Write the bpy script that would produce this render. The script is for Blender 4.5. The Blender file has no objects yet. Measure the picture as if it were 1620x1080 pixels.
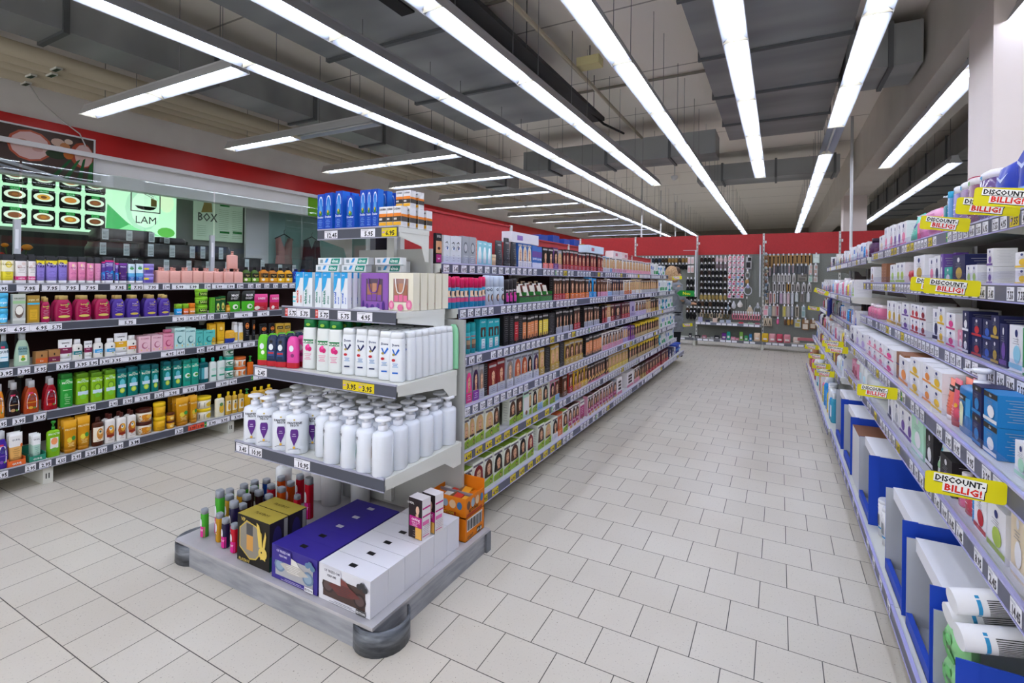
import bpy, math, random
from mathutils import Vector, Matrix
SC = bpy.context.scene
COL = SC.collection
random.seed(7)
# ---------------------------------------------------------------- camera
EYE = 1.6
cam = bpy.data.cameras.new('camera')
cam.sensor_width = 36.0
cam.lens = 789.15 / 1620 * 36.0
cam.shift_x = 0.0
cam.shift_y = -(540 - 440.75) / 1620
cam.clip_start = 0.02
cam.clip_end = 200
camo = bpy.data.objects.new('camera', cam)
COL.objects.link(camo)
YAW, ROLL = 0.49197, 0.01129
camo.matrix_world = (Matrix.Translation((0, 0, EYE)) @ Matrix.Rotation(YAW, 4, 'Z')
                     @ Matrix.Rotation(math.pi / 2, 4, 'X') @ Matrix.Rotation(ROLL, 4, 'Z'))
SC.camera = camo
# ---------------------------------------------------------------- world and exposure
w = bpy.data.worlds.new('store_air')
SC.world = w
w.use_nodes = True
w.node_tree.nodes['Background'].inputs[0].default_value = (0.98, 0.98, 1.0, 1)
w.node_tree.nodes['Background'].inputs[1].default_value = 1.1
SC.view_settings.view_transform = 'Standard'
SC.view_settings.look = 'None'
SC.view_settings.gamma = 1.0
SC.view_settings.exposure = 1.2
SC.cycles.max_bounces = 8
SC.cycles.diffuse_bounces = 6
SC.cycles.glossy_bounces = 3
SC.cycles.transmission_bounces = 4
SC.cycles.transparent_max_bounces = 12
SC.cycles.caustics_reflective = False
SC.cycles.caustics_refractive = False
SC.cycles.sample_clamp_indirect = 4.0
TUBE_POWER = 14.0
# ---------------------------------------------------------------- colours and materials
def lin(h):
    h = h.lstrip('#')
    r = []
    for i in (0, 2, 4):
        c = int(h[i:i + 2], 16) / 255
        r.append(c / 12.92 if c <= 0.04045 else ((c + 0.055) / 1.055) ** 2.4)
    return (r[0], r[1], r[2], 1)
_M = {}
def M(h, r=0.5, m=0.0, e=0.0, spec=0.25):
    k = (h, r, m, e)
    if k in _M: return _M[k]
    mt = bpy.data.materials.new('surface_' + h)
    mt.use_nodes = True
    b = mt.node_tree.nodes['Principled BSDF']
    b.inputs['Base Color'].default_value = lin(h)
    b.inputs['Roughness'].default_value = r
    b.inputs['Metallic'].default_value = m
    b.inputs['Specular IOR Level'].default_value = spec
    if e:
        b.inputs['Emission Color'].default_value = lin(h)
        b.inputs['Emission Strength'].default_value = e
    _M[k] = mt
    return mt
def noisy(name, ca, cb, scale=6, rough=0.5, metal=0.0, stretch=(1, 1, 1), detail=3, bump=0.0, lo=0.35, hi=0.65):
    mt = bpy.data.materials.new(name)
    mt.use_nodes = True
    nt = mt.node_tree
    b = nt.nodes['Principled BSDF']
    tc = nt.nodes.new('ShaderNodeTexCoord')
    mp = nt.nodes.new('ShaderNodeMapping')
    mp.inputs['Scale'].default_value = stretch
    nz = nt.nodes.new('ShaderNodeTexNoise')
    nz.inputs['Scale'].default_value = scale
    nz.inputs['Detail'].default_value = detail
    rp = nt.nodes.new('ShaderNodeValToRGB')
    rp.color_ramp.elements[0].position = lo
    rp.color_ramp.elements[1].position = hi
    rp.color_ramp.elements[0].color = lin(ca)
    rp.color_ramp.elements[1].color = lin(cb)
    L = nt.links.new
    L(tc.outputs['Object'], mp.inputs[0]); L(mp.outputs[0], nz.inputs['Vector'])
    L(nz.outputs[0], rp.inputs[0]); L(rp.outputs[0], b.inputs['Base Color'])
    b.inputs['Roughness'].default_value = rough
    b.inputs['Metallic'].default_value = metal
    if bump:
        bp = nt.nodes.new('ShaderNodeBump'); bp.inputs['Strength'].default_value = bump
        bp.inputs['Distance'].default_value = 0.01
        L(nz.outputs[0], bp.inputs['Height']); L(bp.outputs[0], b.inputs['Normal'])
    return mt
def clear_mat(name, tint, alpha, rough=0.08, edge=0.5):
    mt = bpy.data.materials.new(name)
    mt.use_nodes = True
    nt = mt.node_tree
    nt.nodes.clear()
    o = nt.nodes.new('ShaderNodeOutputMaterial')
    t = nt.nodes.new('ShaderNodeBsdfTransparent'); t.inputs[0].default_value = lin(tint)
    g = nt.nodes.new('ShaderNodeBsdfGlossy'); g.inputs['Roughness'].default_value = rough
    lw = nt.nodes.new('ShaderNodeLayerWeight'); lw.inputs[0].default_value = 0.5
    pw = nt.nodes.new('ShaderNodeMath'); pw.operation = 'POWER'; pw.inputs[1].default_value = 4.0
    f = nt.nodes.new('ShaderNodeMath'); f.operation = 'MULTIPLY'; f.inputs[1].default_value = edge
    nt.links.new(lw.outputs['Facing'], pw.inputs[0]); nt.links.new(pw.outputs[0], f.inputs[0])
    a = nt.nodes.new('ShaderNodeMath'); a.operation = 'ADD'; a.inputs[1].default_value = alpha
    a.use_clamp = True
    x = nt.nodes.new('ShaderNodeMixShader')
    L = nt.links.new
    L(f.outputs[0], a.inputs[0]); L(a.outputs[0], x.inputs[0]); L(t.outputs[0], x.inputs[1]); L(g.outputs[0], x.inputs[2]); L(x.outputs[0], o.inputs[0])
    return mt
CLEAR = clear_mat('clear_plastic', 'fafaff', 0.03, 0.08, 0.12)
GLASS = clear_mat('pane_glass', 'eff5f3', 0.06, 0.01)
WRAP = clear_mat('clear_wrap', 'f0f2fa', 0.16, 0.12)
# ---------------------------------------------------------------- mesh builder
_TX = {}
def text_geo(s, bold=0.022):
    if (s, bold) in _TX: return _TX[(s, bold)]
    cu = bpy.data.curves.new('t', 'FONT')
    cu.body = s; cu.size = 1.0; cu.resolution_u = 1; cu.align_x = 'CENTER'; cu.offset = bold; cu.space_character = 1.0 + max(0, bold - .02) * 3
    o = bpy.data.objects.new('t', cu); COL.objects.link(o)
    dg = bpy.context.evaluated_depsgraph_get()
    me = bpy.data.meshes.new_from_object(o.evaluated_get(dg))
    vs = [(v.co.x, v.co.y) for v in me.vertices]
    fs = [tuple(p.vertices) for p in me.polygons]
    wd = max([abs(v[0]) for v in vs] or [0.1]) * 2
    bpy.data.objects.remove(o); bpy.data.curves.remove(cu); bpy.data.meshes.remove(me)
    _TX[(s, bold)] = (vs, fs, wd)
    return _TX[(s, bold)]
class B:
    def __init__(s): s.v = []; s.f = []; s.mi = []; s.sm = []; s.ms = []
    def m(s, mt):
        if isinstance(mt, str): mt = M(mt) if mt[-1] != '*' else M(mt[:-1], .5, 0, .6)
        if mt not in s.ms: s.ms.append(mt)
        return s.ms.index(mt)
    def face(s, pts, mt, smooth=False):
        n = len(s.v); s.v += [tuple(p) for p in pts]
        s.f.append(tuple(range(n, n + len(pts)))); s.mi.append(s.m(mt)); s.sm.append(smooth)
    def faces(s, pts, fl, mt, smooth=False):
        n = len(s.v); s.v += [tuple(p) for p in pts]; k = s.m(mt)
        for f in fl: s.f.append(tuple(i + n for i in f)); s.mi.append(k); s.sm.append(smooth)
    def box(s, x0, x1, y0, y1, z0, z1, mt, top=None, front=None, bottom=None, left=None, right=None, back=None, tx=0.0, ty=0.0):
        p = [(x0, y0, z0), (x1, y0, z0), (x1, y1, z0), (x0, y1, z0),
             (x0 + tx, y0 + ty, z1), (x1 - tx, y0 + ty, z1), (x1 - tx, y1 - ty, z1), (x0 + tx, y1 - ty, z1)]
        q = [((0, 3, 2, 1), bottom), ((4, 5, 6, 7), top), ((0, 1, 5, 4), front), ((1, 2, 6, 5), right), ((2, 3, 7, 6), back), ((3, 0, 4, 7), left)]
        n = len(s.v); s.v += p
        for f, mm in q: s.f.append(tuple(i + n for i in f)); s.mi.append(s.m(mm or mt)); s.sm.append(False)
    def loft(s, rings, mt, smooth=True, cap0=True, cap1=True, closed=True):
        n = len(s.v); k = len(rings[0])
        for r in rings: s.v += [tuple(p) for p in r]
        mts = mt if isinstance(mt, list) else [mt] * (len(rings) - 1)
        for i in range(len(rings) - 1):
            for j in range(k if closed else k - 1):
                a = n + i * k + j; b = n + i * k + (j + 1) % k
                s.f.append((a, b, b + k, a + k)); s.mi.append(s.m(mts[i])); s.sm.append(smooth)
        if cap0: s.f.append(tuple(n + j for j in reversed(range(k)))); s.mi.append(s.m(mts[0])); s.sm.append(False)
        if cap1: s.f.append(tuple(n + (len(rings) - 1) * k + j for j in range(k))); s.mi.append(s.m(mts[-1])); s.sm.append(False)
    def lathe(s, prof, mt, n=14, p=2.0, cx=0, cy=0, smooth=True, cap0=True, cap1=True):
        """prof: (z, a, b)"""
        rr = []
        for z, a, b in prof:
            r = []
            for j in range(n):
                t = 2 * math.pi * (j + 0.5) / n; c, q = math.cos(t), math.sin(t)
                r.append((cx + a * math.copysign(abs(c) ** (2 / p), c), cy + b * math.copysign(abs(q) ** (2 / p), q), z))
            rr.append(r)
        s.loft(rr, mt, smooth, cap0, cap1)
    def cyl(s, cx, cy, z0, z1, r, mt, n=12, r1=None):
        r1 = r if r1 is None else r1
        s.lathe([(z0, r, r), (z1, r1, r1)], mt, n, 2, cx, cy)
    def tube(s, pts, r, mt, n=6):
        """round bar along points"""
        rings = []
        for i, p in enumerate(pts):
            p = Vector(p); a = Vector(pts[max(0, i - 1)]); b = Vector(pts[min(len(pts) - 1, i + 1)])
            d = (b - a).normalized(); u = d.orthogonal().normalized() if i == 0 else (u - d * u.dot(d)).normalized()
            q = d.cross(u)
            rings.append([p + (u * math.cos(2 * math.pi * j / n) + q * math.sin(2 * math.pi * j / n)) * r for j in range(n)])
        s.loft(rings, mt)
    def text(s, t, mt, fn, h, wmax=None, bold=0.022):
        """fn maps (x,z) in metres (text centred at 0, baseline 0) to a point; h = cap height"""
        vs, fs, wd = text_geo(t, bold)
        k = h / 0.7; kx = k
        if wmax and wd * k > wmax: kx = wmax / wd
        s.faces([fn(x * kx, z * k) for x, z in vs], fs, mt)
    def mesh(s, name):
        me = bpy.data.meshes.new(name)
        me.from_pydata(s.v, [], s.f)
        for mt in s.ms: me.materials.append(mt)
        me.polygons.foreach_set('material_index', s.mi)
        me.polygons.foreach_set('use_smooth', s.sm)
        me.update()
        return me
# ---------------------------------------------------------------- objects
def obj(name, b, parent=None, loc=None, rz=0.0):
    me = b.mesh(name) if isinstance(b, B) else b
    o = bpy.data.objects.new(name, me); COL.objects.link(o)
    if parent: o.parent = parent
    if loc is not None: o.location = loc
    if rz: o.rotation_euler = (0, 0, rz)
    return o
import re
_W = re.compile(r"[A-Za-z0-9][A-Za-z0-9'-]*")
SHORT = ((' from the left', ' from left'), (' along the ', ' along '), (' behind the ', ' behind '), (' of the ', ' of '), (' on the ', ' on '), (' in the ', ' in '), (' clipped to the ', ' on '), (' clipped to ', ' on '), (' with silver cap', ''), (' to the ', ' to '), (' an ', ' '))
def tag(o, label, cat, group=None, kind=None):
    for u, v in SHORT:
        if len(_W.findall(label)) <= 16: break
        label = label.replace(u, v)
    o['label'] = label; o['category'] = cat
    if group: o['group'] = group
    if kind: o['kind'] = kind
    return o
def thing(name, label, cat, loc=(0, 0, 0), rz=0.0, group=None):
    o = bpy.data.objects.new(name, None); COL.objects.link(o)
    o.empty_display_size = 0.05; o.location = loc; o.rotation_euler = (0, 0, rz)
    return tag(o, label, cat, group)
def struct(name, b, label=None):
    o = obj(name, b); o['kind'] = 'structure'
    if label: o['label'] = label
    return o
WORDS = ['first', 'second', 'third', 'fourth', 'fifth', 'sixth', 'seventh', 'eighth', 'ninth', 'tenth']
def nth(i):
    if i < 10: return WORDS[i]
    n = i + 1
    return str(n) + ('th' if 10 <= n % 100 <= 20 else {1: 'st', 2: 'nd', 3: 'rd'}.get(n % 10, 'th'))
# ================================================================ the setting
def floor_mat():
    mt = bpy.data.materials.new('speckled_tiles'); mt.use_nodes = True
    nt = mt.node_tree; N = nt.nodes.new; L = nt.links.new
    b = nt.nodes['Principled BSDF']
    tc = N('ShaderNodeTexCoord'); sp = N('ShaderNodeSeparateXYZ'); L(tc.outputs['Object'], sp.inputs[0])
    gt = N('ShaderNodeMath'); gt.operation = 'GREATER_THAN'; gt.inputs[1].default_value = 6.734; L(sp.outputs[1], gt.inputs[0])
    ml = N('ShaderNodeMath'); ml.operation = 'MULTIPLY_ADD'; ml.inputs[1].default_value = 0.125; L(gt.outputs[0], ml.inputs[0]); L(sp.outputs[0], ml.inputs[2])
    sx = N('ShaderNodeMath'); sx.operation = 'SUBTRACT'; sx.inputs[1].default_value = 0.0505; L(ml.outputs[0], sx.inputs[0])
    sy = N('ShaderNodeMath'); sy.operation = 'SUBTRACT'; sy.inputs[1].default_value = 0.234; L(sp.outputs[1], sy.inputs[0])
    cb = N('ShaderNodeCombineXYZ'); L(sx.outputs[0], cb.inputs[0]); L(sy.outputs[0], cb.inputs[1])
    bk = N('ShaderNodeTexBrick'); L(cb.outputs[0], bk.inputs['Vector'])
    bk.offset = 0.5; bk.squash = 1.0
    for k, v in (('Scale', 1.0), ('Mortar Size', 0.0022), ('Mortar Smooth', 0.15), ('Bias', 0.0), ('Brick Width', 0.25), ('Row Height', 0.25)): bk.inputs[k].default_value = v
    bk.inputs['Color1'].default_value = lin('cfc9bc'); bk.inputs['Color2'].default_value = lin('c9c3b6'); bk.inputs['Mortar'].default_value = lin('45403a')
    nz = N('ShaderNodeTexNoise'); nz.inputs['Scale'].default_value = 130; nz.inputs['Detail'].default_value = 2; L(tc.outputs['Object'], nz.inputs['Vector'])
    rp = N('ShaderNodeValToRGB'); rp.color_ramp.elements[0].position = 0.26; rp.color_ramp.elements[1].position = 0.36
    rp.color_ramp.elements[0].color = (0.5, 0.48, 0.45, 1); rp.color_ramp.elements[1].color = (1, 1, 1, 1); L(nz.outputs[0], rp.inputs[0])
    n2 = N('ShaderNodeTexNoise'); n2.inputs['Scale'].default_value = 0.9; n2.inputs['Detail'].default_value = 3; L(tc.outputs['Object'], n2.inputs['Vector'])
    r2 = N('ShaderNodeValToRGB'); r2.color_ramp.elements[0].position = 0.35; r2.color_ramp.elements[1].position = 0.6
    r2.color_ramp.elements[0].color = (0.93, 0.91, 0.89, 1); r2.color_ramp.elements[1].color = (1, 1, 1, 1); L(n2.outputs[0], r2.inputs[0])
    m1 = N('ShaderNodeMix'); m1.data_type = 'RGBA'; m1.blend_type = 'MULTIPLY'; m1.inputs[0].default_value = 1
    L(bk.outputs[0], m1.inputs[6]); L(rp.outputs[0], m1.inputs[7])
    m2 = N('ShaderNodeMix'); m2.data_type = 'RGBA'; m2.blend_type = 'MULTIPLY'; m2.inputs[0].default_value = 1
    L(m1.outputs[2], m2.inputs[6]); L(r2.outputs[0], m2.inputs[7]); L(m2.outputs[2], b.inputs['Base Color'])
    b.inputs['Roughness'].default_value = 0.33; b.inputs['Specular IOR Level'].default_value = 0.35
    return mt
def banded(name, ca, cb_, axis, period):
    """wall-like sheet with narrow joint lines across one axis"""
    mt = bpy.data.materials.new(name); mt.use_nodes = True
    nt = mt.node_tree; N = nt.nodes.new; L = nt.links.new; b = nt.nodes['Principled BSDF']
    tc = N('ShaderNodeTexCoord'); sp = N('ShaderNodeSeparateXYZ'); L(tc.outputs['Object'], sp.inputs[0])
    md = N('ShaderNodeMath'); md.operation = 'WRAP'; md.inputs[1].default_value = period; md.inputs[2].default_value = 0; L(sp.outputs[axis], md.inputs[0])
    lt = N('ShaderNodeMath'); lt.operation = 'LESS_THAN'; lt.inputs[1].default_value = period * 0.015 if period > 0.5 else period * 0.4; L(md.outputs[0], lt.inputs[0])
    mx = N('ShaderNodeMix'); mx.data_type = 'RGBA'; mx.inputs[6].default_value = lin(ca); mx.inputs[7].default_value = lin(cb_)
    L(lt.outputs[0], mx.inputs[0]); L(mx.outputs[2], b.inputs['Base Color']); b.inputs['Roughness'].default_value = 0.7
    return mt
b = B(); b.box(-12, 8, -11, 35, -0.1, 0, floor_mat()); struct('floor', b)
b = B(); b.box(-12, 8, -11, 35, 4.85, 4.95, banded('ceiling_slabs', 'f2ede4', 'a8a49c', 1, 1.95)); struct('ceiling', b)
WHITE_WALL = noisy('painted_wall', 'eceaea', 'f2f1f1', 2, 0.7)
b = B(); b.box(-8.9, -8.7, -11, 35, 2.88, 4.85, WHITE_WALL); b.box(-8.9, -8.7, 9.2, 35, 0, 2.88, WHITE_WALL); struct('wall_left', b)
b = B(); b.box(-8.7, -8.665, -5, 34.9, 3.32, 3.64, noisy('red_stripe_paint', 'b81c1a', 'c4201d', 2, 0.55)); struct('trim_1', b, 'red stripe along the left wall')
b = B(); b.box(-8.7, -8.62, -5, 34.9, 3.255, 3.32, 'e6e5e6'); struct('trim_2', b, 'white ledge under the red stripe')
b = B(); b.box(-8.7, -8.67, 7.17, 32, 2.87, 3.25, M('6fae1e', 0.55)); struct('trim_3', b, 'green band on the left wall')
b = B(); b.box(-12, 8, 34.5, 34.7, 0, 4.85, '8d897f'); struct('wall_back', b)
b = B(); b.box(7.0, 7.2, -11, 34.5, 0, 4.85, banded('ribbed_wall', '4b4a46', '333230', 1, 0.3)); struct('wall_right', b)
b = B(); b.box(-9.7, -9.5, -5, 9.2, 0, 4.85, noisy('kitchen_wall', '7e807d', '8b8c88', 2, 0.6)); b.box(-9.495, -9.47, -2, 5.2, 0.9, 2.2, banded('dark_boards', '1f2a20', '141a15', 1, 0.28)); struct('wall_kitchen', b)
b = B(); b.box(-9.5, -8.9, 9.02, 9.2, 0, 2.88, 'c9cccd'); struct('wall_partition', b)
BEAM = noisy('beam_paint', 'cfcac2', 'd8d3cb', 1.5, 0.75)
b = B(); b.box(1.5, 2.1, -11, 34.5, 3.92, 4.85, BEAM); struct('beam', b)
COLM = noisy('column_paint', 'd9cfca', 'e0d6d2', 1.2, 0.7)
b = B(); b.box(1.5, 2.05, 5.36, 5.95, 0, 3.92, COLM); struct('column', b)
b = B(); b.box(1.5, 2.02, 16.0, 16.6, 0, 3.92, COLM); struct('column_far', b)
# ---------------------------------------------------------------- light fittings
GALV = noisy('galvanised_steel', '868a8d', 'a0a4a6', 0.9, 0.45, 0.2, (0.5, 2, 1), 2)
TUBE = M('f3f5ff', 0.4, 0, TUBE_POWER)
REFL = M('a9b2c4', 0.35)
HOUS = M('b9bbbf', 0.45)
JOINT = M('dedac6', 0.5)
SEG = 1.63
def lamp_parts(lit):
    h = B(); h.box(-0.05, 0.05, 0, SEG, 0.055, 0.14, HOUS)
    for sx in (-1, 1):
        h.face([(sx * 0.105, 0, 0), (sx * 0.105, SEG, 0), (sx * 0.05, SEG, 0.12), (sx * 0.05, 0, 0.12)], HOUS)
    r = B()
    for sx in (-1, 1):
        r.face([(sx * 0.1, 0.03, 0.002), (sx * 0.1, SEG - 0.03, 0.002), (sx * 0.03, SEG - 0.03, 0.054), (sx * 0.03, 0.03, 0.054)], REFL)
    r.face([(-0.03, 0.03, 0.054), (-0.03, SEG - 0.03, 0.054), (0.03, SEG - 0.03, 0.054), (0.03, 0.03, 0.054)], REFL)
    t = B(); t.tube([(0, 0.06, 0.027), (0, SEG - 0.06, 0.027)], 0.0145, TUBE if lit else M('dfe2e2', 0.3), 8)
    e = []
    for y0, y1 in ((0.002, 0.055), (SEG - 0.002, SEG - 0.055)):
        q = B(); q.face([(-0.1, y0, 0.002), (0.1, y0, 0.002), (0.035, y1, 0.05), (-0.035, y1, 0.05)], JOINT); q.face([(-0.1, y0, 0.002), (0.1, y0, 0.002), (0.05, y0, 0.1), (-0.05, y0, 0.1)], HOUS)
        if y0 < 0.1: q.face([(0.02, y0 + .012, 0.009), (0.06, y0 + .012, 0.009), (0.05, y0 + .03, 0.027), (0.02, y0 + .03, 0.027)], 'e3d23a')
        e.append(('end_cap', q.mesh('end_cap')))
    return [('housing', h.mesh('housing')), ('reflector', r.mesh('reflector')), ('tube', t.mesh('tube'))] + e
LAMP = {1: lamp_parts(True), 0: lamp_parts(False)}
HANG = {}
def lamp(x, y, rz, label, group, lit=1, z=3.7):
    t = thing('hanging_strip_light', label, 'strip light', (x, y, z), rz, group)
    for n, me in LAMP[lit]:
        obj(n, me, t)
    for ly in ((0.3, 1.33) if not rz else ((0.4, 1.17) if x < -6 else (0.31, 1.11))):
        wy = y + ly
        top = 4.85
        if not rz:
            if -0.9 < x < 0.7 and wy < 10.45: top = 4.268
            elif -4.55 < x < -2.9 and wy < 7.1: top = 4.018
            elif 1.5 < x < 2.1: top = 3.92
            elif -5.2 < x < -1.1 and 10.1 < wy < 11.0: top = 4.018
            elif -1.95 < x < 1.25 and 13.5 < wy < 14.5: top = 4.118
            elif 1.2 < x < 3.2 or x > 3.2: top = 4.85
        if top not in HANG:
            q = B(); q.cyl(0, 0, 0.14, top - 3.7, 0.0035, M('7c7d80', 0.5, 0.3), 6); HANG[top] = q.mesh('hanger')
        obj('hanger', HANG[top], t, (0, ly, 0))
STR = [('outermost row beyond the beam, out on the right', 5.7, -7, 6.5), ('outer row beyond the beam, out on the right', 4.2, -7, 6.5), ('inner row beyond the beam, out on the right', 2.68, -7, 6.5), ('far right row beyond the pillar', 2.68, 10.66, 24), ('row just beyond the concrete beam', 1.68, -0.1, 11.3), ('row over the right shelving', 0.655, -7.0, 26), ('short row over the middle of the aisle', -0.36, -7.0, 11.3),  # near rows beyond the beam are unseen, added to brighten ceiling and right floor
       ('long row over the aisle beside the long gondola', -1.37, -7.0, 28), ('short row above the long gondola', -2.42, -7.0, 11.3), ('row left of the long gondola', -3.47, -7.0, 29), ('leftmost lengthwise row', -4.7, -7.0, 29)]
for nm, x, y0, y1 in STR:
    k0 = math.ceil((y0 - 11.3) / SEG); k1 = math.floor((y1 - 11.3) / SEG + 0.01); i = 0
    for k in range(k0, k1):
        y = 11.3 + k * SEG
        lit = 0 if (x == 0.655 and k in (-2,)) else 1
        lamp(x, y, 0, ('unlit' if not lit else 'lit') + ' fluorescent strip light, ' + nm + ', ' + nth(i) + ' along', 'fluorescent strip lights in lengthwise rows', lit)
        i += 1
for j, y in enumerate((3.18, 5.13, 7.12, 9.07, 11.03, 13.0, 14.9, 16.9, 18.9, 20.9, 23)):
    for q in (0, 1):
        lit = 0 if (j == 1 and q == 1) else 1
        lamp(-8.15 + SEG * (q + 1), y, math.pi / 2, '%s cross strip light near the left wall, %s from the front, %s half' % ('lit' if lit else 'unlit', nth(j), ('wall side', 'aisle side')[q]), 'cross strip lights by the left wall', lit, 3.7)
# ---------------------------------------------------------------- ducts, pipes and trays
def duct(label, x0, x1, y0, y1, z0, z1, step, axis='y'):
    t = thing('ventilation_duct', label, 'duct', ((x0 + x1) / 2, (y0 + y1) / 2, z0))
    ox, oy = t.location.x, t.location.y
    d = B(); d.box(x0 - ox, x1 - ox, y0 - oy, y1 - oy, 0, z1 - z0, GALV); obj('duct_casing', d, t)
    lo, hi = (y0, y1) if axis == 'y' else (x0, x1)
    s = lo + step / 2
    while s < hi:
        f = B()
        if axis == 'y': f.box(x0 - ox - 0.03, x1 - ox + 0.03, s - 0.025 - oy, s + 0.025 - oy, -0.03, z1 - z0 + 0.03, M('6c7074', 0.5, 0.6))
        else: f.box(s - 0.025 - ox, s + 0.025 - ox, y0 - oy - 0.03, y1 - oy + 0.03, -0.03, z1 - z0 + 0.03, M('6c7074', 0.5, 0.6))
        obj('flange', f, t); s += step
    return t
duct('wide flat galvanised duct high over the right side of the aisle', -0.87, 0.66, -3, 10.4, 4.3, 4.8, 1.45)
duct('galvanised duct along the left wall beside the beige pipes', -6.8, -6.25, -3, 12, 4.0, 4.5, 1.5)
t = duct('galvanised duct with a dark vent above the left light rows', -4.5, -2.95, -3, 7.0, 4.05, 4.5, 1.55)
v = B(); v.box(0.6, 0.75, -1.2, 1.6, -0.02, -0.002, '18181a')
for k in range(6): v.box(0.605, 0.745, -1.15 + k * 0.46, -1.1 + k * 0.46, -0.03, -0.02, '3c3d40')
obj('vent_grille', v, t)
duct('galvanised cross duct above the long gondola', -5.2, -1.1, 10.2, 10.9, 4.05, 4.5, 1.3, 'x')
duct('short galvanised branch duct reaching towards the concrete beam', 0.7, 1.46, 7.4, 8.2, 4.2, 4.7, 0.9, 'x')
duct('far cross duct beyond the end of the aisle', -1.9, 1.2, 13.6, 14.4, 4.15, 4.55, 1.2, 'x')
duct('far right duct beyond the concrete beam', 3.0, 4.2, 6, 24, 4.1, 4.6, 1.6)
PIPE = M('bcb29d', 0.5)
for i, x in enumerate((-7.3, -7.56, -7.82, -8.12)):
    p = B(); r = (0.085, 0.085, 0.085, 0.11)[i]
    p.cyl(0, 0, 0, 30, r, PIPE, 12)
    o = obj('ceiling_pipe', p, None, (x, -3, 4.02)); o.rotation_euler = (-math.pi / 2, 0, 0)
    tag(o, 'beige insulated pipe along the left wall, %s out from the duct' % nth(i), 'pipe', 'beige pipes along the left wall')
for i, (x, y, z) in enumerate(((-7.3, 2.55, 3.92), (-7.56, 2.6, 3.92), (-7.82, 2.5, 3.92), (-8.12, 2.55, 3.9))):
    p = B(); p.box(-0.08, 0.08, -0.03, 0.03, 0, 0.02, 'd9dcd6'); p.box(-0.07, 0.07, -0.02, 0.02, -0.001, 0, '2c4a35')
    tag(obj('pipe_marker', p, None, (x, y, z)), 'small marker plate stuck under the %s beige ceiling pipe' % nth(i), 'marker', 'marker plates on the beige pipes')
p = B(); p.tube([(0, 0, 0), (0, 12, 0)], 0.028, PIPE, 8)
tag(obj('ceiling_pipe', p, None, (-2.5, 0, 4.5)), 'thin beige pipe beside the black cable tray under the ceiling', 'pipe')
for i, y in enumerate((5.0, 8.1)):
    p = B(); p.tube([(-4, 0, 0), (1.4, 0, 0)], 0.022, M('8f8a80', 0.5), 6)
    tag(obj('ceiling_pipe', p, None, (-0.9 if i else -1.5, y, 4.81)), '%s thin conduit crossing under the ceiling slabs' % ('nearer', 'farther')[i], 'pipe', 'conduits under the ceiling')
t = thing('cable_tray', 'black perforated cable tray under the ceiling above the gondola', 'cable tray', (-2.75, 5, 4.3))
p = B(); p.box(-0.1, 0.1, -8, 3.2, 0, 0.01, '2a2b2e'); p.box(-0.105, -0.1, -8, 3.2, 0, 0.06, '2a2b2e'); p.box(0.1, 0.105, -8, 3.2, 0, 0.06, '3c3d40'); obj('tray', p, t)
p = B(); p.tube([(0, -8, 0.03), (0.02, 0, 0.03), (0, 2.6, 0.03), (0.06, 3.3, -0.02), (0.1, 4.4, 0.1)], 0.02, M('141416', 0.6), 6); obj('cable', p, t)
for k in range(5):
    p = B(); p.cyl(0.12, -7 + k * 2.4, 0.0, 0.65, 0.006, '55565a', 6); obj('hanger', p, t)
t = thing('speaker_box', 'small cream box hanging under the ceiling slabs', 'box', (-2.35, 6.6, 4.55))
p = B(); p.box(-0.16, 0.16, -0.1, 0.1, 0, 0.12, 'd8cf9d'); obj('casing', p, t)
p = B(); p.cyl(0, 0, 0.12, 0.3, 0.01, '77777a', 6); obj('stem', p, t)
t = thing('security_camera', 'white dome camera hanging over the far end of the gondola', 'camera', (-2.1, 11.6, 3.85))
p = B(); p.lathe([(0, 0.01, 0.01), (0.03, 0.06, 0.06), (0.07, 0.075, 0.075), (0.1, 0.075, 0.075)], 'dddddd', 12); obj('dome', p, t)
p = B(); p.cyl(0, 0, 0.1, 1.0, 0.012, 'c9c9c9', 6); obj('stem', p, t)
for i, (x, y, z0, z1) in enumerate(((1.02, 9.75, 1.6, 4.3), (-3.8, 15.6, 2.4, 4.84), (-3.8, 18.4, 2.4, 4.84), (-3.8, 21.3, 2.4, 4.84), (-3.8, 23.8, 2.4, 4.84))):
    p = B(); p.cyl(0, 0, 0, z1 - 0, 0.025 if i else 0.022, 'd7d8da', 8)
    tag(obj('support_pole', p, None, (x, y, 0)), 'slim white pole rising behind the right shelving' if i == 0 else 'slim white pole beyond the red end wall, %s from the right' % nth(4 - i), 'pole', None if i == 0 else 'poles beyond the red end wall')
# ================================================================ goods: where they stand
L1a=[('tube_cream',1.457,1.483,0.22),('tube_lemon',1.485,1.559,0.225),('tube_floral',1.561,1.635,0.23),('tube_floral',1.636,1.683,0.23),('tube_violet',1.684,1.738,0.22),('tube_violet',1.74,1.819,0.225),('tube_violet',1.821,1.884,0.225),('tube_pink',1.887,1.946,0.225),('tube_pink',1.947,2.003,0.225),('tube_pink',2.006,2.06,0.225),('tube_palepink',2.063,2.115,0.225),('tube_bluviolet',2.116,2.131,0.22),('tube_bluviolet',2.132,2.209,0.235),('tube_bluviolet',2.211,2.237,0.22),('tube_plum',2.239,2.312,0.22),('tube_bluegreen',2.314,2.37,0.215),('tube_bluegreen',2.371,2.434,0.215)]
L1b=[('jar_lavender',2.428,2.531,0.09,1,2),('pump_peach',2.547,3.393,0.155,8),('oil_green',3.398,3.592,0.185,2),('oil_amber',3.595,3.823,0.185,2)]
L1c=[('oil_amber',3.708,3.812,0.185),('oil_yellow',3.814,4.023,0.185,2),('bottle_blue',4.029,4.23,0.17,2),('bottle_red',4.234,4.302,0.17)]
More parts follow.
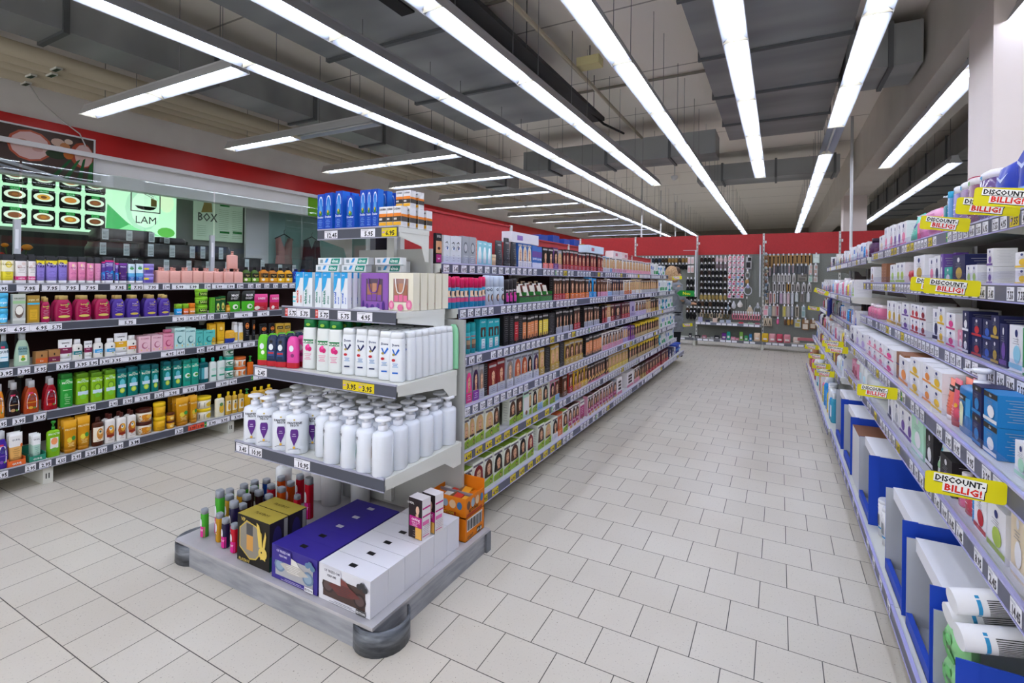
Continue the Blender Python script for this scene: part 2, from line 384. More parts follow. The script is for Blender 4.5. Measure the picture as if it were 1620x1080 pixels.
L2a=[('jar_aqua',1.422,1.489,0.115,1,2),('box_coconut',1.502,1.577,0.23),('box_amber',1.582,1.657,0.21),('ogx_magenta',1.661,1.725,0.2),('ogx_magenta',1.745,1.865,0.205),('ogx_magenta',1.874,1.991,0.205),('ogx_magenta',2.004,2.122,0.205),('ogx_purple',2.126,2.229,0.2),('ogx_purple',2.239,2.347,0.2),('ogx_purple',2.368,2.484,0.2)]
L2b=[('ogx_purple',2.369,2.483,0.2),('ogx_purple',2.487,2.593,0.2),('jar_lime_blue',2.637,2.695,0.105),('jar_lime_orange',2.7,2.755,0.105),('jar_orange_small',2.758,2.814,0.11),('can_lime',2.84,2.954,0.08,1,3),('box_green',2.956,2.996,0.16),('box_avocado',3.001,3.109,0.17,2),('vial_amber',3.116,3.165,0.1),('bag_green',3.131,3.282,0.22),('bag_green',3.284,3.447,0.23),('bag_pink',3.404,3.61,0.18),('bag_pink',3.616,3.74,0.18)]
L3a=[('shampoo_darkteal',1.424,1.493,0.25),('shampoo_pale',1.515,1.609,0.25),('box_kraft_orange',1.631,1.707,0.1),('box_kraft_plum',1.709,1.784,0.1),('sante_plum',1.771,1.866,0.18),('bottle_teal',1.859,1.934,0.17),('sante_plum',1.939,1.996,0.15),('bottle_sky',2.002,2.074,0.16),('bottle_sky',2.082,2.162,0.155),('sante_yellow',2.149,2.255,0.19),('bottle_orange',2.242,2.325,0.16)]
L3b=[('foam_pale',2.328,2.423,0.145),('foam_pale',2.425,2.52,0.15),('foam_pink',2.522,2.618,0.155),('foam_mint',2.62,2.718,0.2),('foam_mint',2.72,2.813,0.19),('foam_turq',2.817,2.885,0.16),('foam_turq',2.886,3.009,0.15),('tube_yellow',2.95,3.025,0.215),('tube_yellow',3.028,3.12,0.22),('bag_yellow',3.112,3.232,0.13),('bottle_baby',3.199,3.248,0.21),('bottle_baby',3.25,3.307,0.2),('bottle_black',3.31,3.378,0.26),('bottle_black',3.403,3.441,0.22),('bottle_black',3.496,3.589,0.17),('bottle_black',3.605,3.685,0.17),('box_gold',3.689,3.788,0.16),('box_gold',3.794,3.88,0.16)]
L4a=[('guhl_orange',1.412,1.471,0.25),('guhl_black',1.476,1.563,0.26),('guhl_amber',1.57,1.666,0.255),('guhl_red',1.688,1.779,0.255),('fructis_green',1.788,1.871,0.265),('fructis_lime',1.889,1.979,0.255),('fructis_lime',1.986,2.072,0.255),('fructis_lime',2.077,2.163,0.255),('fructis_teal',2.167,2.248,0.25),('fructis_teal',2.251,2.333,0.255),('fructis_teal',2.347,2.43,0.255)]
L4b=[('fructis_teal',2.349,2.428,0.25),('fructis_teal',2.432,2.497,0.25),('fructis_teal',2.529,2.605,0.26),('fructis_teal',2.615,2.696,0.265),('fructis_mint',2.705,2.777,0.25),('fructis_mint',2.78,2.852,0.25),('bottle_darkteal',2.857,2.96,0.24),('aloe_white',2.961,3.033,0.235),('aloe_white',3.037,3.114,0.24),('jar_teal',3.12,3.224,0.11,1,3),('jar_orange',3.228,3.362,0.1,1,2),('spray_orange',3.365,3.434,0.2)]
L5a=[('guhl_purple',1.405,1.472,0.27),('tube_apricot',1.47,1.551,0.24,1,'d2'),('tube_mint',1.598,1.653,0.2,1,'d3'),('pump_lime',1.687,1.769,0.29),('fructis_gold',1.787,1.875,0.26,1,'d3'),('fructis_gold',1.876,1.963,0.27,1,'d2'),('bottle_cream',1.973,2.055,0.24),('bottle_brownwhite',2.057,2.134,0.24),('bottle_brownwhite',2.138,2.214,0.24),('bottle_brownwhite',2.217,2.29,0.24),('jar_brown',2.306,2.431,0.11,1,2)]
L5b=[('jar_yellow',2.437,2.535,0.125,1,2),('jar_brownyellow',2.538,2.605,0.07,1,2),('fructis_gold',2.613,2.736,0.26,1,'d3'),('fructis_gold',2.738,2.806,0.26),('jar_yellow2',2.817,2.966,0.11,1,2),('bottle_yellow',2.978,3.073,0.22),('bottle_golden',3.08,3.141,0.23),('bottle_golden',3.145,3.209,0.23),('bottle_golden',3.215,3.276,0.23),('pump_yellow',3.283,3.355,0.22),('bottle_golden',3.365,3.61,0.22,3)]
LL1a=[(1.439,1.51,'7.95'),(1.56,1.688,'7.95'),(1.704,1.817,'7.95'),(1.818,1.94,'7.95'),(1.949,2.073,'7.95'),(2.157,2.28,'7.95'),(2.294,2.412,'G7.95')]
LL1b=[(2.416,2.54,'7.95'),(2.576,2.636,'5.99'),(2.656,2.775,'5.99'),(2.776,2.904,'5.99'),(2.963,3.02,'5.99'),(3.036,3.156,'5.99'),(3.158,3.274,'5.99'),(3.303,3.371,'5.99'),(3.428,3.49,'3.95'),(3.519,3.58,'3.95'),(3.621,3.684,'3.95'),(3.732,3.797,'3.95')]
LL2a=[(1.385,1.463,'6.95'),(1.464,1.587,'6.95'),(1.588,1.706,'6.95'),(1.709,1.777,'5.75'),(2.161,2.287,'5.75')]
LL2b=[(2.585,2.707,'2.95'),(2.709,2.767,'2.95'),(2.769,2.828,'2.95'),(2.83,2.893,'3.95'),(2.909,2.97,'3.95'),(3.035,3.105,'3.95'),(3.182,3.379,'4.95'),(3.438,3.578,'4.95')]
LL3a=[(1.416,1.498,'3.95'),(1.525,1.593,'3.95'),(1.618,1.687,'5.95'),(1.748,1.827,'3.95'),(1.866,1.942,'3.95'),(1.945,2.015,'5.95'),(2.029,2.098,'3.95'),(2.103,2.18,'3.95'),(2.181,2.33,'3.95')]
LL3b=[(2.493,2.619,'4.95'),(2.627,2.694,'4.95'),(2.81,2.877,'4.95'),(2.906,2.973,'6.45'),(2.989,3.119,'6.45'),(3.123,3.257,'1.75'),(3.281,3.408,'2.55')]
LL4a=[(1.405,1.47,'3.95'),(1.501,1.567,'3.95'),(1.618,1.685,'3.95'),(1.934,2.003,'2.95'),(2.096,2.158,'2.95')]
LL4b=[(2.197,2.267,'2.95'),(2.283,2.408,'2.95'),(2.443,2.511,'2.95'),(2.522,2.652,'2.95'),(2.683,2.812,'5.95'),(2.825,2.887,'3.95'),(2.996,3.131,'3.95'),(3.137,3.213,'4.95'),(3.372,3.543,'G3.95')]
LL5a=[(1.387,1.457,'2.95'),(1.547,1.611,'2.95'),(1.631,1.697,'2.95'),(1.725,1.789,'4.55'),(1.82,1.885,'2.95'),(1.912,1.978,'2.95'),(1.993,2.058,'2.95'),(2.103,2.169,'3.95'),(2.217,2.291,'3.95')]
LL5b=[(2.216,2.292,'3.95'),(2.582,2.651,'3.25'),(2.697,2.768,'R1.99'),(2.774,2.842,'R1.99'),(2.845,2.968,'G5.95'),(2.969,3.096,'3.95'),(3.113,3.231,'3.95')]
G1=[('lash_dark',2.528,2.593,0.2),('lash_eye',2.599,2.816,0.19,3),('card_grey',2.824,3.001,0.2,2),('card_coral',2.985,3.015,0.19),('blister_aqua',3.018,3.235,0.18,3),('tub_beige',3.24,3.31,0.09),('tube_charcoal',3.314,3.423,0.21),('tube_charcoal',3.439,3.642,0.24,2),('dye:wh,blu,wh',3.642,3.888,0.21,3),('box_blueviolet',3.893,4.107,0.2,2)]
G1b=[('dye:bk,bk,co',4.117,4.349,0.21,2),('dye:bk,pu,pu',4.349,4.469,0.21),('dye:bl,gy,lr',4.469,4.58,0.2),('dye:re,bk,rd',4.58,4.763,0.21,2),('dye:re,bk,rd',4.763,5.891,0.21,9)]
G1c=[('dye:bl,lb,wh',5.855,6.134,0.2,2),('dye:bl,wh,lb',6.134,6.239,0.2),('dye:bl,wh,pk',6.239,8.44,0.2,13)]
G2=[('spray_teal',2.469,2.933,0.2,9),('spray_silver',2.936,3.04,0.21,2),('spray_silver',3.05,3.203,0.21,2),('spray_black',3.217,3.395,0.19,3),('tray_green',3.405,4.062,0.17,5)]
G2b=[('dye:br,bk,rd',4.064,4.352,0.21,4),('dye:br,bk,or',4.358,5.009,0.21,6),('dye:bk,cy,cy',5.013,5.237,0.21,2)]
G2c=[('dye:br,br,pk',5.284,5.641,0.2,4),('dye:br,wh,lb',5.652,5.829,0.2,2),('dye:br,nv,gy',5.835,6.331,0.2,5),('dye:bl,wh,or',6.344,6.705,0.19,4),('dye:bl,be,wh',6.712,7.258,0.2,5),('dye:bl,br,gy',7.271,8.434,0.2,8)]
G3=[('box_turq',2.534,2.625,0.19),('can_turq',2.685,2.805,0.2,2),('box_turq',2.827,3.105,0.215,3),('box_blacktext',3.156,3.31,0.22,2),('dye:no,bk,rd',3.314,3.381,0.22),('box_blacktext',3.383,3.458,0.22),('dye:no,bk,pe',3.466,3.75,0.2,4),('dye:no,bk,ye',3.755,3.956,0.2,3),('box_blacktext',3.966,4.11,0.2)]
G3b=[('dye:bk,bk,gy',4.112,4.517,0.21,5),('dye:br,bk,rd',4.545,4.739,0.22,2),('dye:br,bk,gy',4.831,5.329,0.21,5),('dye:re,bk,rd',5.416,5.597,0.2,2)]
G3c=[('dye:bl,gd,wh',5.571,5.742,0.2),('dye:br,mr,rd',5.751,5.905,0.2),('dye:bk,mr,mr',5.914,6.204,0.2),('dye:br,mr,rd',6.211,6.594,0.2,3),('box_lilac',6.616,6.905,0.2),('dye:br,wh,li',6.912,7.536,0.2,4),('dye:bl,be,be',7.554,7.833,0.2,2),('dye:br,bk,gd',7.852,8.391,0.2,3)]
G4=[('stack_teal',2.541,2.621,0.07,1,2),('dye:hp,gy,hp',2.625,2.7,0.23),('dye:pu,gy,pp',2.701,2.777,0.23),('dye:gr,gy,gy',2.78,2.842,0.23),('box_blacktext',2.845,2.898,0.22),('dye:re,rb,gy',2.906,3.133,0.22,2),('dye:gr,sv,sv',3.136,3.247,0.22),('dye:gi,sv,sv',3.255,3.373,0.22),('dye:gi,sv,sv',3.38,3.489,0.22),('dye:bk,sv,sv',3.497,3.586,0.22),('dye:pu,sv,sv',3.595,3.694,0.22),('dye:bl,gd,gd',3.703,3.807,0.22),('box_blacktext',3.819,3.924,0.22),('dye:bl,gd,gd',3.929,4.123,0.22,2),('box_blacktext',4.137,4.253,0.22),('dye:br,gd,gd',4.256,4.738,0.21,4),('dye:no,bk,pe',4.813,5.347,0.21,5),('dye:br,wh,wh',5.364,5.527,0.2)]
G4b=[('dye:br,wh,pk',5.342,6.189,0.2,7),('dye:bl,li,li',6.203,6.426,0.19,2),('dye:pu,pp,pp',6.437,6.736,0.19,3),('dye:br,dk,yt',6.761,8.28,0.19,10)]
G5=[('dye:bl,wg,lg',2.587,2.733,0.2,2),('dye:bl,wg,lg',2.741,2.964,0.2,2),('dye:br,wg,lg',2.967,3.057,0.2),('dye:br,wg,lg',3.196,3.307,0.2),('dye:br,dk,lg',3.311,3.424,0.2),('dye:no,mn,wh',3.428,3.526,0.2),('dye:bl,wg,lg',3.53,3.573,0.19),('dye:bk,wg,lg',3.581,3.673,0.2),('dye:bl,wg,lb',3.678,3.779,0.2),('dye:bk,wg,lg',3.783,3.899,0.2),('dye:bk,pi,lg',3.913,4.025,0.2),('dye:br,re,lb',4.035,4.142,0.2)]
G5b=[('dye:br,br,br',4.201,4.321,0.2),('dye:br,rd,rd',4.372,4.481,0.2),('dye:br,yl,pe',4.489,4.68,0.2,2),('dye:br,yl,yl',4.687,4.876,0.2,2),('dye:br,dk,yp',4.886,5.524,0.2,6)]
G5c=[('dye:br,dk,yp',4.874,5.58,0.19,7),('dye:bl,gd,ye',5.589,6.438,0.19,6),('dye:br,dk,yt',6.453,8.298,0.19,12)]
G6=[('dye:br,wg,lg',2.565,2.667,0.19),('dye:re,wg,rd',2.671,2.801,0.2),('dye:br,wg,lg',2.807,2.923,0.2),('dye:bk,wg,lg',2.93,3.054,0.2),('dye:br,wg,lg',3.061,3.165,0.2),('dye:br,wg,lg',3.169,3.298,0.2),('dye:bk,wg,lg',3.304,3.424,0.2),('dye:re,wg,lg',3.432,3.549,0.2),('dye:br,wg,lg',3.634,3.76,0.2),('dye:bl,wg,lg',3.771,3.905,0.2),('dye:bk,wg,wh',3.917,4.028,0.2),('dye:gi,or,or',4.033,4.157,0.2),('dye:br,wg,lg',4.168,4.282,0.2)]
G6b=[('dye:br,wh,cs',4.282,4.583,0.2,3),('dye:no,wh,cs',4.589,4.716,0.2),('dye:br,wh,cs',4.722,5.456,0.2,6)]
G6c=[('dye:br,wh,cs',4.797,5.679,0.2,9),('dye:br,gy,cs',5.685,5.844,0.2),('card_swatch',5.851,6.048,0.2),('card_swatch',6.294,6.605,0.2),('dye:br,wh,pk',6.617,6.935,0.2,2),('dye:br,yt,gd',6.961,7.296,0.2,4),('dye:br,mr,rd',7.31,8.972,0.2,8)]
R1 = [('mini_green',10.046,11.629,0.167,2),('wipes_orange',10.392,12.779,0.119),('mini_pink',9.078,9.945,0.143),('mini_black',8.235,9.037,0.143,2),('mini_yellow',8.152,8.497,0.143),('mini_pink',7.514,8.119,0.155),('mini_brown',6.734,7.459,0.167),('card_pinkclear',6.227,6.701,0.167,2),('deo_white',5.603,6.162,0.238,3),('ct:wh,be',5.322,5.566,0.155),('ct:wh,pk',4.953,5.308,0.202,2),('ct:wh,pu',4.661,4.93,0.19,2),('ct:wh,pk',4.457,4.646,0.19),('tube_tealflat',4.204,4.448,0.202),('pump_pink',4.052,4.204,0.178),('pack_pink',3.956,4.111,0.19),('pack_pink',3.641,3.956,0.19),('pump_coral',3.571,3.656,0.167),('pump_teal',3.491,3.571,0.226),('refill_blue',3.44,3.486,0.226),('refill_lilac',3.337,3.435,0.238),('refill_mauve',3.199,3.333,0.238),('refill_wine',3.069,3.194,0.238),('soap_purple',2.852,3.074,0.238),('pack_blue',2.656,2.827,0.238),('pack_blue',2.467,2.65,0.286),('pack_blue',2.307,2.455,0.286)]
R2 = [('carton_kraft',4.829,5.045,0.16,2),('ct:wh,lg',4.476,4.658,0.137),('ct:wh,lm',4.132,4.461,0.148,2),('sachet_red',3.949,4.124,0.091),('ct:wh,gd',3.65,3.941,0.171),('ct:wh,pk',3.461,3.588,0.148),('ct:wh,nv',3.339,3.453,0.148),('ct:pu,wh',3.283,3.329,0.16),('ct:tl,wh',3.154,3.278,0.085),('ct:nv,gd',2.962,3.149,0.137),('ct:wh,lg',2.789,2.942,0.085,2),('ct:wh,pu',2.616,2.686,0.071,1,2),('ct:wh,ye',2.307,2.417,0.057,1,2)]
R2f = [('ct:wh,br',5.397,5.767,0.148,2),('carton_kraft',4.891,5.366,0.137,3),('ct:wh,lg',4.744,4.881,0.137)]
R3 = [('ct:wh,ye',4.455,4.671,0.169),('ct:wh,gd',4.126,4.445,0.169,2),('ct:wh,pu',3.903,4.092,0.085,1,2),('ct:wh,re',3.654,3.899,0.085,2,2),('ct:wh,dr',3.506,3.637,0.085,1,2),('ct:wh,nv',3.274,3.39,0.169),('ct:wh,ye',3.139,3.262,0.09,1,2),('ct:wh,hp',2.974,3.127,0.079,1,2),('ct:pi,wh',2.884,2.97,0.09),('ct:nv,wh',2.791,2.88,0.09,1,2),('ct:nv,re',2.669,2.787,0.079,1,2),('ct:nv,bl',2.557,2.662,0.079,1,2),('ct:nv,gd',2.463,2.549,0.09,1,2),('ct:nv,pu',2.391,2.458,0.158),('ct:wh,cy',2.255,2.382,0.158),('ct:gn,wh',2.167,2.252,0.158)]
R3f = [('mini_pink',5.002,5.769,0.113,5)]
R4 = [('ct:wh,or',3.232,3.484,0.14),('ct:wh,ye',3.005,3.198,0.085,1,2),('ct:wh,or',2.842,2.988,0.085,1,2),('ct:wh,ye',2.661,2.831,0.085,1,2),('tube_coral',2.555,2.652,0.17),('tube_pinkred',2.459,2.551,0.18),('pump_blue',2.286,2.452,0.25),('ct:nv,sk',2.186,2.283,0.1,1,2),('ct:sk,wh',2.062,2.18,0.1,1,2),('ct:wh,mn',1.864,1.95,0.1),('ct:mn,wh',1.777,1.859,0.1)]
R4f = [('ct:wh,nv',5.326,5.915,0.15,2),('ct:wh,li',4.713,5.311,0.14,2),('tub_red',4.332,4.744,0.13),('ct:wh,pk',3.928,4.62,0.075,3,2),('ct:wh,hp',3.599,3.908,0.075,1,2),('ct:br,go',3.381,3.592,0.075,1,2)]
R5 = [('ct:wh,nv',3.662,3.817,0.15),('ct:wh,gy',3.483,3.653,0.15),('ct:wh,pu',3.174,3.475,0.15,2),('ct:mn,wh',2.92,3.158,0.2),('ct:bk,wh',2.791,2.915,0.16),('tube_cream2',2.652,2.786,0.17),('ct:bk,pu',2.489,2.641,0.14)]
R5n = [('mini_pink',2.4,2.463,0.13),('mini_red',2.316,2.393,0.11),('mini_blue',2.255,2.312,0.13),('ct:wh,re',2.135,2.251,0.14),('ct:wh,lm',1.969,2.116,0.15),('ct:be,wh',1.849,1.946,0.19)]
R5f = [('mini_pink',6.183,6.704,0.13),('mini_violet',5.833,6.151,0.13),('mini_blue',5.564,5.814,0.12),('ct:pi,dr',5.099,5.522,0.13,2),('deo_white',4.709,5.321,0.17,3),('pump_tealdark',4.328,4.709,0.17)]
# ================================================================ price labels and shelves
_LB = {}
def price_mesh(t, wd):
    wd = max(0.035, round(wd, 2)); k = (t, wd)
    if k in _LB: return _LB[k]
    b = B(); c = {'Y': 'dcc614', 'R': 'e8502e'}.get(t[0], 'e9e9f0'); x0, x1, h = -wd / 2, wd / 2, 0.047
    b.box(x0, x1, -0.0012, 0, 0, h, c)
    s = t.lstrip('YRGS'); tx = x0
    y = -0.0018
    if t[0] == 'G':
        b.face([(x0, y, 0), (x0 + 0.022, y, 0), (x0 + 0.022, y, h), (x0, y, h)], '1f8a45')
        b.face([(x0 + 0.003, y - 0.0004, 0.018), (x0 + 0.02, y - 0.0004, 0.022), (x0 + 0.02, y - 0.0004, 0.028), (x0 + 0.003, y - 0.0004, 0.024)], 'd8d23a')
        tx = x0 + 0.024
    if t[0] == 'S':
        b.face([(x0, y, 0), (x0 + 0.024, y, 0), (x0 + 0.024, y, h), (x0, y, h)], 'c8342c')
        for q in (.012, .02, .028, .036): b.face([(x0 + .004, y - .0004, q), (x0 + .02, y - .0004, q), (x0 + .02, y - .0004, q + .003), (x0 + .004, y - .0004, q + .003)], 'f0dcd8')
        tx = x0 + 0.026
    if t[0] == 'Y': b.face([(x0 + 0.004, y, 0.017), (x0 + 0.024, y, 0.02), (x0 + 0.023, y, 0.03), (x0 + 0.005, y, 0.027)], 'b48fb0')
    aw = x1 - tx
    b.text(s, '1c1c22', lambda x, z: (x1 - 0.003 - aw * 0.4 + x, y, 0.006 + z), 0.026, aw * 0.78, 0.035)
    for q in (0.037, 0.041): b.face([(tx + 0.004, y, q), (tx + aw * 0.55, y, q), (tx + aw * 0.55, y, q + 0.0016), (tx + 0.004, y, q + 0.0016)], '9a9aa4')
    b.face([(tx + 0.004, y, 0.005), (tx + 0.012, y, 0.005), (tx + 0.012, y, 0.007), (tx + 0.004, y, 0.007)], '55555c')
    _LB[k] = b.mesh('price_label')
    return _LB[k]
METAL_W = M('d3d4cc', 0.45)
RAIL = M('4d505a', 0.45)
LIP = M('b9b8d8', 0.3)
def shelf(label, loc, rz, a, c, depth, labels, group, rail=RAIL, lip=LIP, clear=False, merge=False, brk=True, dark=False, lipz=0.007, bh=0.1):
    """shelf whose front edge runs along local x from a to c at local y = 0, surface at local z = 0"""
    t = thing('display_shelf', label, 'shelf', loc, rz, group)
    b = B(); b.box(a, c, 0.0, depth, -0.03, 0, METAL_W); obj('shelf_board', b, t)
    b = B()
    b.box(a + 0.003, c - 0.003, -0.006, 0.0, -0.058, -0.001, rail)
    b.box(a + 0.003, c - 0.003, -0.009, 0.004, -0.001, lipz, lip)
    b.box(a + 0.003, c - 0.003, -0.009, -0.006, -0.061, -0.056, lip)
    if merge:
        for x0, x1, s in labels: b.box(x0, x1, -0.0075, -0.006, -0.053, -0.006, 'dcc614' if s[0] == 'Y' else 'e9e9f0')
        obj('price_rail', b, t)
    else:
        r = obj('price_rail', b, t)
        for x0, x1, s in labels: obj('price_label', price_mesh(s, x1 - x0), r, ((x0 + x1) / 2, -0.0062, -0.053))
    if brk:
        for x in (a, c):
            s = 0.0025 if x == a else -0.0025
            b = B()
            pts = [(0.01, -0.004), (0.01, -0.055), (depth * 0.75, -0.05 - bh * 0.35), (depth * 0.88, -0.05 - bh), (depth, -0.05 - bh), (depth, -0.004)]
            b.face([(x + s, p, q) for p, q in pts], METAL_W); b.face([(x + 2 * s, p, q) for p, q in reversed(pts)], METAL_W)
            obj('shelf_bracket', b, t)
    if clear:
        b = B(); b.box(a + 0.01, c - 0.01, 0.012, 0.0145, 0.0, 0.05, CLEAR)
        obj('clear_stop', b, t)
    return t
H90 = math.pi / 2
# ---------------------------------------------------------------- left shelving
t = thing('shelving_rack', 'shelving rack with dark back panels on the left, full of hair care', 'shelving rack', (-5.5, 2.5, 0))
for y0, y1 in ((-1.15, 0.27), (0.27, 1.69), (1.69, 3.13), (3.13, 4.56), (4.56, 6.0)):
    b = B(); b.box(-0.02, 0.02, y0 - 2.5 + 0.02, y1 - 2.5 - 0.02, 0.1, 1.55, M('2a1112', 0.7)); obj('back_panel', b, t)
for y in (0.27, 1.69, 3.13, 4.56, 6.0):
    b = B(); b.box(-0.03, 0.03, y - 2.52, y - 2.48, 0, 1.6, M('3a3a3c', 0.5)); obj('upright', b, t)
    b = B(); b.box(0.03, 0.6, y - 2.53, y - 2.47, 0, 0.12, 'cfcfc6'); b.face([(0.601, y - 2.515, 0.04), (0.601, y - 2.508, 0.04), (0.601, y - 2.508, 0.08), (0.601, y - 2.515, 0.08)], '2c2c2c'); b.face([(0.601, y - 2.498, 0.04), (0.601, y - 2.491, 0.04), (0.601, y - 2.491, 0.08), (0.601, y - 2.498, 0.08)], '2c2c2c')
    obj('foot', b, t)
LEV = [('top', -5.1, 1.517), ('second', -4.95, 1.22), ('third', -4.95, 0.905), ('fourth', -4.95, 0.54), ('lowest', -4.88, 0.19)]
for i, (nm, x, z) in enumerate(LEV):
    lb = [LL1a + LL1b, LL2a + LL2b, LL3a + LL3b, LL4a + LL4b, LL5a + LL5b][i]
    for j, (y0, y1) in enumerate(((0.27, 1.69), (1.69, 3.13), (3.13, 4.56))):
        l = [(p, q, s) for p, q, s in lb if y0 <= (p + q) / 2 < y1]
        if j == 2: l += [(3.75 + 0.1 * k, 3.82 + 0.1 * k, random.choice(('3.95', '4.95', '2.95'))) for k in range(7) if 3.75 + 0.1 * k > max([q[1] for q in l] or [0])]
        shelf('white shelf with dark price rail, %s level of the left rack, %s section' % (nm, ('nearest', 'middle', 'far')[j]), (x, 0, z), H90, y0 + .002, y1 - .002, x + 5.462, l, 'shelves of the left rack', lip=M('a9aab4', 0.35), brk=i < 4)
# ---------------------------------------------------------------- long gondola
GZ = [(-1.86, 1.69), (-1.73, 1.41), (-1.72, 1.11), (-1.69, 0.81), (-1.69, 0.53), (-1.655, 0.22)]
GY = [2.53, 4.03, 5.45, 6.87, 8.29, 9.71]
RED = noisy('red_pegboard', 'a8161c', 'b31a20', 40, 0.55)
t = thing('gondola_rack', 'long gondola rack with red header panels along the aisle', 'shelving rack', (-2.2, 2.5, 0))
for k in range(5):
    y0, y1 = GY[k] - 2.5, GY[k + 1] - 2.5
    b = B(); b.box(-0.015, 0.015, y0 + 0.02, y1 - 0.02, 0.1, 1.72, M('43161a', 0.7)); obj('back_panel', b, t)  # red pegboard, with the shade behind the shelves put into its maroon
    b = B(); b.box(-0.02, 0.02, y0 + 0.02, y1 - 0.02, 1.72, 2.07 if k < 1 else 1.99, RED); b.box(-0.03, 0.03, y0 + 0.02, y1 - 0.02, 2.07 if k < 1 else 1.99, 2.085 if k < 1 else 2.005, RED); obj('header_panel', b, t)
for k in range(6):
    y = GY[k] - 2.5
    b = B(); b.box(-0.03, 0.03, y - 0.02, y + 0.02, 0, 2.09 if k < 2 else 2.01, 'c9cac6'); obj('upright', b, t)
    b = B(); b.cyl(0.34, y + 0.3, 0, 0.12, 0.025, '2a2a2c', 8); b.cyl(0.34, y + 0.3, 0, 0.02, 0.05, '2a2a2c', 10); obj('foot', b, t)
b = B(); b.box(-0.4, 0.4, 0.02, 7.2, 0.04, 0.17, 'b9bab4'); obj('plinth', b, t)
shelf('metal shelf with price rail, lowest level of the long gondola, short end piece', (-1.655, 0, .22), H90, 9.712, 10.3, .5, [], 'shelves of the long gondola', rail=M('8a8ca0', .45), brk=False)
PR = ['2.95', '3.95', '4.95', '7.55', '8.95', '6.95', '5.45', '7.95', '4.45']
def auto_labels(y0, y1, pit, yel=0.0, price=None, gap=0.12):
    r = []; y = y0 + 0.02
    while y + 0.06 < y1:
        if random.random() > gap:
            s = price or random.choice(PR); q = random.random()
            if q < yel: s = 'Y' + s
            elif q < yel + 0.04: s = 'G' + s
            r.append((y, y + (0.085 if s[0] in 'YG' else 0.058), s))
            y += 0.03 if s[0] in 'YG' else 0
        y += pit
    return r
ORD = ['top', 'second', 'third', 'fourth', 'fifth', 'lowest']
for i, (x, z) in enumerate(GZ):
    for k in range(5):
        y0, y1 = GY[k], GY[k + 1]
        pr = {1: '2.95', 3: '7.55', 4: '4.95', 5: '4.95'}.get(i) if k == 0 else None
        if i == 2 and k == 0: pr = '6.95'
        l = auto_labels(y0, y1, (0.1, 0.085, 0.09, 0.09, 0.095, 0.11)[i] if k == 0 else 0.088, 0.95 if (i > 3 and k == 0) else 0.03, pr, 0.1 if k == 0 else 0.2)
        shelf('metal shelf with price rail, %s level of the long gondola, %s section from the endcap' % (ORD[i], WORDS[k]), (x, 0, z), H90, y0 + .002, y1 - .002, x + 2.162, l, 'shelves of the long gondola', rail=M('55586a', 0.45), clear=k < 3, merge=k > 2, brk=(k in (0, 4) and i < 5))
# ---------------------------------------------------------------- right shelving
RZ = [(0.76, 1.865), (0.70, 1.597), (0.68, 1.30), (0.56, 1.055), (0.56, 0.775), (0.45, 0.19)]
RZF = [(0.72, 1.84), (0.60, 1.46), (0.62, 1.18), (0.56, 0.93), (0.52, 0.69), (0.43, 0.19)]
RY = [-0.2, 1.25, 2.71, 4.2, 5.68, 7.15, 8.6, 10.05]
t = thing('shelving_rack', 'shelving rack with grey back panels on the right, full of skin care', 'shelving rack', (1.12, 0, 0))
for k in range(7):
    b = B(); b.box(-0.015, 0.015, RY[k] + 0.02, RY[k + 1] - 0.02, 0.08, 1.9, M('4a4340', 0.7)); obj('back_panel', b, t)
for k in range(8):
    b = B(); b.box(-0.03, 0.03, RY[k] - 0.02, RY[k] + 0.02, 0, 1.93, 'c9cac6'); obj('upright', b, t)
b = B(); b.box(-0.58, 0.0, -0.2, 10.0, 0.0, 0.12, '6a6b70'); obj('plinth', b, t)
for i in range(6):
    for k in range(1, 7):
        x, z = RZ[i] if k < 4 else RZF[i]
        y0, y1 = RY[k], RY[k + 1]
        l = auto_labels(y0, y1, (0.082, 0.088, 0.084, 0.09, 0.095, 0.2)[i], 0.12, None, 0.16)
        if i == 3 and k == 1: l = [(1.55, 1.66, 'Y3.45'), (1.86, 1.94, '4.95'), (1.96, 2.03, '3.25'), (2.1, 2.17, '9.95'), (2.24, 2.31, '9.95'), (2.34, 2.41, '9.95'), (2.46, 2.53, '4.95')]
        if i == 4 and k == 1: l = [(1.6, 1.67, '14.45'), (1.74, 1.81, '14.45'), (1.9, 1.97, '2.45'), (2.02, 2.09, '8.95'), (2.2, 2.27, '6.45'), (2.29, 2.36, '8.45'), (2.38, 2.45, '10.95'), (2.48, 2.55, '7.45'), (2.6, 2.67, '12.95')]
        if i == 5 and k == 1: l = [(1.7, 1.8, '1.97'), (2.05, 2.16, 'Y1.45')]
        shelf('metal shelf with price rail, %s level of the right rack, %s section along the aisle' % (ORD[i], WORDS[k - 1]), (x, 0, z), -H90, -y1 + .002, -y0 - .002, 1.082 - x, [(-q, -p, s) for p, q, s in l], 'shelves of the right rack', rail=M('5a5c6c', 0.45), lip=M('a9a8d6', 0.25), clear=i < 5, merge=k > 4, brk=i < 5)
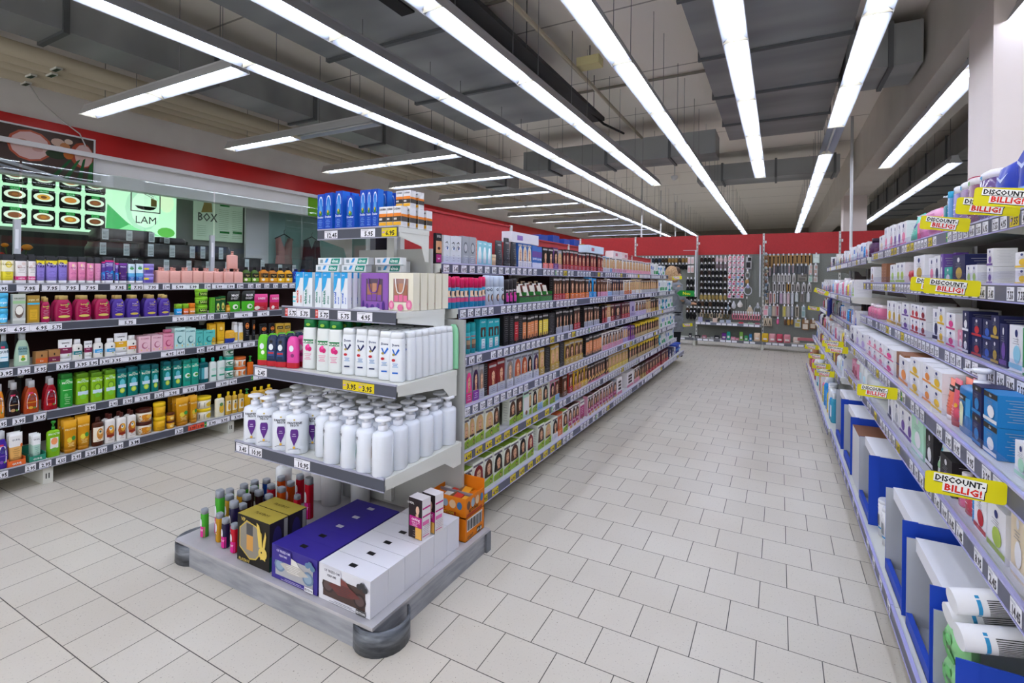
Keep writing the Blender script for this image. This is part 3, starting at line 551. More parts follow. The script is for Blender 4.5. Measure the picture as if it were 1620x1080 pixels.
# ---------------------------------------------------------------- endcap
t = thing('base_tray', 'low galvanised base tray with curved corner bumpers at the head of the gondola', 'base tray', (-2.225, 2.06, 0))
TRAY = noisy('worn_zinc', '8d9096', 'a5a7ac', 7, 0.5, 0.25, (1, 1, 6), 4)
b = B(); b.box(-0.735, 0.735, -0.485, 0.48, 0.112, 0.127, noisy('tray_top', 'a5a4a6', 'b8b5b8', 5, 0.5)); obj('tray_top', b, t)
b = B(); b.box(-0.725, 0.725, -0.475, -0.46, 0.0, 0.112, TRAY); b.box(0.71, 0.725, -0.46, 0.44, 0.0, 0.112, TRAY); b.box(-0.725, -0.71, -0.46, 0.44, 0, 0.112, TRAY); b.box(0.69, 0.74, 0.44, 0.485, 0, 0.112, '6f7277'); obj('skirt', b, t)
BUMP = noisy('scuffed_zinc', '4b4f55', '787d84', 9, 0.4, 0.6, (1, 1, 5), 4)
for sx in (-1, 1):
    b = B(); rings = []
    R0 = 0.125
    for k in range(17):
        an = math.radians(60 - 225 * k / 16)
        if sx < 0: an = math.pi - an
        cx, cy = sx * 0.685, -0.372
        c_, s_ = math.cos(an), math.sin(an)
        rings.append([(cx + R0 * c_, cy + R0 * s_, 0.0), (cx + R0 * c_, cy + R0 * s_, 0.108), (cx + (R0 - 0.01) * c_, cy + (R0 - 0.01) * s_, 0.108), (cx + (R0 - 0.01) * c_, cy + (R0 - 0.01) * s_, 0.0)])
    b.loft(rings, BUMP, True); obj('bumper', b, t)
t = thing('display_column', 'light grey upright back panel of the endcap at the head of the gondola', 'display back', (-2.2, 2.49, 0))
b = B(); b.box(-0.55, 0.55, -0.012, 0.012, 0.14, 1.35, 'a9aaa6'); b.box(-0.3, 0.3, -0.012, 0.012, 1.35, 1.78, 'a9aaa6'); obj('back_panel', b, t)
b = B(); b.box(-0.03, 0.03, -0.04, -0.013, 0.17, 1.88, 'd0d1cc')
for k in range(12): b.box(-0.008, 0.008, -0.042, -0.04, 0.3 + k * 0.125, 0.35 + k * 0.125, '2b2b2d')
obj('upright', b, t)
EC = [('topmost', 2.159, 1.885, -2.527, -1.879, [(-2.461, -2.351, '12.45'), (-2.159, -2.05, '5.95'), (-2.0, -1.887, 'Y6.95')], 0.14),
      ('second', 2.01, 1.415, -2.654, -1.756, [(-2.622, -2.517, 'S5.75'), (-2.514, -2.406, '5.75'), (-2.358, -2.249, 'S5.75'), (-2.18, -2.078, '5.75'), (-2.03, -1.92, '4.95')], 0.12),
      ('third', 1.913, 1.06, -2.776, -1.664, [(-2.76, -2.65, '2.45'), (-2.03, -1.92, 'Y3.95'), (-1.918, -1.81, 'Y3.95')], 0.1),
      ('lowest', 1.796, 0.645, -2.766, -1.627, [(-2.752, -2.64, '3.45'), (-2.634, -2.52, '10.95'), (-2.255, -2.135, '10.95')], 0.08)]
for nm, y, z, x0, x1, l, bh in EC:
    cx = (x0 + x1) / 2
    sh = shelf('tapering white metal endcap shelf with dark price rail, %s of four' % nm, (cx, y, z), 0, x0 - cx, x1 - cx, 2.435 - y, [(p - cx, q - cx, s) for p, q, s in l], 'endcap shelves', lip=M('9fa0b2', 0.3), bh=bh)
# ---------------------------------------------------------------- discount flags
def flag_mesh():
    p = B()
    w, h = 0.175, 0.062; r = 0.009
    pts = []
    for cx, cz, a0 in ((-r, -h / 2 + r, -90), (-r, h / 2 - r, 0), (-w + r, h / 2 - r, 90), (-w + r, -h / 2 + r, 180)):
        for k in range(4): a = math.radians(a0 + 30 * k); pts.append((cx + r * math.cos(a), cz + r * math.sin(a)))
    Y = M('d9cf14', 0.45)
    p.face([(x, -0.001, z) for x, z in pts], Y); p.face([(x, 0.001, z) for x, z in reversed(pts)], Y)
    def rt(cx, cz):
        a = math.radians(-4); c, s = math.cos(a), math.sin(a)
        return lambda x, z, y=-0.003: (cx + x * c - z * s, y, cz + x * s + z * c)
    for txt, cx, cz, col, hh, wb in (('DISCOUNT-', -0.1, 0.006, '141416', 0.0155, 0.108), ('BILLIG!', -0.092, -0.0185, 'd32218', 0.018, 0.084)):
        f = rt(cx, cz)
        for y, d, c in ((-0.0016, 0.0022, '1c1c1c'), (-0.0022, 0.0, 'f2f2ee')):
            p.face([f(-wb / 2 - 0.003 + d, -0.004 - d, y), f(wb / 2 + 0.003 + d, -0.004 - d, y), f(wb / 2 + 0.003 + d, hh + 0.004 - d, y), f(-wb / 2 - 0.003 + d, hh + 0.004 - d, y)], c)
        p.text(txt, col, f, hh, wb, 0.036)
    q = B(); q.box(-0.022, 0.03, 0.0015, 0.003, -0.028, 0.028, CLEAR)
    return p.mesh('flag_card'), q.mesh('clear_clip')
FC, CL = flag_mesh()
def flag(label, x, y, z, tilt=0.0, g='discount flags on the right rack', turn=0.0):
    t = thing('discount_flag', label, 'sign', (x, y, z), turn, g)
    t.rotation_euler = (0, tilt, turn)
    obj('flag_card', FC, t); obj('clear_clip', CL, t)
for i, (x, y, z, tl, s) in enumerate([(0.745, 2.92, 1.86, 0.13, 'top shelf of the right rack, farthest of three'), (0.745, 2.39, 1.87, 0.1, 'top shelf of the right rack, middle of three'), (0.745, 2.2, 1.875, 0.1, 'top shelf of the right rack, nearest of three'),
        (0.69, 2.8, 1.585, 0.08, 'second shelf of the right rack, farther of two'), (0.69, 2.57, 1.58, 0.07, 'second shelf of the right rack, nearer of two'), (0.55, 3.25, 1.02, 0.03, 'fourth shelf of the right rack, over the empty cartons'), (0.55, 1.83, 1.03, 0.02, 'fourth shelf of the right rack, lowest and nearest'),
        (0.55, 5.72, 1.0, 0.03, 'fourth shelf of the right rack, farther of a pair'), (0.55, 5.36, 0.99, 0.03, 'fourth shelf of the right rack, nearer of a pair'), (0.51, 8.4, 0.66, 0.02, 'low far shelf of the right rack, farthest of four'), (0.51, 7.4, 0.66, 0.02, 'low far shelf of the right rack, second of four'), (0.51, 6.55, 0.66, 0.02, 'low far shelf of the right rack, third of four'), (0.51, 6.1, 0.65, 0.02, 'low far shelf of the right rack, nearest of four'),
        (0.59, 8.0, 1.44, 0.35, 'second far shelf of the right rack, tilted down'), (0.61, 9.95, 1.14, 0.12, 'third far shelf of the right rack, at its end')]):
    flag('yellow discount flag clipped to the ' + s, x, y, z, tl)
# ================================================================ goods: shapes
def decal(b, spec, w, h, fr):
    """flat print on a front: fr(x, z, off) gives the surface point; x within +-w/2, z within 0..h"""
    off = 0.0006
    for it in spec.split(';'):
        q = it.split()
        if not q: continue
        k = q[0]; off += 0.0004
        X = lambda v: float(v) * w / 2
        Z = lambda v: float(v) * h
        if k == 'r':
            x0, z0, x1, z1 = X(q[1]), Z(q[2]), X(q[3]), Z(q[4]); n = max(1, int(abs(float(q[3]) - float(q[1])) / 0.28)) if fr.curved else 1
            nz = 3 if fr.curved and abs(z1 - z0) > h * 0.25 else 1
            for i in range(n):
                a, c = x0 + (x1 - x0) * i / n, x0 + (x1 - x0) * (i + 1) / n
                for j in range(nz):
                    e, g = z0 + (z1 - z0) * j / nz, z0 + (z1 - z0) * (j + 1) / nz
                    b.face([fr(a, e, off), fr(c, e, off), fr(c, g, off), fr(a, g, off)], q[5])
        elif k == 'e':
            cx, cz, rx, rz = X(q[1]), Z(q[2]), float(q[3]) * w / 2, float(q[4]) * h
            n = 12; o1 = [fr(cx + rx * math.cos(2 * math.pi * j / n), cz + rz * math.sin(2 * math.pi * j / n), off) for j in range(n)]
            if fr.curved:
                o2 = [fr(cx + rx / 2 * math.cos(2 * math.pi * j / n), cz + rz / 2 * math.sin(2 * math.pi * j / n), off) for j in range(n)]
                b.faces(o1 + o2 + [fr(cx, cz, off)], [(j, (j + 1) % n, n + (j + 1) % n, n + j) for j in range(n)] + [(n + j, n + (j + 1) % n, 2 * n) for j in range(n)], q[5])
            else: b.face(o1, q[5])
        elif k == 'p':
            b.face([fr(X(s.split(',')[0]), Z(s.split(',')[1]), off) for s in q[1:-1]], q[-1])
        elif k == 't':
            cx, cz, hh = X(q[1]), Z(q[2]), float(q[3]) * h
            wm = float(q[6]) * w if len(q) > 6 else w * 0.85
            o_ = off + (0.0009 if fr.curved else 0)
            b.text(q[4].replace('_', ' '), q[5], lambda x, z: fr(cx + x, cz + z, o_), hh, wm)
        elif k == 'v':   # text running up the side
            cx, cz, hh = X(q[1]), Z(q[2]), float(q[3]) * w
            b.text(q[4], q[5], lambda x, z: fr(cx - z, cz + x, off), hh, float(q[6]) * h)
        elif k == 'l':   # small lines of print
            n = int(q[4]); z0, z1 = float(q[2]), float(q[3]); xw = float(q[1])
            for i in range(n):
                z = z0 + (z1 - z0) * i / max(1, n - 1); ww = xw * (0.6 + 0.4 * ((i * 7 + 3) % 5) / 4)
                b.face([fr(X(-ww), Z(z), off), fr(X(ww), Z(z), off), fr(X(ww), Z(z + 0.012), off), fr(X(-ww), Z(z + 0.012), off)], q[5])
class Flat:
    curved = False
    def __init__(s, y): s.y = y
    def __call__(s, x, z, o): return (x, s.y - o, z)
class Round:
    curved = True
    def __init__(s, prof, p): s.prof = prof; s.p = p
    def __call__(s, x, z, o):
        pr = s.prof
        a, bb = pr[-1][1:]
        for i in range(len(pr) - 1):
            if pr[i][0] <= z <= pr[i + 1][0]:
                t = (z - pr[i][0]) / max(1e-6, pr[i + 1][0] - pr[i][0])
                a = pr[i][1] + t * (pr[i + 1][1] - pr[i][1]); bb = pr[i][2] + t * (pr[i + 1][2] - pr[i][2]); break
        u = min(0.985, abs(x) / max(a, 1e-6))
        return (x, -bb * (1 - u ** s.p) ** (1 / s.p) - o, z)
SHP = {  # (z, width, depth) of the body, start of the cap, cap width, cap depth
    'std': ([(0, .92, .9), (.03, 1, 1), (.72, 1, 1), (.79, .9, .9), (.83, .5, .55)], .82, .46, .5),
    'ogx': ([(0, .78, .8), (.04, .9, .95), (.28, 1, 1), (.55, .98, 1), (.72, .84, .95), (.84, .55, .75)], .83, .52, .7),
    'guhl': ([(0, .92, .92), (.04, 1, 1), (.3, .98, 1), (.5, .88, .95), (.66, .72, .85), (.77, .48, .6), (.8, .4, .5)], .79, .42, .55),
    'straight': ([(0, .94, .94), (.02, 1, 1), (.83, .97, .97), (.845, .93, .93)], .84, .95, .95),
    'taper': ([(0, .95, .95), (.02, 1, 1), (.5, .98, .98), (.8, .86, .86), (.86, .8, .8)], .85, .8, .82),
    'oil': ([(0, .95, .95), (.03, 1, 1), (.62, 1, 1), (.7, .86, .9), (.78, .5, .55), (.82, .42, .46)], .8, .4, .45),
    'dove': ([(0, .92, .9), (.02, 1, 1), (.4, .97, 1), (.8, .94, .96), (.86, .9, .9), (.87, .88, .88)], .865, .88, .88),
    'arch': ([(0, .97, .97), (.02, 1, 1), (.62, 1, 1), (.8, .96, .97), (.9, .84, .88), (.97, .6, .7), (1, .4, .5)], 1, 0, 0),
    'palm': ([(0, .9, .9), (.03, 1, 1), (.35, .96, 1), (.6, .98, 1), (.8, .9, .96), (.84, .86, .92)], .83, .86, .9),
    'small': ([(0, .94, .94), (.02, 1, 1), (.66, .98, .98), (.74, .78, .85), (.78, .55, .62)], .77, .6, .65),
    'flask': ([(0, .95, .95), (.03, 1, 1), (.74, 1, 1), (.8, .95, .95), (.835, .5, .6)], .83, .4, .5),
}
def k_box(w, d, h, P):
    b = B(); c = P['c']; sd = P.get('side', c)
    b.box(-w / 2, w / 2, -d / 2, d / 2, 0, h, M(sd, .5), top=M(P.get('top', c), .5), front=M(c, .5))
    if 'dec' in P: decal(b, P['dec'], w, h, Flat(-d / 2))
    for sx in (-1, 1):
        if 'sdec' in P:
            n0 = len(b.v); decal(b, P['sdec'], d, h, Flat(-w / 2))
            b.v[n0:] = [(-sx * -y if False else (w / 2 + (-y - w / 2)) * sx, x * sx, z) for x, y, z in b.v[n0:]]
    return b, []
def k_bottle(w, d, h, P):
    pr, cz, cw, cd = SHP[P.get('shape', 'std')]; p = P.get('p', 2.4)
    prof = [(z * h, a * w / 2, q * d / 2) for z, a, q in pr]
    b = B(); b.lathe(prof, M(P['c'], P.get('rough', .25)), 16, p)
    fr = Round(prof, p)
    if 'foot' in P: b.lathe([(0.001, prof[1][1] * 1.012, prof[1][2] * 1.012), (h * .17, prof[1][1] * 1.012, prof[1][2] * 1.012)], P['foot'], 16, p, cap0=False, cap1=False)
    if 'dec' in P: decal(b, P['dec'], w, h, fr)
    parts = []
    if cz < 1:
        q = B(); cc = M(P.get('cap', 'dddddd'), .35)
        q.lathe([(cz * h, cw * w / 2, cd * d / 2), (h * .985, cw * w / 2 * P.get('ct', .96), cd * d / 2 * P.get('ct', .96)), (h, cw * w / 2 * P.get('ct', .96) * .88, cd * d / 2 * .86)], cc, 14, p)
        parts.append(('cap', q))
    return b, parts
def k_pump(w, d, h, P):
    p = P.get('p', 2.4); bh = P.get('bh', .76)
    prof = [(z * h, a * w / 2, q * d / 2) for z, a, q in ((0, .94, .94), (.015, 1, 1), (bh - .07, 1, 1), (bh - .03, .93, .93), (bh, .6, .62), (bh + .005, .38, .42))]
    b = B(); b.lathe(prof, M(P['c'], P.get('rough', .22)), 18, p)
    if 'dec' in P: decal(b, P['dec'], w, h, Round(prof, p))
    q = B(); cc = M(P.get('cap', 'f0f0f2'), .3); r = min(w, d) * .25
    q.lathe([(bh * h, r, r), (bh * h + h * .1, r * .95, r * .95)], cc, 12)
    q.lathe([(bh * h + h * .1, r * .5, r * .5), (h * .935, r * .5, r * .5)], cc, 10)
    hr = r * P.get('head', 1.35)
    q.lathe([(h * .925, r * .7, r * .7), (h * .955, hr, hr), (h * .985, hr, hr), (h, hr * .75, hr * .75)], cc, 12)
    if P.get('spout', 1): q.box(-r * .4, r * .4, -hr * 1.7, 0, h * .955, h * .98, cc)
    return b, [('pump_head', q)]
def k_tube(w, d, h, P):
    """crimped tube standing on its cap"""
    ch = P.get('ch', .12); n = 14
    def ring(z, a, q, p=2.0):
        return [(a * math.copysign(abs(math.cos(2 * math.pi * (j + .5) / n)) ** (2 / p), math.cos(2 * math.pi * (j + .5) / n)), q * math.copysign(abs(math.sin(2 * math.pi * (j + .5) / n)) ** (2 / p), math.sin(2 * math.pi * (j + .5) / n)), z) for j in range(n)]
    b = B(); prof = [(ch * h, w * .44, d * .45), (h * .3, w * .46, d * .42), (h * .6, w * .48, d * .28), (h * .8, w * .5, d * .14), (h * .81, w * .5, d * .13), (h, w * .5, .003)]
    cols = [M(P['c'], .35)] * 3 + [M(P.get('crimp', P['c']), .35)] * 2
    b.loft([ring(z, a, q) for z, a, q in prof], cols)
    if 'dec' in P: decal(b, P['dec'], w, h, Round(prof, 2.2))
    q = B(); q.lathe([(0, w * .42, d * .44), (ch * h, w * .44, d * .45)], M(P.get('cap', '1c1c20'), .35), n)
    return b, [('cap', q)]
def k_jar(w, d, h, P):
    p = P.get('p', 2.0); lh = P.get('lid_h', .28); tp = P.get('taper', .92)
    prof = [(0, w / 2 * tp, w / 2 * tp), (h * (1 - lh), w / 2 * .985, w / 2 * .985)]
    b = B(); b.lathe(prof, M(P['c'], .4), 18, p)
    if 'dec' in P: decal(b, P['dec'], w, h, Round(prof, p))
    q = B(); q.lathe([(h * (1 - lh), w / 2, w / 2), (h * .96, w / 2, w / 2), (h, w * .46, w * .46)], M(P['cap'], .35), 18, p)
    return b, [('lid', q)]
def k_can(w, d, h, P):
    """spray can: body, shoulder, tall cap"""
    cz = P.get('cz', .66)
    prof = [(0, w * .48, w * .48), (.01 * h, w / 2, w / 2), (cz * h, w / 2, w / 2)]
    b = B(); b.lathe(prof, M(P['c'], .3), 16)
    if 'dec' in P: decal(b, P['dec'], w, h, Round(prof, 2.0))
    q = B(); q.lathe([(cz * h, w * .5, w * .5), (h * .95, w * .485, w * .485), (h, w * .4, w * .4)], P['cap'] if not isinstance(P['cap'], str) else M(P['cap'], .3), 16)
    return b, [('cap', q)]
def k_pouch(w, d, h, P):
    """soft pillow pack"""
    b = B(); n, m = 8, 8; top = []; bot = []
    rnd = random.Random(int(w * 1e4 + h * 1e3))
    for i in range(m + 1):
        for s, L_ in ((-1, top), (1, bot)):
            L_.append([])
            for j in range(n + 1):
                u, v = j / n * 2 - 1, i / m * 2 - 1
                q = ((1 - abs(u) ** 3) * (1 - abs(v) ** 4)) ** .5 if abs(u) < 1 and abs(v) < 1 else 0
                q *= 1 + .18 * rnd.uniform(-1, 1)
                L_[-1].append((u * w / 2 * (1 - .05 * abs(v) ** 2), s * d / 2 * q, (v + 1) / 2 * h))
    mt = M(P['c'], .3); sm = M(P.get('band', P['c']), .3)
    for L_ in (top, bot):
        pts = [p for r in L_ for p in r]
        lo = [(i * (n + 1) + j, i * (n + 1) + j + 1, (i + 1) * (n + 1) + j + 1, (i + 1) * (n + 1) + j) for i in range(m) for j in range(n) if not P.get('band') or i >= P.get('bn', 3)]
        hi = [(i * (n + 1) + j, i * (n + 1) + j + 1, (i + 1) * (n + 1) + j + 1, (i + 1) * (n + 1) + j) for i in range(m) for j in range(n) if P.get('band') and i < P.get('bn', 3)]
        b.faces(pts, lo, mt, True)
        if hi: b.faces(pts, hi, sm, True)
    if 'dec' in P:
        class PF:
            curved = True
            def __call__(s, x, z, o):
                u, v = 2 * x / w, 2 * z / h - 1
                q = max(0, (1 - abs(u) ** 3) * (1 - abs(v) ** 4)) ** .5
                return (x, -d / 2 * q * 1.16 - o, z)
        decal(b, P['dec'], w, h, PF())
    return b, []
def k_tray(w, d, h, P):
    """small counter tray of leaning sachets"""
    b = B(); c = P['c']
    b.box(-w / 2, w / 2, -d / 2, -d / 2 + .003, 0, h * .33, c); b.box(-w / 2, -w / 2 + .003, -d / 2, d / 2, 0, h * .5, c); b.box(w / 2 - .003, w / 2, -d / 2, d / 2, 0, h * .5, c); b.box(-w / 2, w / 2, -d / 2, d / 2, 0, .003, c); b.box(-w / 2, w / 2, d / 2 - .003, d / 2, 0, h * .6, '6c6258')
    b.box(-w / 2 + .001, w / 2 - .001, -d / 2 - .001, -d / 2, h * .27, h * .34, '43302e')
    parts = []
    for i in range(P.get('n', 5)):
        q = B(); y = -d / 2 + .012 + i * d * .17
        a, e = w * .42, P['h2']
        s_ = w * .1 * (i - 1.5); a = w * .3; tz = h * (.8 + .05 * i)
        q.faces([(-a, y, .004), (a, y, .004), (a + s_, y + .03, tz), (-a + s_, y + .03, tz), (-a, y + .004, .004), (a, y + .004, .004), (a + s_, y + .034, tz), (-a + s_, y + .034, tz)], [(0, 1, 2, 3), (7, 6, 5, 4), (3, 2, 6, 7), (0, 3, 7, 4), (1, 5, 6, 2)], e[i % len(e)])
        parts.append(('sachet', q))
    return b, parts
def k_blister(w, d, h, P):
    b = B(); b.box(-w / 2, w / 2, -.002, .002, 0, h, P['c'])
    if 'dec' in P: decal(b, P['dec'], w, h, Flat(-.002))
    q = B(); q.lathe([(h * .1, w * .28, d * .4), (h * .5, w * .3, d * .4), (h * .75, w * .12, d * .3)], M(P.get('in', 'dfe8ee'), .3), 10, 2.2)
    return b, [('contents', q)]
KIND = dict(box=k_box, bottle=k_bottle, pump=k_pump, tube=k_tube, jar=k_jar, can=k_can, pouch=k_pouch, tray=k_tray, blister=k_blister)
# ================================================================ goods: kinds
T = {}
def t_(name, kind, oname, cat, phrase, ratio, **P): T[name] = (kind, oname, cat, phrase, ratio, P)
def hairtube(n, phrase, c, dec, **k): t_(n, 'tube', 'hair_tube', 'tube', phrase, .55, c=c, crimp=k.pop('crimp', '1b1b1f'), cap=k.pop('cap', 'd9d9de'), dec=dec, **k)
hairtube('tube_cream', 'cream tube with black top', 'e8d9a8', 'l .6 .3 .6 5 9a8a5a')
hairtube('tube_lemon', 'yellow and white lemon tube with black top', 'e6d638', 'r -.95 .42 .95 .8 efe9c8;e .1 .66 .5 .11 d8c21e;e .1 .66 .36 .075 efe08a;t 0 .64 .07 Lemon 8a7a10;l .5 .26 .4 4 8a7a10')
hairtube('tube_floral', 'white floral tube with black top and pink foot', 'e9e4e2', 'e -.3 .6 .4 .06 dcc8c4;e .4 .7 .35 .06 e2cfc8;t 0 .55 .04 Blossom 7a5a4a;l .6 .4 .5 3 9a8a80;r -.9 .14 .9 .26 d4307e;t 0 .17 .05 NEW f0e0e8')
hairtube('tube_violet', 'lilac tube with yellow band and black top', '8f7fd0', 'r -.97 .7 .97 .86 e2cf28;p -.9,.74 -.7,.63 -.4,.69 -.1,.6 .3,.69 .6,.62 .9,.75 .4,.8 0,.77 -.5,.81 3c2a78;t 0 .68 .065 Violet efe8ff;t 0 .6 .05 Crush 3a2a70;l .6 .24 .45 5 6a5ab0')
hairtube('tube_pink', 'pink tube with black top', 'e78bb4', 'e .2 .62 .5 .12 f0b8cc;e -.1 .68 .2 .05 f4e0a0;t 0 .56 .05 PINK a04878;l .6 .22 .42 5 c05a90')
hairtube('tube_palepink', 'pale pink tube with black top', 'dc90b4', 'l .6 .2 .6 7 c06a98')
hairtube('tube_bluviolet', 'blue-purple tube with magenta line and black top', '5a3a9a', 'r -.97 .8 .97 .86 d8287e;t 0 .7 .06 FRIZZ e8e0ff;t 0 .64 .035 SMOOTH e8e0ff;p -.97,.14 .97,.14 .97,.44 .5,.5 .1,.4 -.4,.48 -.97,.42 2f93dc;l .6 .2 .36 4 bfe0ff')
hairtube('tube_plum', 'dark plum tube with gold streak and black top', '4c2470', 'r -.97 .78 .97 .86 7c3aa0;t 0 .68 .055 FRIZZ d8c8f0;p -.8,.4 .8,.46 .8,.5 -.8,.45 c8a048;l .5 .2 .32 4 9a7ac0')
hairtube('tube_bluegreen', 'white-and-blue tube with green leaf and black top', '3f74c4', 'r -.97 .45 .97 .86 d4e6ee;e 0 .66 .6 .06 4a9a5a;t 0 .72 .05 SEA 2a5a7a;r -.97 .3 .97 .45 5aa8d8;l .6 .16 .26 3 cfe0ff')
t_('jar_lavender', 'jar', 'hair_mask_jar', 'jar', 'lavender jar with yellow band', 1, c='8f7fd0', cap='a293dc', dec='r -.8 .1 .8 .4 5b4a9c;r -.8 .4 -.1 .58 e0cf2a', lid_h=.34, p=3.5)
t_('pump_peach', 'pump', 'shampoo_pump_bottle', 'bottle', 'flat peach pink pump bottle', .5, c='e2aba0', cap='dba094', bh=.8, p=6, head=1.1, dec='l .3 .3 .36 2 d29a90')
def oil(n, phrase, c, lab): t_(n, 'bottle', 'hair_oil_bottle', 'bottle', phrase, .6, shape='oil', c=c, cap='161618', p=3.4, dec='r -.9 .34 .9 .6 1c1c18;t 0 .47 .06 Natural c8b070;t 0 .4 .05 Box c8b070;r -.9 .12 .9 .34 %s;e -.4 .22 .35 .08 f0e6d0' % lab)
oil('oil_green', 'dark green bottle with black neck and avocado label', '3c5a1c', '7aa838')
oil('oil_amber', 'amber bottle with black neck and orange label', 'b8741c', 'e0a020')
oil('oil_yellow', 'golden yellow bottle with black neck', 'd49a14', 'e8bc28')
def simple(n, phrase, c, cap, dec, shape='std', ratio=.6, oname='shampoo_bottle', p=2.4, **k): t_(n, 'bottle', oname, 'bottle', phrase, ratio, shape=shape, c=c, cap=cap, dec=dec, p=p, **k)
simple('bottle_blue', 'deep blue bottle', '1d3fa0', '14245c', 'r -.8 .3 .8 .5 3a6ad0;t 0 .55 .08 SPRAY d0dcf4')
simple('bottle_red', 'red bottle', 'b01a26', '7a1018', 'r -.8 .3 .8 .5 d84a50')
t_('jar_aqua', 'jar', 'hair_mask_jar', 'jar', 'light blue round jar with gold rim', 1, c='2f9ad0', cap='4fb4dc', dec='e 0 .4 .7 .3 58c0e8;t 0 .36 .12 argan e8f4fa;r -.9 .08 .9 .14 b8953c')
t_('box_coconut', 'box', 'hair_oil_carton', 'box', 'grey and green coconut carton', .7, c='b9bdb4', top='8fb48a', dec='r -1 .68 1 .78 9ac490;t 0 .84 .06 coconut 4a6a4a;e 0 .42 .7 .22 6a5a50;e 0 .46 .6 .15 e8e6dc;r -1 .12 1 .2 d0d2ca')
t_('box_amber', 'box', 'hair_oil_carton', 'box', 'gold carton with blue stripe and amber window', .7, c='a08038', top='b08c44', dec='r -1 .68 1 .74 38a8cc;t 0 .82 .07 argan_oil e8dca8;r -.8 .08 .8 .62 b58a1e;r -.6 .14 .6 .5 d4a82c;l .5 .2 .4 4 7a5a10')
for n_, ph, c in (('ogx_magenta', 'magenta egg shaped bottle with gold cap', 'a01c4e'), ('ogx_purple', 'purple egg shaped bottle with gold cap', '4c3492')):
    simple(n_, ph, c, 'b49a5c', 't 0 .62 .06 keratin e0c468 .6;t .2 .55 .055 oil e0c468;e .42 .68 .12 .04 5a9a4a;l .6 .3 .5 6 c88aa0;e 0 .2 .65 .05 d8c468' if 'mag' in n_ else 't 0 .6 .055 biotin b8a8d8 .6;t .1 .53 .05 collagen d0b868 .6;e .42 .68 .12 .04 b09a50;l .6 .3 .46 5 8a78c0;e 0 .18 .6 .05 c8b04c', 'ogx', .5, p=2.2)
for n_, ph, c2_ in (('jar_lime_blue', 'small lime jar in a blue carton', '2aa0dc'), ('jar_lime_orange', 'small lime jar in an orange carton', 'd8642a')):
    t_(n_, 'jar', 'hair_wax_jar', 'jar', ph, 1, c=c2_, cap='86b82a', lid_h=.42, p=5, dec='t 0 .2 .14 WAX eef4f8')
t_('jar_orange_small', 'jar', 'hair_wax_jar', 'jar', 'small orange jar in an orange carton', 1, c='e08a2a', cap='e07a1c', lid_h=.42, p=5, dec='t 0 .2 .14 WAX f4efe4')
t_('can_lime', 'jar', 'hair_wax_jar', 'jar', 'flat lime green jar with black label', 1, c='7ab82a', cap='8ccc34', lid_h=.3, dec='r -.75 .2 .75 .6 181c14;t 0 .3 .24 WAX c8e478')
t_('box_green', 'box', 'hair_gel_carton', 'box', 'plain bright green carton', .8, c='5aa62a', dec='l .5 .2 .8 5 3c7a1c')
t_('box_avocado', 'box', 'mask_carton', 'box', 'dark green carton with avocado print', .7, c='1f5a2c', dec='e 0 .4 .55 .22 cfd86a;e 0 .36 .25 .1 7a3a1c;t 0 .8 .07 natural d8c86a;t 0 .12 .05 avocado e8e8c0')
simple('vial_amber', 'little amber vial', 'b87a1c', '2a2018', 'r -.8 .2 .8 .5 e0b040', 'small', 1, 'hair_oil_vial', 2)
t_('bag_green', 'pouch', 'face_mask_pouch', 'pouch', 'black and green crinkled mask pouch', .3, c='1c1f1c', band='4cae2a', bn=4, dec='t 0 .74 .1 MASK e8e8e8;t -.1 .6 .09 SHEET d0d0d0;e 0 .25 .4 .12 e8f0e0;e .1 .24 .2 .06 3a9a2a')
t_('bag_pink', 'pouch', 'face_mask_pouch', 'pouch', 'pink and red crinkled mask pouch', .3, c='d23a80', band='c42a3c', bn=4, dec='t 0 .68 .12 DRESS f4d8e4;e -.5 .18 .3 .12 e8e0d8;l .4 .1 .2 2 f0d0d4')
simple('shampoo_darkteal', 'dark teal bottle with white shield label', '2c5866', 'b4bcc0', 'r -.7 .2 .7 .56 dce8ee;t 0 .44 .07 GUHL 2a4a5a;r -.6 .3 .6 .33 58b0d0;r -.5 .58 .1 .64 c8385c', 'guhl', .5)
simple('shampoo_pale', 'pale green bottle with teal label and flower', 'a8c4ac', 'a9b0b2', 'r -.55 .34 .55 .6 7ea6a4;t 0 .5 .06 GUHL 28444c;t 0 .43 .035 NATUR 28444c;r -.5 .14 .5 .34 e4ecd8;e 0 .29 .2 .04 e8b83a;e 0 .21 .3 .05 6aa63a', 'guhl', .5)
for n_, ph, c2_ in (('box_kraft_orange', 'small brown kraft carton with orange band', 'c8602a'), ('box_kraft_plum', 'small brown kraft carton with plum band', '7a2a48')):
    t_(n_, 'box', 'soap_carton', 'box', ph, .9, c='a5794a', top='a87e50', dec='r -1 .1 1 .48 %s;t 0 .2 .12 bio e8d4c0;e 0 .68 .14 .1 3a2a20' % c2_)
for n_, ph, c2_ in (('sante_plum', 'white crimped tube with plum band', '7a1f48'), ('sante_yellow', 'white crimped tube with yellow band', 'dca820')):
    hairtube(n_, ph, 'e6e6e6', 't 0 .8 .065 SANTE 4a4a50;e 0 .69 .13 .035 2c2a30;r -.97 .36 .97 .62 %s;t -.1 .52 .05 family f0e4e8;e .3 .28 .12 .03 8ab43a' % c2_, crimp='e0e0e2', cap='e4e4e6')
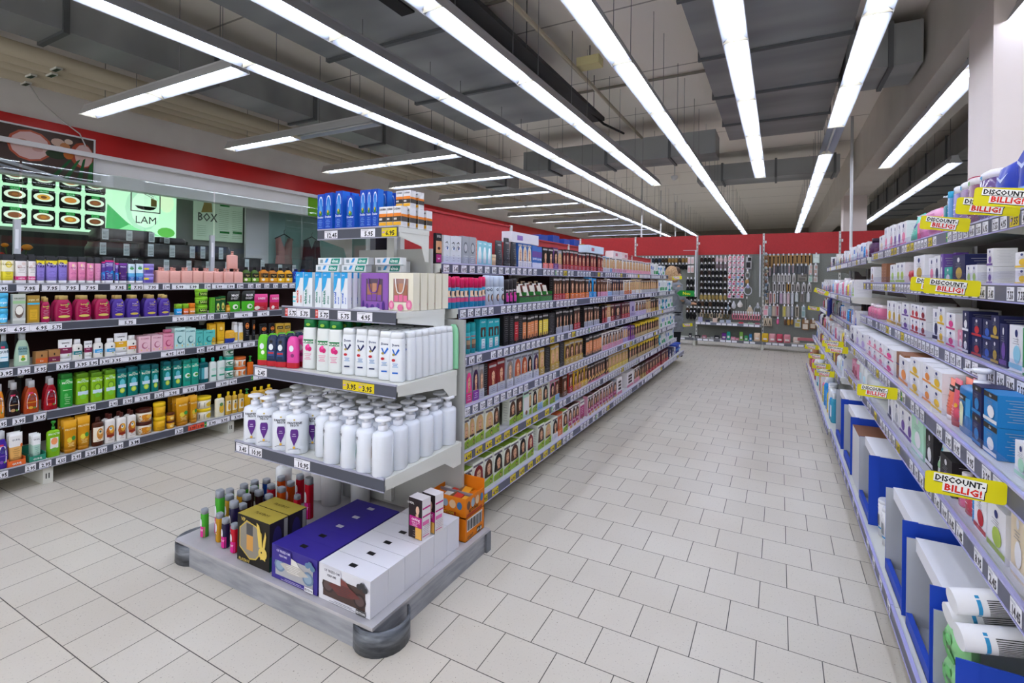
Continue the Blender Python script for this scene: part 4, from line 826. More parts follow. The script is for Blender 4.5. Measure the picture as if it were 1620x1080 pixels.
for n_, ph, c2_ in (('bottle_teal', 'white bottle with teal band', '1f7a80'), ('bottle_sky', 'white bottle with sky blue band', '3aa0d8'), ('bottle_orange', 'white bottle with orange band', 'e0622a')):
    simple(n_, ph, 'e4e2dc', 'e6e6e8', 'e .1 .55 .16 .05 2c2a30;r -.95 .26 .95 .44 %s;t 0 .31 .05 SANTE f0f0f0;e .3 .2 .12 .035 8ab43a' % c2_, 'small', .7, 'lotion_bottle')
simple('bottle_baby', 'white bottle with yellow label and rounded cap', 'dfe2e4', 'e8e8ea', 'r -.8 .1 .8 .5 e4b84a;l .5 .2 .4 4 a07a2a', 'taper', .7, 'lotion_bottle')
def foam(n, ph, c, e): t_(n, 'box', 'shampoo_bar_carton', 'box', ph, .8, c=c, top=c, dec='t 0 .8 .09 FOAMIE %s;e 0 .42 .55 .2 %s;e .1 .44 .42 .15 %s;e -.6 .16 .09 .05 e8c860;e .4 .14 .09 .05 e8c860;e .7 .2 .07 .04 %s' % (e, e, c, e))
foam('foam_pale', 'pale pink soap bar carton', 'e4bcc6', 'b4687e'); foam('foam_pink', 'rose pink soap bar carton', 'e094aa', 'b04468')
foam('foam_mint', 'pale mint soap bar carton', 'b8dcd8', '3a7a80'); foam('foam_turq', 'turquoise soap bar carton', '5cc0b8', '1f7a78')
hairtube('tube_yellow', 'yellow crimped tube', 'e4b022', 'e 0 .72 .3 .08 f0d080;t 0 .6 .05 Repair 7a5a10;l .5 .3 .5 4 b08418', crimp='e0aa1c', cap='e2c050')
t_('bag_yellow', 'pouch', 'mask_sachet', 'sachet', 'yellow and blue mask sachet', .35, c='e0a828', band='2a3f9a', bn=3, dec='l .5 .5 .7 3 f4e0b0')
simple('bottle_black', 'black styling bottle with round label', '1d1d21', '151518', 'e 0 .66 .6 .13 dc7a2a;e 0 .66 .45 .09 1a1a1c;r -.6 .62 .6 .7 e08030;l .5 .25 .45 4 8a8a90', 'straight', .5, 'styling_bottle', 3)
t_('box_gold', 'box', 'hair_care_carton', 'box', 'gold hair care carton with black print', .8, c='c8a23a', dec='r -.8 .6 .8 .82 3a2c14;t 0 .66 .09 LUXE e8d08a;l .6 .2 .5 6 6a4a14')
def guhl(n, ph, c, fruit): simple(n, ph, c, 'c0c2c6', 'p -.62,.16 .62,.16 .66,.36 .52,.54 .36,.6 -.36,.6 -.52,.54 -.66,.36 e4e4e8;t 0 .48 .06 GUHL 3a4a5a;l .3 .42 .45 2 5a6a7a;r -.64 .33 .64 .35 %s;r -.5 .6 .1 .65 c8305c;e -.2 .18 .3 .045 %s;e .3 .17 .15 .03 6a9a3a' % (fruit, fruit), 'guhl', .5)
guhl('guhl_orange', 'light orange bottle with white shield label', 'e08c2a', 'e0702a'); guhl('guhl_black', 'black bottle with silver cap and white label', '241618', 'b89060')
guhl('guhl_amber', 'orange-red bottle with silver cap and white label', 'a8401a', 'd8a02a'); guhl('guhl_red', 'deep red bottle with silver cap and white label', '960f1e', 'd0301e'); guhl('guhl_purple', 'purple bottle with white shield label', '3f2a90', '7a4ab0')
def fru(n, ph, c, cap, dec, shape='straight'): simple(n, ph, c, cap, 't 0 .7 .055 FRUCTIS e8f4e0;l .4 .77 .8 2 d0e8c8;' + dec, shape, .55, 'shampoo_bottle', 3.2)
fru('fructis_green', 'bright green shampoo bottle', '2f9a3a', '23742c', 'r -.7 .5 .7 .52 a8dca0;e -.2 .36 .3 .06 58b85a;l .5 .1 .28 4 b8e4b0')
fru('fructis_lime', 'lime green shampoo bottle', '86b81e', '5f8f1c', 'e 0 .5 .55 .13 5a8a1c;e 0 .5 .4 .09 9acc38;r -.8 .3 .8 .42 c8dce8;e 0 .24 .5 .08 78c030')
fru('fructis_teal', 'teal shampoo bottle with green lime print', '157a72', '0f5f66', 'e 0 .52 .5 .12 5ab8c4;r -.75 .34 .75 .45 c4dcec;e 0 .24 .5 .09 a4cc34;e 0 .24 .34 .06 c8e060')
fru('fructis_mint', 'mint green shampoo bottle with aloe print', '22a088', '1a8a78', 'e 0 .4 .7 .09 d8ece0;e .2 .4 .45 .05 4a9a3a;r -.7 .18 .7 .26 1c8070')
simple('bottle_darkteal', 'dark teal bottle with white side label', '0f5a60', '1aa894', 'r -.1 .16 .9 .62 d4e2e2;r -.9 .16 -.1 .62 4aa0ac', 'flask', .7)
simple('aloe_white', 'white bottle with green aloe print and teal cap', 'dfe8e4', '1fae98', 'p -.9,.58 .9,.7 .9,.74 -.9,.62 2a8a5a;e 0 .5 .7 .06 b8dccc;p -.9,.34 .9,.4 .9,.43 -.9,.37 2f9a68;r -.7 .2 .7 .27 3aa080', 'flask', .7)
t_('jar_teal', 'jar', 'hair_mask_jar', 'jar', 'white jar with teal lid and leaf print', 1, c='dde8e2', cap='1fae98', dec='e 0 .4 .8 .2 3a7a5a;e .2 .42 .4 .1 dfe8e0;r -.8 .04 .8 .14 2a8a78')
t_('jar_orange', 'jar', 'hair_mask_jar', 'jar', 'white jar with orange lid and papaya print', 1, c='e6e0d4', cap='d86a2a', dec='r -.9 .1 -.2 .6 d87a2c;e .45 .35 .4 .25 e0762a')
t_('spray_orange', 'pump', 'hair_spray_bottle', 'bottle', 'orange bottle with green spray head', .8, c='d8681e', cap='2f9a3c', bh=.68, head=1.0)
hairtube('tube_apricot', 'white-apricot tube in orange carton', 'dca860', 'r -.97 .58 .97 .9 e6e4e0;t 0 .76 .05 GUHL 6a6a70;e .8 .6 .2 .06 e07030;l .5 .25 .5 5 8a6a3a', crimp='e2e2e0', cap='e4e4e2')
hairtube('tube_mint', 'white-mint tube in green tray', 'a9ccbc', 'r -.97 .6 .97 .9 e6e8e6;t 0 .78 .05 GUHL 6a6a70;l .5 .3 .5 4 5a8a7a', crimp='e2e4e2', cap='cfe0d8')
t_('pump_lime', 'pump', 'shampoo_pump_bottle', 'bottle', 'lime green pump bottle with dark green pump', .55, c='7cb41c', cap='2f8a2c', bh=.74, p=3.2, head=1.3, dec='t 0 .62 .05 FRUCTIS e8f4d8;r -.6 .24 .6 .54 e4e0d8;e 0 .44 .5 .1 e8905a;e 0 .2 .5 .06 6ab030')
hairtube('fructis_gold', 'golden conditioner tube with avocado print', 'c88a12', 't 0 .7 .05 FRUCTIS f0e4b8;e -.2 .4 .38 .08 d8c43a;e .4 .44 .32 .07 3a8a3a;l .5 .2 .3 4 f0d890', crimp='d89c1c', cap='b0740e')
simple('bottle_cream', 'brown and cream food style bottle', '4a2416', '3a1a12', 'r -.9 .16 .9 .66 e6dcc8;e .2 .42 .6 .2 c88a3a;e .2 .48 .35 .08 e8d098;e .2 .5 .2 .04 3a5a6a;l .4 .2 .3 2 8a3a2a', 'flask', .7)
simple('bottle_brownwhite', 'white bottle with brown cap and cocoa print', 'e4e0dc', '4a1c16', 'e 0 .4 .8 .22 a85a20;e .2 .48 .5 .14 e0a83a;e 0 .5 .3 .06 e8e4d8;e 0 .52 .16 .03 2f7a98;r -.7 .22 .7 .3 8a2a1c;l .5 .1 .16 2 8a5a4a', 'flask', .6)
t_('jar_brown', 'jar', 'hair_mask_jar', 'jar', 'golden jar with brown lid', 1, c='e2d8c4', cap='4a1c12', dec='e -.2 .35 .7 .25 c8801e;e .3 .4 .4 .15 e8b040;r -.9 .02 .9 .1 b8741c')
t_('jar_yellow', 'jar', 'hair_mask_jar', 'jar', 'yellow banana jar with yellow lid', 1, c='dca812', cap='e8be1c', dec='l .6 .4 .55 3 8a6410;r -.7 .14 .7 .3 c08c10')
t_('jar_brownyellow', 'jar', 'hair_mask_jar', 'jar', 'low amber jar with brown lid', 1, c='d89a1c', cap='5a2a14', dec='e 0 .35 .5 .2 e8c878')
t_('jar_yellow2', 'jar', 'hair_mask_jar', 'jar', 'white jar with yellow lid and banana print', 1, c='e4dfcc', cap='e8c81c', dec='r -.8 .12 -.3 .55 4a4a44;e .4 .35 .5 .22 e0bc2c;l .3 .5 .6 2 5a5a50')
simple('bottle_yellow', 'white bottle with yellow cap and banana print', 'e2deca', 'e8c81c', 'e .2 .35 .6 .2 e0b42c;e .1 .55 .4 .08 5a8a4a;l .5 .2 .3 3 a08a3a', 'flask', .6)
simple('bottle_golden', 'golden bottle with yellow cap and white label', 'c8a03c', 'e6c41a', 'r -.8 .16 .8 .62 e2dabc;e .1 .34 .5 .14 d8a01c;e .1 .54 .25 .05 3a4a3a;l .5 .46 .52 2 b05a3a', 'flask', .6)
t_('pump_yellow', 'pump', 'shampoo_pump_bottle', 'bottle', 'yellow bottle with green pump', .7, c='d8a414', cap='2f8a3c', bh=.74, p=3)
# centre
t_('lash_dark', 'box', 'lash_tint_carton', 'box', 'black carton with closed eye and pink foot', .35, c='1e1c20', dec='t 0 .86 .07 EYES e4e0e0;r -1 .34 1 .74 c8946c;e 0 .5 .5 .05 3a2018;r -.9 .04 .9 .3 a82a74;t 0 .14 .06 lash f0d0e4')
t_('lash_eye', 'box', 'lash_serum_carton', 'box', 'silver white carton with an eye and brow', .35, c='d0d4d8', dec='p -.7,.72 .1,.8 .6,.66 .1,.75 2a2a30;e .05 .55 .5 .07 eef0f4;e .1 .55 .22 .055 3a6aa8;e .1 .55 .1 .03 141418;p -.6,.56 0,.64 .6,.55 0,.61 2a2a30;l .4 .12 .3 3 8a9098')
t_('card_grey', 'box', 'brow_card', 'card pack', 'silver grey carded brow set', .35, c='9ea2a8', dec='e 0 .6 .6 .2 6a6e74;e 0 .6 .45 .14 b8bcc0;l .6 .1 .3 4 e0e2e4')
t_('card_coral', 'box', 'brow_card', 'card pack', 'slim coral carton', .6, c='e08a74', dec='l .5 .2 .8 5 f4d8d0')
t_('blister_aqua', 'blister', 'shaver_blister', 'blister pack', 'aqua carded blister with white trimmer', .35, c='8cc8d4', **{'in': 'e8ecee'}, dec='t 0 .86 .06 TRIM e8f4f6')
t_('tub_beige', 'jar', 'wax_pot', 'jar', 'small beige wax pot', 1, c='c8a880', cap='d8c0a0')
hairtube('tube_charcoal', 'charcoal grey tube', '3a3b40', 't 0 .8 .06 ONYX d0d0d4;l .5 .3 .6 5 8a8c92', crimp='2c2d32', cap='202126')
t_('box_blueviolet', 'box', 'hair_dye_box', 'box', 'blue and violet bleach carton', .45, c='3a6ab4', top='4a9ad0', dec='r -1 .5 1 .76 6a4a94;t 0 .38 .09 BLOND e8ecf4;r -1 0 1 .26 d4d8e4')
t_('spray_teal', 'can', 'root_spray', 'spray can', 'teal root spray with hot pink cap', 1, c='1a7fa4', cap='d01f5c', dec='r -.8 .36 .8 .56 e8c8a8;e .2 .48 .45 .09 3a1c14;r -.9 .2 .9 .34 c84a78')
t_('spray_silver', 'can', 'root_spray', 'spray can', 'silver root spray with clear cap', 1, c='aeb8c4', cap='c4d0e4', cz=.62, dec='t 0 .48 .09 GO 2a3040;e 0 .26 .5 .13 4a342c;e .05 .26 .28 .09 d8b498')
t_('spray_black', 'can', 'root_spray', 'spray can', 'black root spray with pink panel', 1, c='221d22', cap='2c282c', cz=.6, dec='r -.7 .1 .7 .46 c83a94;e 0 .4 .4 .06 3a2a2a;t 0 .52 .06 ROOT e8d8e4')
t_('tray_green', 'tray', 'sachet_tray', 'tray', 'green tray of leaning hair colour sachets', 2.0, c='2f7a34', h2=['d8d0c4', '7a3a2c', 'e0dcd4', '2a2220', 'b89a78'], n=5)
t_('box_turq', 'box', 'hair_dye_box', 'box', 'turquoise carton with figure print', .5, c='22a2ac', dec='t 0 .88 .05 COLOR e4f4f4;r -.7 .44 .7 .74 4a2c20;e 0 .56 .25 .12 28b0b8;r -.5 .08 .5 .38 d0dcdc;l .4 .12 .32 3 2a6a70')
t_('can_turq', 'can', 'mousse_can', 'spray can', 'turquoise mousse can', 1, c='1fa0a8', cap='24aab2', cz=.7, dec='r -.9 .54 .9 .57 c8504a;r -.8 .16 .8 .46 6a5a50;r -.8 .3 .8 .44 a88a6a')
t_('box_blacktext', 'box', 'hair_dye_box', 'box', 'black carton turned to its printed side', .5, c='1a191c', dec='l .7 .15 .9 12 7a7a80')
t_('box_lilac', 'box', 'hair_dye_box', 'box', 'wide lilac carton with flower', .3, c='b4aacb', dec='e .2 .5 .4 .2 5a4a8c;e .2 .5 .2 .1 8a7ab4;l .5 .1 .25 3 6a5a94')
t_('stack_teal', 'box', 'hair_chalk_carton', 'box', 'small lying teal carton', .8, c='1f93a4', dec='l .6 .3 .7 3 d0e8ec')
t_('card_swatch', 'box', 'hair_dye_box', 'box', 'white carton with three dark hair swatches', .4, c='e4dfe0', dec='r -.6 .66 .6 .8 2a1c1a;r -.6 .46 .6 .6 3a241c;r -.6 .26 .6 .4 241a1a;r -1 0 1 .16 d88098;t 0 .86 .06 color b0506a')
# right
HC = {'wh': 'dfdfe2', 'lg': 'a8c86a', 'lm': 'a0b84a', 'gd': 'b4963e', 'pk': 'd87a9a', 'nv': '1f2350', 'pu': '6a4a94', 'tl': '2fa092', 'ye': 'dfb428', 're': 'b8242c', 'dr': '8a1c2c', 'hp': 'd03a80', 'pi': 'd88aa4', 'bl': '2f5ab0', 'cy': '8cc4d8', 'gn': '2f8a4c', 'or': 'e08a3c', 'sk': '1c78b8', 'mn': 'a6d4b8', 'li': 'b4a0d0', 'br': '8a5a3c', 'go': '3f2a6c', 'be': 'd8c8ac', 'gy': 'a9aab0', 'bk': '222024'}
HN = {'wh': 'white', 'lg': 'pale green', 'lm': 'lime', 'gd': 'gold', 'pk': 'pink', 'nv': 'navy', 'pu': 'purple', 'tl': 'teal', 'ye': 'yellow', 're': 'red', 'dr': 'dark red', 'hp': 'hot pink', 'pi': 'rose', 'bl': 'blue', 'cy': 'pale blue', 'gn': 'green', 'or': 'orange', 'sk': 'bright blue', 'mn': 'mint', 'li': 'lilac', 'br': 'copper', 'go': 'dark violet', 'be': 'beige', 'gy': 'grey', 'bk': 'black'}
def ct(key):
    a, c = key.split(',')
    e = '20306e' if a == 'wh' else 'd4d4da'
    hd = 'r -.97 .8 .97 .97 2a2620;t 0 .85 .08 Skin d8d8dc;' if a == 'sk' or c == 'sk' else 'e 0 .83 .2 .085 %s;' % e
    t_('ct:' + key, 'box', 'skin_care_carton', 'box', '%s skin care carton with %s print' % (HN[a], HN[c]), 1.1, c=HC[a], side=HC[a], top=HC[a],
       dec=hd + 'e .1 .38 .5 .2 %s;r -1 .06 1 .17 %s;l .5 .6 .7 3 8a8a92' % (HC[c], HC[c]), sdec='l .7 .2 .85 9 %s' % ('b9b9c0' if a == 'wh' else HC['gy']))
def mini(n, ph, c, cap): t_(n, 'bottle', 'cosmetic_bottle', 'bottle', ph, .8, shape='small', c=c, cap=cap, dec='l .6 .2 .5 3 e4e4e8', p=2.6)
mini('mini_green', 'white cosmetic pack with green stripe', 'dfe4dc', '3a9a4a'); mini('mini_pink', 'pink cosmetic bottle', 'cf6f90', 'e4dce0'); mini('mini_black', 'black cosmetic bottle', '2a2426', '4a4446'); mini('mini_yellow', 'yellow cosmetic bottle', 'd8c03a', 'e8e8e4'); mini('mini_brown', 'copper brown cosmetic bottle', '8a5238', 'b07a58'); mini('mini_red', 'red cosmetic bottle', 'c04858', 'e4dcdc'); mini('mini_blue', 'bright blue cosmetic bottle', '2a8ad0', 'dfe4ec'); mini('mini_violet', 'dark violet cosmetic bottle', '4a2a4c', '2c1c30')
t_('wipes_orange', 'pouch', 'wipes_pack', 'pouch', 'orange wipes pack', .5, c='dc8a2c')
t_('card_pinkclear', 'blister', 'puff_blister', 'blister pack', 'white carded pack with pink puff', .3, c='d8cdd2', **{'in': 'c88a9a'})
simple('deo_white', 'white rounded deodorant', 'dfe3e4', 'e6e8ea', 'r -.6 .2 .6 .5 b8d8e0;l .4 .26 .4 3 5a8aa0', 'arch', .6, 'deodorant')
t_('carton_kraft', 'box', 'skin_care_carton', 'box', 'copper kraft carton', 1, c='8a5c40', dec='l .5 .2 .8 5 c8a080')
hairtube('tube_tealflat', 'flat mint green tube with blue dot', '3fb09a', 'e 0 .62 .28 .08 1f3080;l .5 .3 .45 3 d8f0e8', crimp='44b8a0', cap='e4e8e8')
t_('pump_pink', 'pump', 'lotion_pump_bottle', 'bottle', 'rose pink lotion bottle', .6, c='d86a90', cap='e8b8cc', p=3)
t_('pump_coral', 'pump', 'lotion_pump_bottle', 'bottle', 'coral red pump bottle', .7, c='e0606a', cap='e06a70', p=3)
t_('pump_teal', 'pump', 'lotion_pump_bottle', 'bottle', 'teal pump bottle with white pump', .7, c='1c7486', cap='e4e4e8', p=3)
t_('pump_tealdark', 'pump', 'lotion_pump_bottle', 'bottle', 'white pump bottle with teal label', .6, c='d4dadc', cap='e8e8ea', p=3, dec='r -.8 .2 .8 .36 1c7a74')
t_('pack_pink', 'pouch', 'wipes_pack', 'pouch', 'pink soft pack', .5, c='dd9cc0', band='d88cb8', dec='r -.6 .55 .6 .75 c878a8;l .5 .25 .4 3 b06a9a')
for n_, ph, c, cp in (('refill_blue', 'narrow pale blue bottle with white cap', '6a9ac8', '3ab0d8'), ('refill_lilac', 'lilac bath bottle with white cap', '7a72ac', 'e4e4ea'), ('refill_mauve', 'mauve bath bottle with white cap and blue tag', '8a7094', 'e4e4ea'), ('refill_wine', 'wine red bath bottle with white cap', '7a4a62', 'e8e4e8'), ('soap_purple', 'clear purple shrink wrapped soap bottle with white cap', '6a5488', 'e6e4ee')):
    simple(n_, ph, c, cp, 'r -.6 .86 -.1 .94 3aa0d0;l .5 .2 .6 5 a79cc0' if 'wine' not in n_ else 'r -.6 .86 -.1 .94 5aa83a;r -1 .98 1 1 b02050;l .5 .2 .6 4 b08aa0', 'straight', .6, 'bath_soap_bottle', 3, rough=.12)
t_('pack_blue', 'pouch', 'wipes_pack', 'pouch', 'deep blue plastic wrapped pack', .7, c='2f44b0', band='6a94d0', bn=3, dec='p -.7,.55 -.2,.7 .3,.6 .7,.75 .3,.66 -.2,.74 c4d0f0')
t_('sachet_red', 'pouch', 'mask_sachet', 'sachet', 'small red crinkled sachet', .4, c='b83038')
hairtube('tube_coral', 'coral tube with black label', 'e8765c', 'r -.9 .7 .9 .84 241c1c;t 0 .74 .06 Visibly e4e4e8;t 0 .56 .05 Clear 9a2a20;l .5 .3 .45 3 a83a30', crimp='e87a60', cap='e8e0dc')
hairtube('tube_pinkred', 'rose tube with black label and yellow dot', 'd85a6c', 'r -.9 .78 .9 .9 241c1c;t 0 .8 .05 Visibly e4e4e8;e .5 .45 .25 .05 e8b03a;l .5 .2 .4 4 f0b8c0', crimp='dc6070', cap='a83040')
t_('pump_blue', 'pump', 'face_wash_pump_bottle', 'bottle', 'clear blue face wash bottle with white pump', .6, c='1a6fae', cap='e6e8f0', bh=.72, p=5, head=1.2, dec='r -.9 .5 .3 .58 201c1c;t -.3 .52 .045 Hydro e4e8f0 .5;v -.68 .3 .16 HYDRO 4ac0e8 .36;r .25 .3 .75 .56 3a94cc;p -.5,.1 -.1,.1 0,.4 -.3,.48 -.5,.44 dfe4c0')
t_('tub_red', 'jar', 'wipes_tub', 'jar', 'red wipes tub with pale blue lid', 1, c='c03528', cap='8fb8c0', p=4, lid_h=.2)
hairtube('tube_cream2', 'white tube with green leaf print', 'dfe4de', 'e -.3 .7 .2 .05 3a9aa8;e 0 .35 .5 .08 8ab88a', crimp='e0e4e0', cap='dfe0e0')
# hair dye boxes, written hair,ground,band
DH = {'wh': ('ddd2bc', 'platinum-haired'), 'bk': ('1c1516', 'black-haired'), 'br': ('4f2f20', 'brown-haired'), 'bl': ('cdaa72', 'blonde'), 're': ('7a1a1c', 'dark-red-haired'), 'gi': ('b24e28', 'ginger'), 'no': (None, ''), 'pu': ('3a1d44', 'purple-haired'), 'hp': ('e64c8c', 'pink-haired'), 'gr': ('8a7a70', 'ash-haired')}
DB = {'wh': ('e2deda', 'white'), 'bk': ('1b191b', 'black'), 'nv': ('222845', 'navy'), 'gy': ('8f9199', 'grey'), 'blu': ('2f5fa8', 'blue'), 'lb': ('a9c8de', 'pale-blue'), 'wg': ('dfe3d6', 'white'), 'be': ('cdb48e', 'beige'), 'gd': ('a5863a', 'gold'), 'br': ('553222', 'brown'), 'mr': ('55182a', 'maroon'), 'dk': ('2a2220', 'dark'), 'yl': ('dcb42a', 'yellow'), 'rd': ('a52822', 'red'), 'sv': ('a3a7ae', 'silver'), 'rb': ('74191a', 'wine-red'), 'pi': ('cf86a2', 'rose'), 'or': ('cf6638', 'orange'), 'yt': ('3a2f22', 'dark'), 'li': ('bdb2d4', 'lilac'), 'pp': ('74388a', 'purple'), 'pu': ('64366f', 'violet'), 'cy': ('2390d2', 'bright-blue'), 'mn': ('bce0cc', 'mint'), 're': ('a83232', 'red')}
DN = {'rd': ('b0242e', 'red'), 'wh': ('dedcdc', 'white'), 'pk': ('dc8ea6', 'pink'), 'co': ('e87466', 'coral'), 'lr': ('c4787e', 'dusky-pink'), 'or': ('dc742a', 'orange'), 'cy': ('2a98d4', 'blue'), 'lb': ('94bede', 'pale-blue'), 'gy': ('b2b4ba', 'grey'), 'gd': ('b4943c', 'gold'), 'pe': ('d68856', 'peach'), 'ye': ('e0c848', 'yellow'), 'yl': ('dcb42a', 'amber'), 'hp': ('dc3a82', 'hot-pink'), 'pp': ('883c9a', 'purple'), 'lg': ('93b62a', 'lime'), 'yt': ('e2c21c', 'yellow'), 'yp': ('e0b060', 'yellow-pink'), 'cs': ('a63a6e', 'magenta'), 'li': ('b6a8d2', 'lilac'), 'be': ('d4c0a0', 'beige'), 'br': ('6a4028', 'brown'), 'mr': ('5c1a2a', 'maroon'), 'sv': ('c2c5ca', 'silver'), 'pu': ('703f86', 'violet')}
def dye(key):
    a, g, n = key.split(',')
    hc, hn = DH[a]; gc, gn = DB[g]; nc, nn = DN[n]
    light = g in ('wh', 'wg', 'be', 'sv', 'lb', 'mn', 'yl', 'li')
    tc = '3a3236' if light else 'd8d4d0'
    d = 'r -.9 .86 .9 .93 %s;' % ('6a6470' if light else 'a9a4a4')
    if a == 'no': d += 'r -.95 .1 .95 .74 %s;l .6 .34 .6 4 e8e0d8;e .1 .14 .4 .09 8a5a3c' % nc
    else:
        d += 'e .05 .6 .84 .27 %s;p -.8,.56 -.9,.3 -.2,.3 -.2,.5 .4,.5 .5,.3 .95,.3 .86,.58 %s;p -.2,.28 -.14,.5 .34,.5 .42,.28 c48e68;e .08 .57 .4 .175 d8a886;e -.1 .6 .09 .014 3a2420;e .27 .6 .09 .014 3a2420;e .09 .47 .13 .016 a84444;p -.62,.56 -.42,.76 .1,.83 .6,.76 .7,.56 .5,.68 .1,.74 -.25,.69 %s;' % (hc, hc, hc)
        if n == 'yt': d += 'p -1,1 1,1 1,.9 0,.74 -1,.9 e2c21c;r -1 .04 1 .28 b8a070'
        elif n == 'lg': d += 'p -1,0 1,0 1,.3 -1,.2 93b62a;e .45 .12 .26 .09 4a6a1c;e .45 .11 .15 .05 c8b04a;r -.8 .3 .6 .37 3a3230'
        elif n == 'cs': d += 'r -1 .14 .6 .4 a63a6e;t -.2 .28 .07 casting f0dce8;r -.2 0 1 .12 d8a058'
        elif n == 'yp': d += 'p -1,.08 1,.24 1,.36 -1,.2 e0b060;r -1 0 1 .08 dc7a94'
        else: d += 'r -1 .0 1 .28 %s;l .6 .08 .2 3 %s' % (nc, 'f0ecec' if n not in ('wh', 'gy', 'sv', 'lb') else '6a6a74')
    ph = ('%s portrait %s hair dye box, %s band' % (hn, gn, nn)) if hc else ('%s and %s hair dye box' % (gn, nn))
    side = {'lg': 'dfe3d6', 'cs': 'd9a0b4'}.get(n, gc)
    t_('dye:' + key, 'box', 'hair_dye_box', 'box', ph, .55, c=gc, side=side, top={'lg': '8fb038', 'yt': 'd8b81c'}.get(n, gc if g != 'wh' else hc or gc), dec=d, sdec='l .6 .15 .85 8 %s' % ('9a9a9a' if light else '6a6266'))
_PR = {}
def proto(t, w, h):
    if t not in T:
        if t.startswith('dye:'): dye(t[4:])
        else: ct(t[3:])
    kind, on, cat, ph, ra, P = T[t]
    w = max(.02, round(w * 200) / 200); h = round(h, 3); k = (t, w, h)
    if k not in _PR:
        d = min(w * ra, .14) if kind != 'tray' else min(.15, w * ra)
        b, parts = KIND[kind](w, d, h, P)
        _PR[k] = (b.mesh(on), [(n, q.mesh(n)) for n, q in parts], d if kind != 'jar' else w, on, cat)
    return _PR[k]
KB = 1.0265
ON_BASE = [False]
def put(t, x, y, z, rz, w, h, label, group, bare=False):
    """x, y: middle of the front edge"""
    if ON_BASE[0]: x, y, z, w, h = x * KB, y * KB, .128 + (z - .166) * KB, w * KB, h * KB
    me, parts, d, on, cat = proto(t, w, h)
    ox, oy = -math.sin(rz) * d / 2, math.cos(rz) * d / 2
    o = obj(on, me, None, (x + ox, y + oy, z + .0012), rz)
    if not bare:
        for n, m2 in parts: obj(n, m2, o)
    return tag(o, label, cat, group), d
def phrase(t):
    if t not in T: proto(t, .07, .2)
    return T[t][3]
t_('oral_green', 'box', 'toothpaste_carton', 'box', 'white toothpaste carton with green print', .5, c='e0e4e2', dec='r -1 .1 1 .4 2fa060;l .6 .6 .8 3 3a6a9a')
t_('oral_blue', 'box', 'toothpaste_carton', 'box', 'white toothpaste carton with blue print', .5, c='dfe2e8', dec='r -.6 .5 .6 .8 2a6ac0;l .6 .15 .4 4 6a7aa0')
t_('oral_mouth', 'bottle', 'mouthwash_bottle', 'bottle', 'mouthwash bottle with white cap', .6, c='3a9ab8', cap='e4e6e8', shape='std', dec='r -.7 .2 .7 .6 dfe6ea')
for n_, c_, nm in (('tub_navy', '27358c', 'dark blue'), ('tub_white', 'd8e0ec', 'white and blue')): t_(n_, 'jar', 'wipes_tub', 'tub', nm + ' tub', 1, c=c_, cap='3a55b8', lid_h=.2, dec='r -.8 .3 .8 .5 4a8ad8')
BACK = ('ogx', 'guhl', 'fructis', 'pump_peach', 'tube_', 'oil_', 'foam', 'bottle_b', 'jar_t')
JR = random.Random(77)
def rows(R, xf, z, rz, unit, lvl, grp, gap=9, deep=None, ymax=99, zf=None):
    R = sorted(R, key=lambda q: (q[1] + q[2]) / 2); i = 0
    for it in R:
        t, y0, y1, h = it[:4]; n = it[4] if len(it) > 4 else 1; ex = it[5] if len(it) > 5 else 0
        h = min(h, gap); ph = phrase(t); sh = ph.split(' with ')[0].split(', ')[0]
        for k in range(n):
            a, c = y0 + (y1 - y0) * k / n, y0 + (y1 - y0) * (k + 1) / n
            if (a + c) / 2 > ymax: continue
            st = ex if isinstance(ex, int) and ex > 1 else 1
            zz = z if zf is None else zf((a + c) / 2)
            dd = int(ex[1]) if isinstance(ex, str) else (deep(t, (a + c) / 2) if deep else 1)
            w = (c - a) * .95
            jx, ja, jh = JR.uniform(0, .012), JR.uniform(-.022, .022), JR.choice((1, 1, .985, .97, .955))
            y = (a + c) / 2
            for s in range(st):
                lab = '%s, %s along the %s %s shelf' % (ph if st == 1 else sh, nth(i), unit, lvl) + ('' if st == 1 else ', ' + ('bottom', 'second', 'third')[s] + ' of its stack')
                o, d = put(t, xf - math.sin(rz) * jx, y, zz + (h + .0012) * s, rz + ja, w, round(h * jh, 3) if st == 1 else h, lab, grp)
            for r in range(1, dd):
                xx = xf - math.sin(rz) * (d + .006) * r
                put(t, xx, y, zz, rz, w, h, '%s, %s row behind the %s along the %s %s shelf' % (sh, WORDS[r], nth(i), unit, lvl), grp)
            i += 1
# ---------------------------------------------------------------- left rack
dl = lambda t, y: 2 if t.startswith(BACK) and y < 3.4 else 1
for R, xf, z, lvl, gap in ((L1a + L1b + [q for q in L1c if q[1] > 3.8], -5.12, 1.517, 'top', 9), (L2a + L2b, -4.97, 1.22, 'second', .232), (L3a + L3b, -4.97, .905, 'third', .25), (L4a + L4b, -4.97, .54, 'fourth', .3), (L5a + L5b, -4.90, .19, 'lowest', .285)):
    rows(R, xf, z, H90, "left rack's", lvl, 'hair care on the %s shelf of the left rack' % lvl, gap, dl)
put('pump_peach', -5.17, 3.31, 1.517 + .156, H90, .105, .185, 'single tall peach pink pump bottle standing on top of the others', 'hair care on the top shelf of the left rack')
t_('foam_roll', 'jar', 'hair_brush_roll', 'roll', 'pink roll', 1, c='d87a9c', cap='1e1c20', lid_h=.15)
o, d = put('foam_roll', -5.03, 2.42, .905 + .165, 0, .036, .2, 'pink roll with black end lying on the soap bar cartons', None)
o.rotation_euler = (math.pi / 2, 0, math.pi)
o.location = (-5.04, 2.56, .905 + .172)
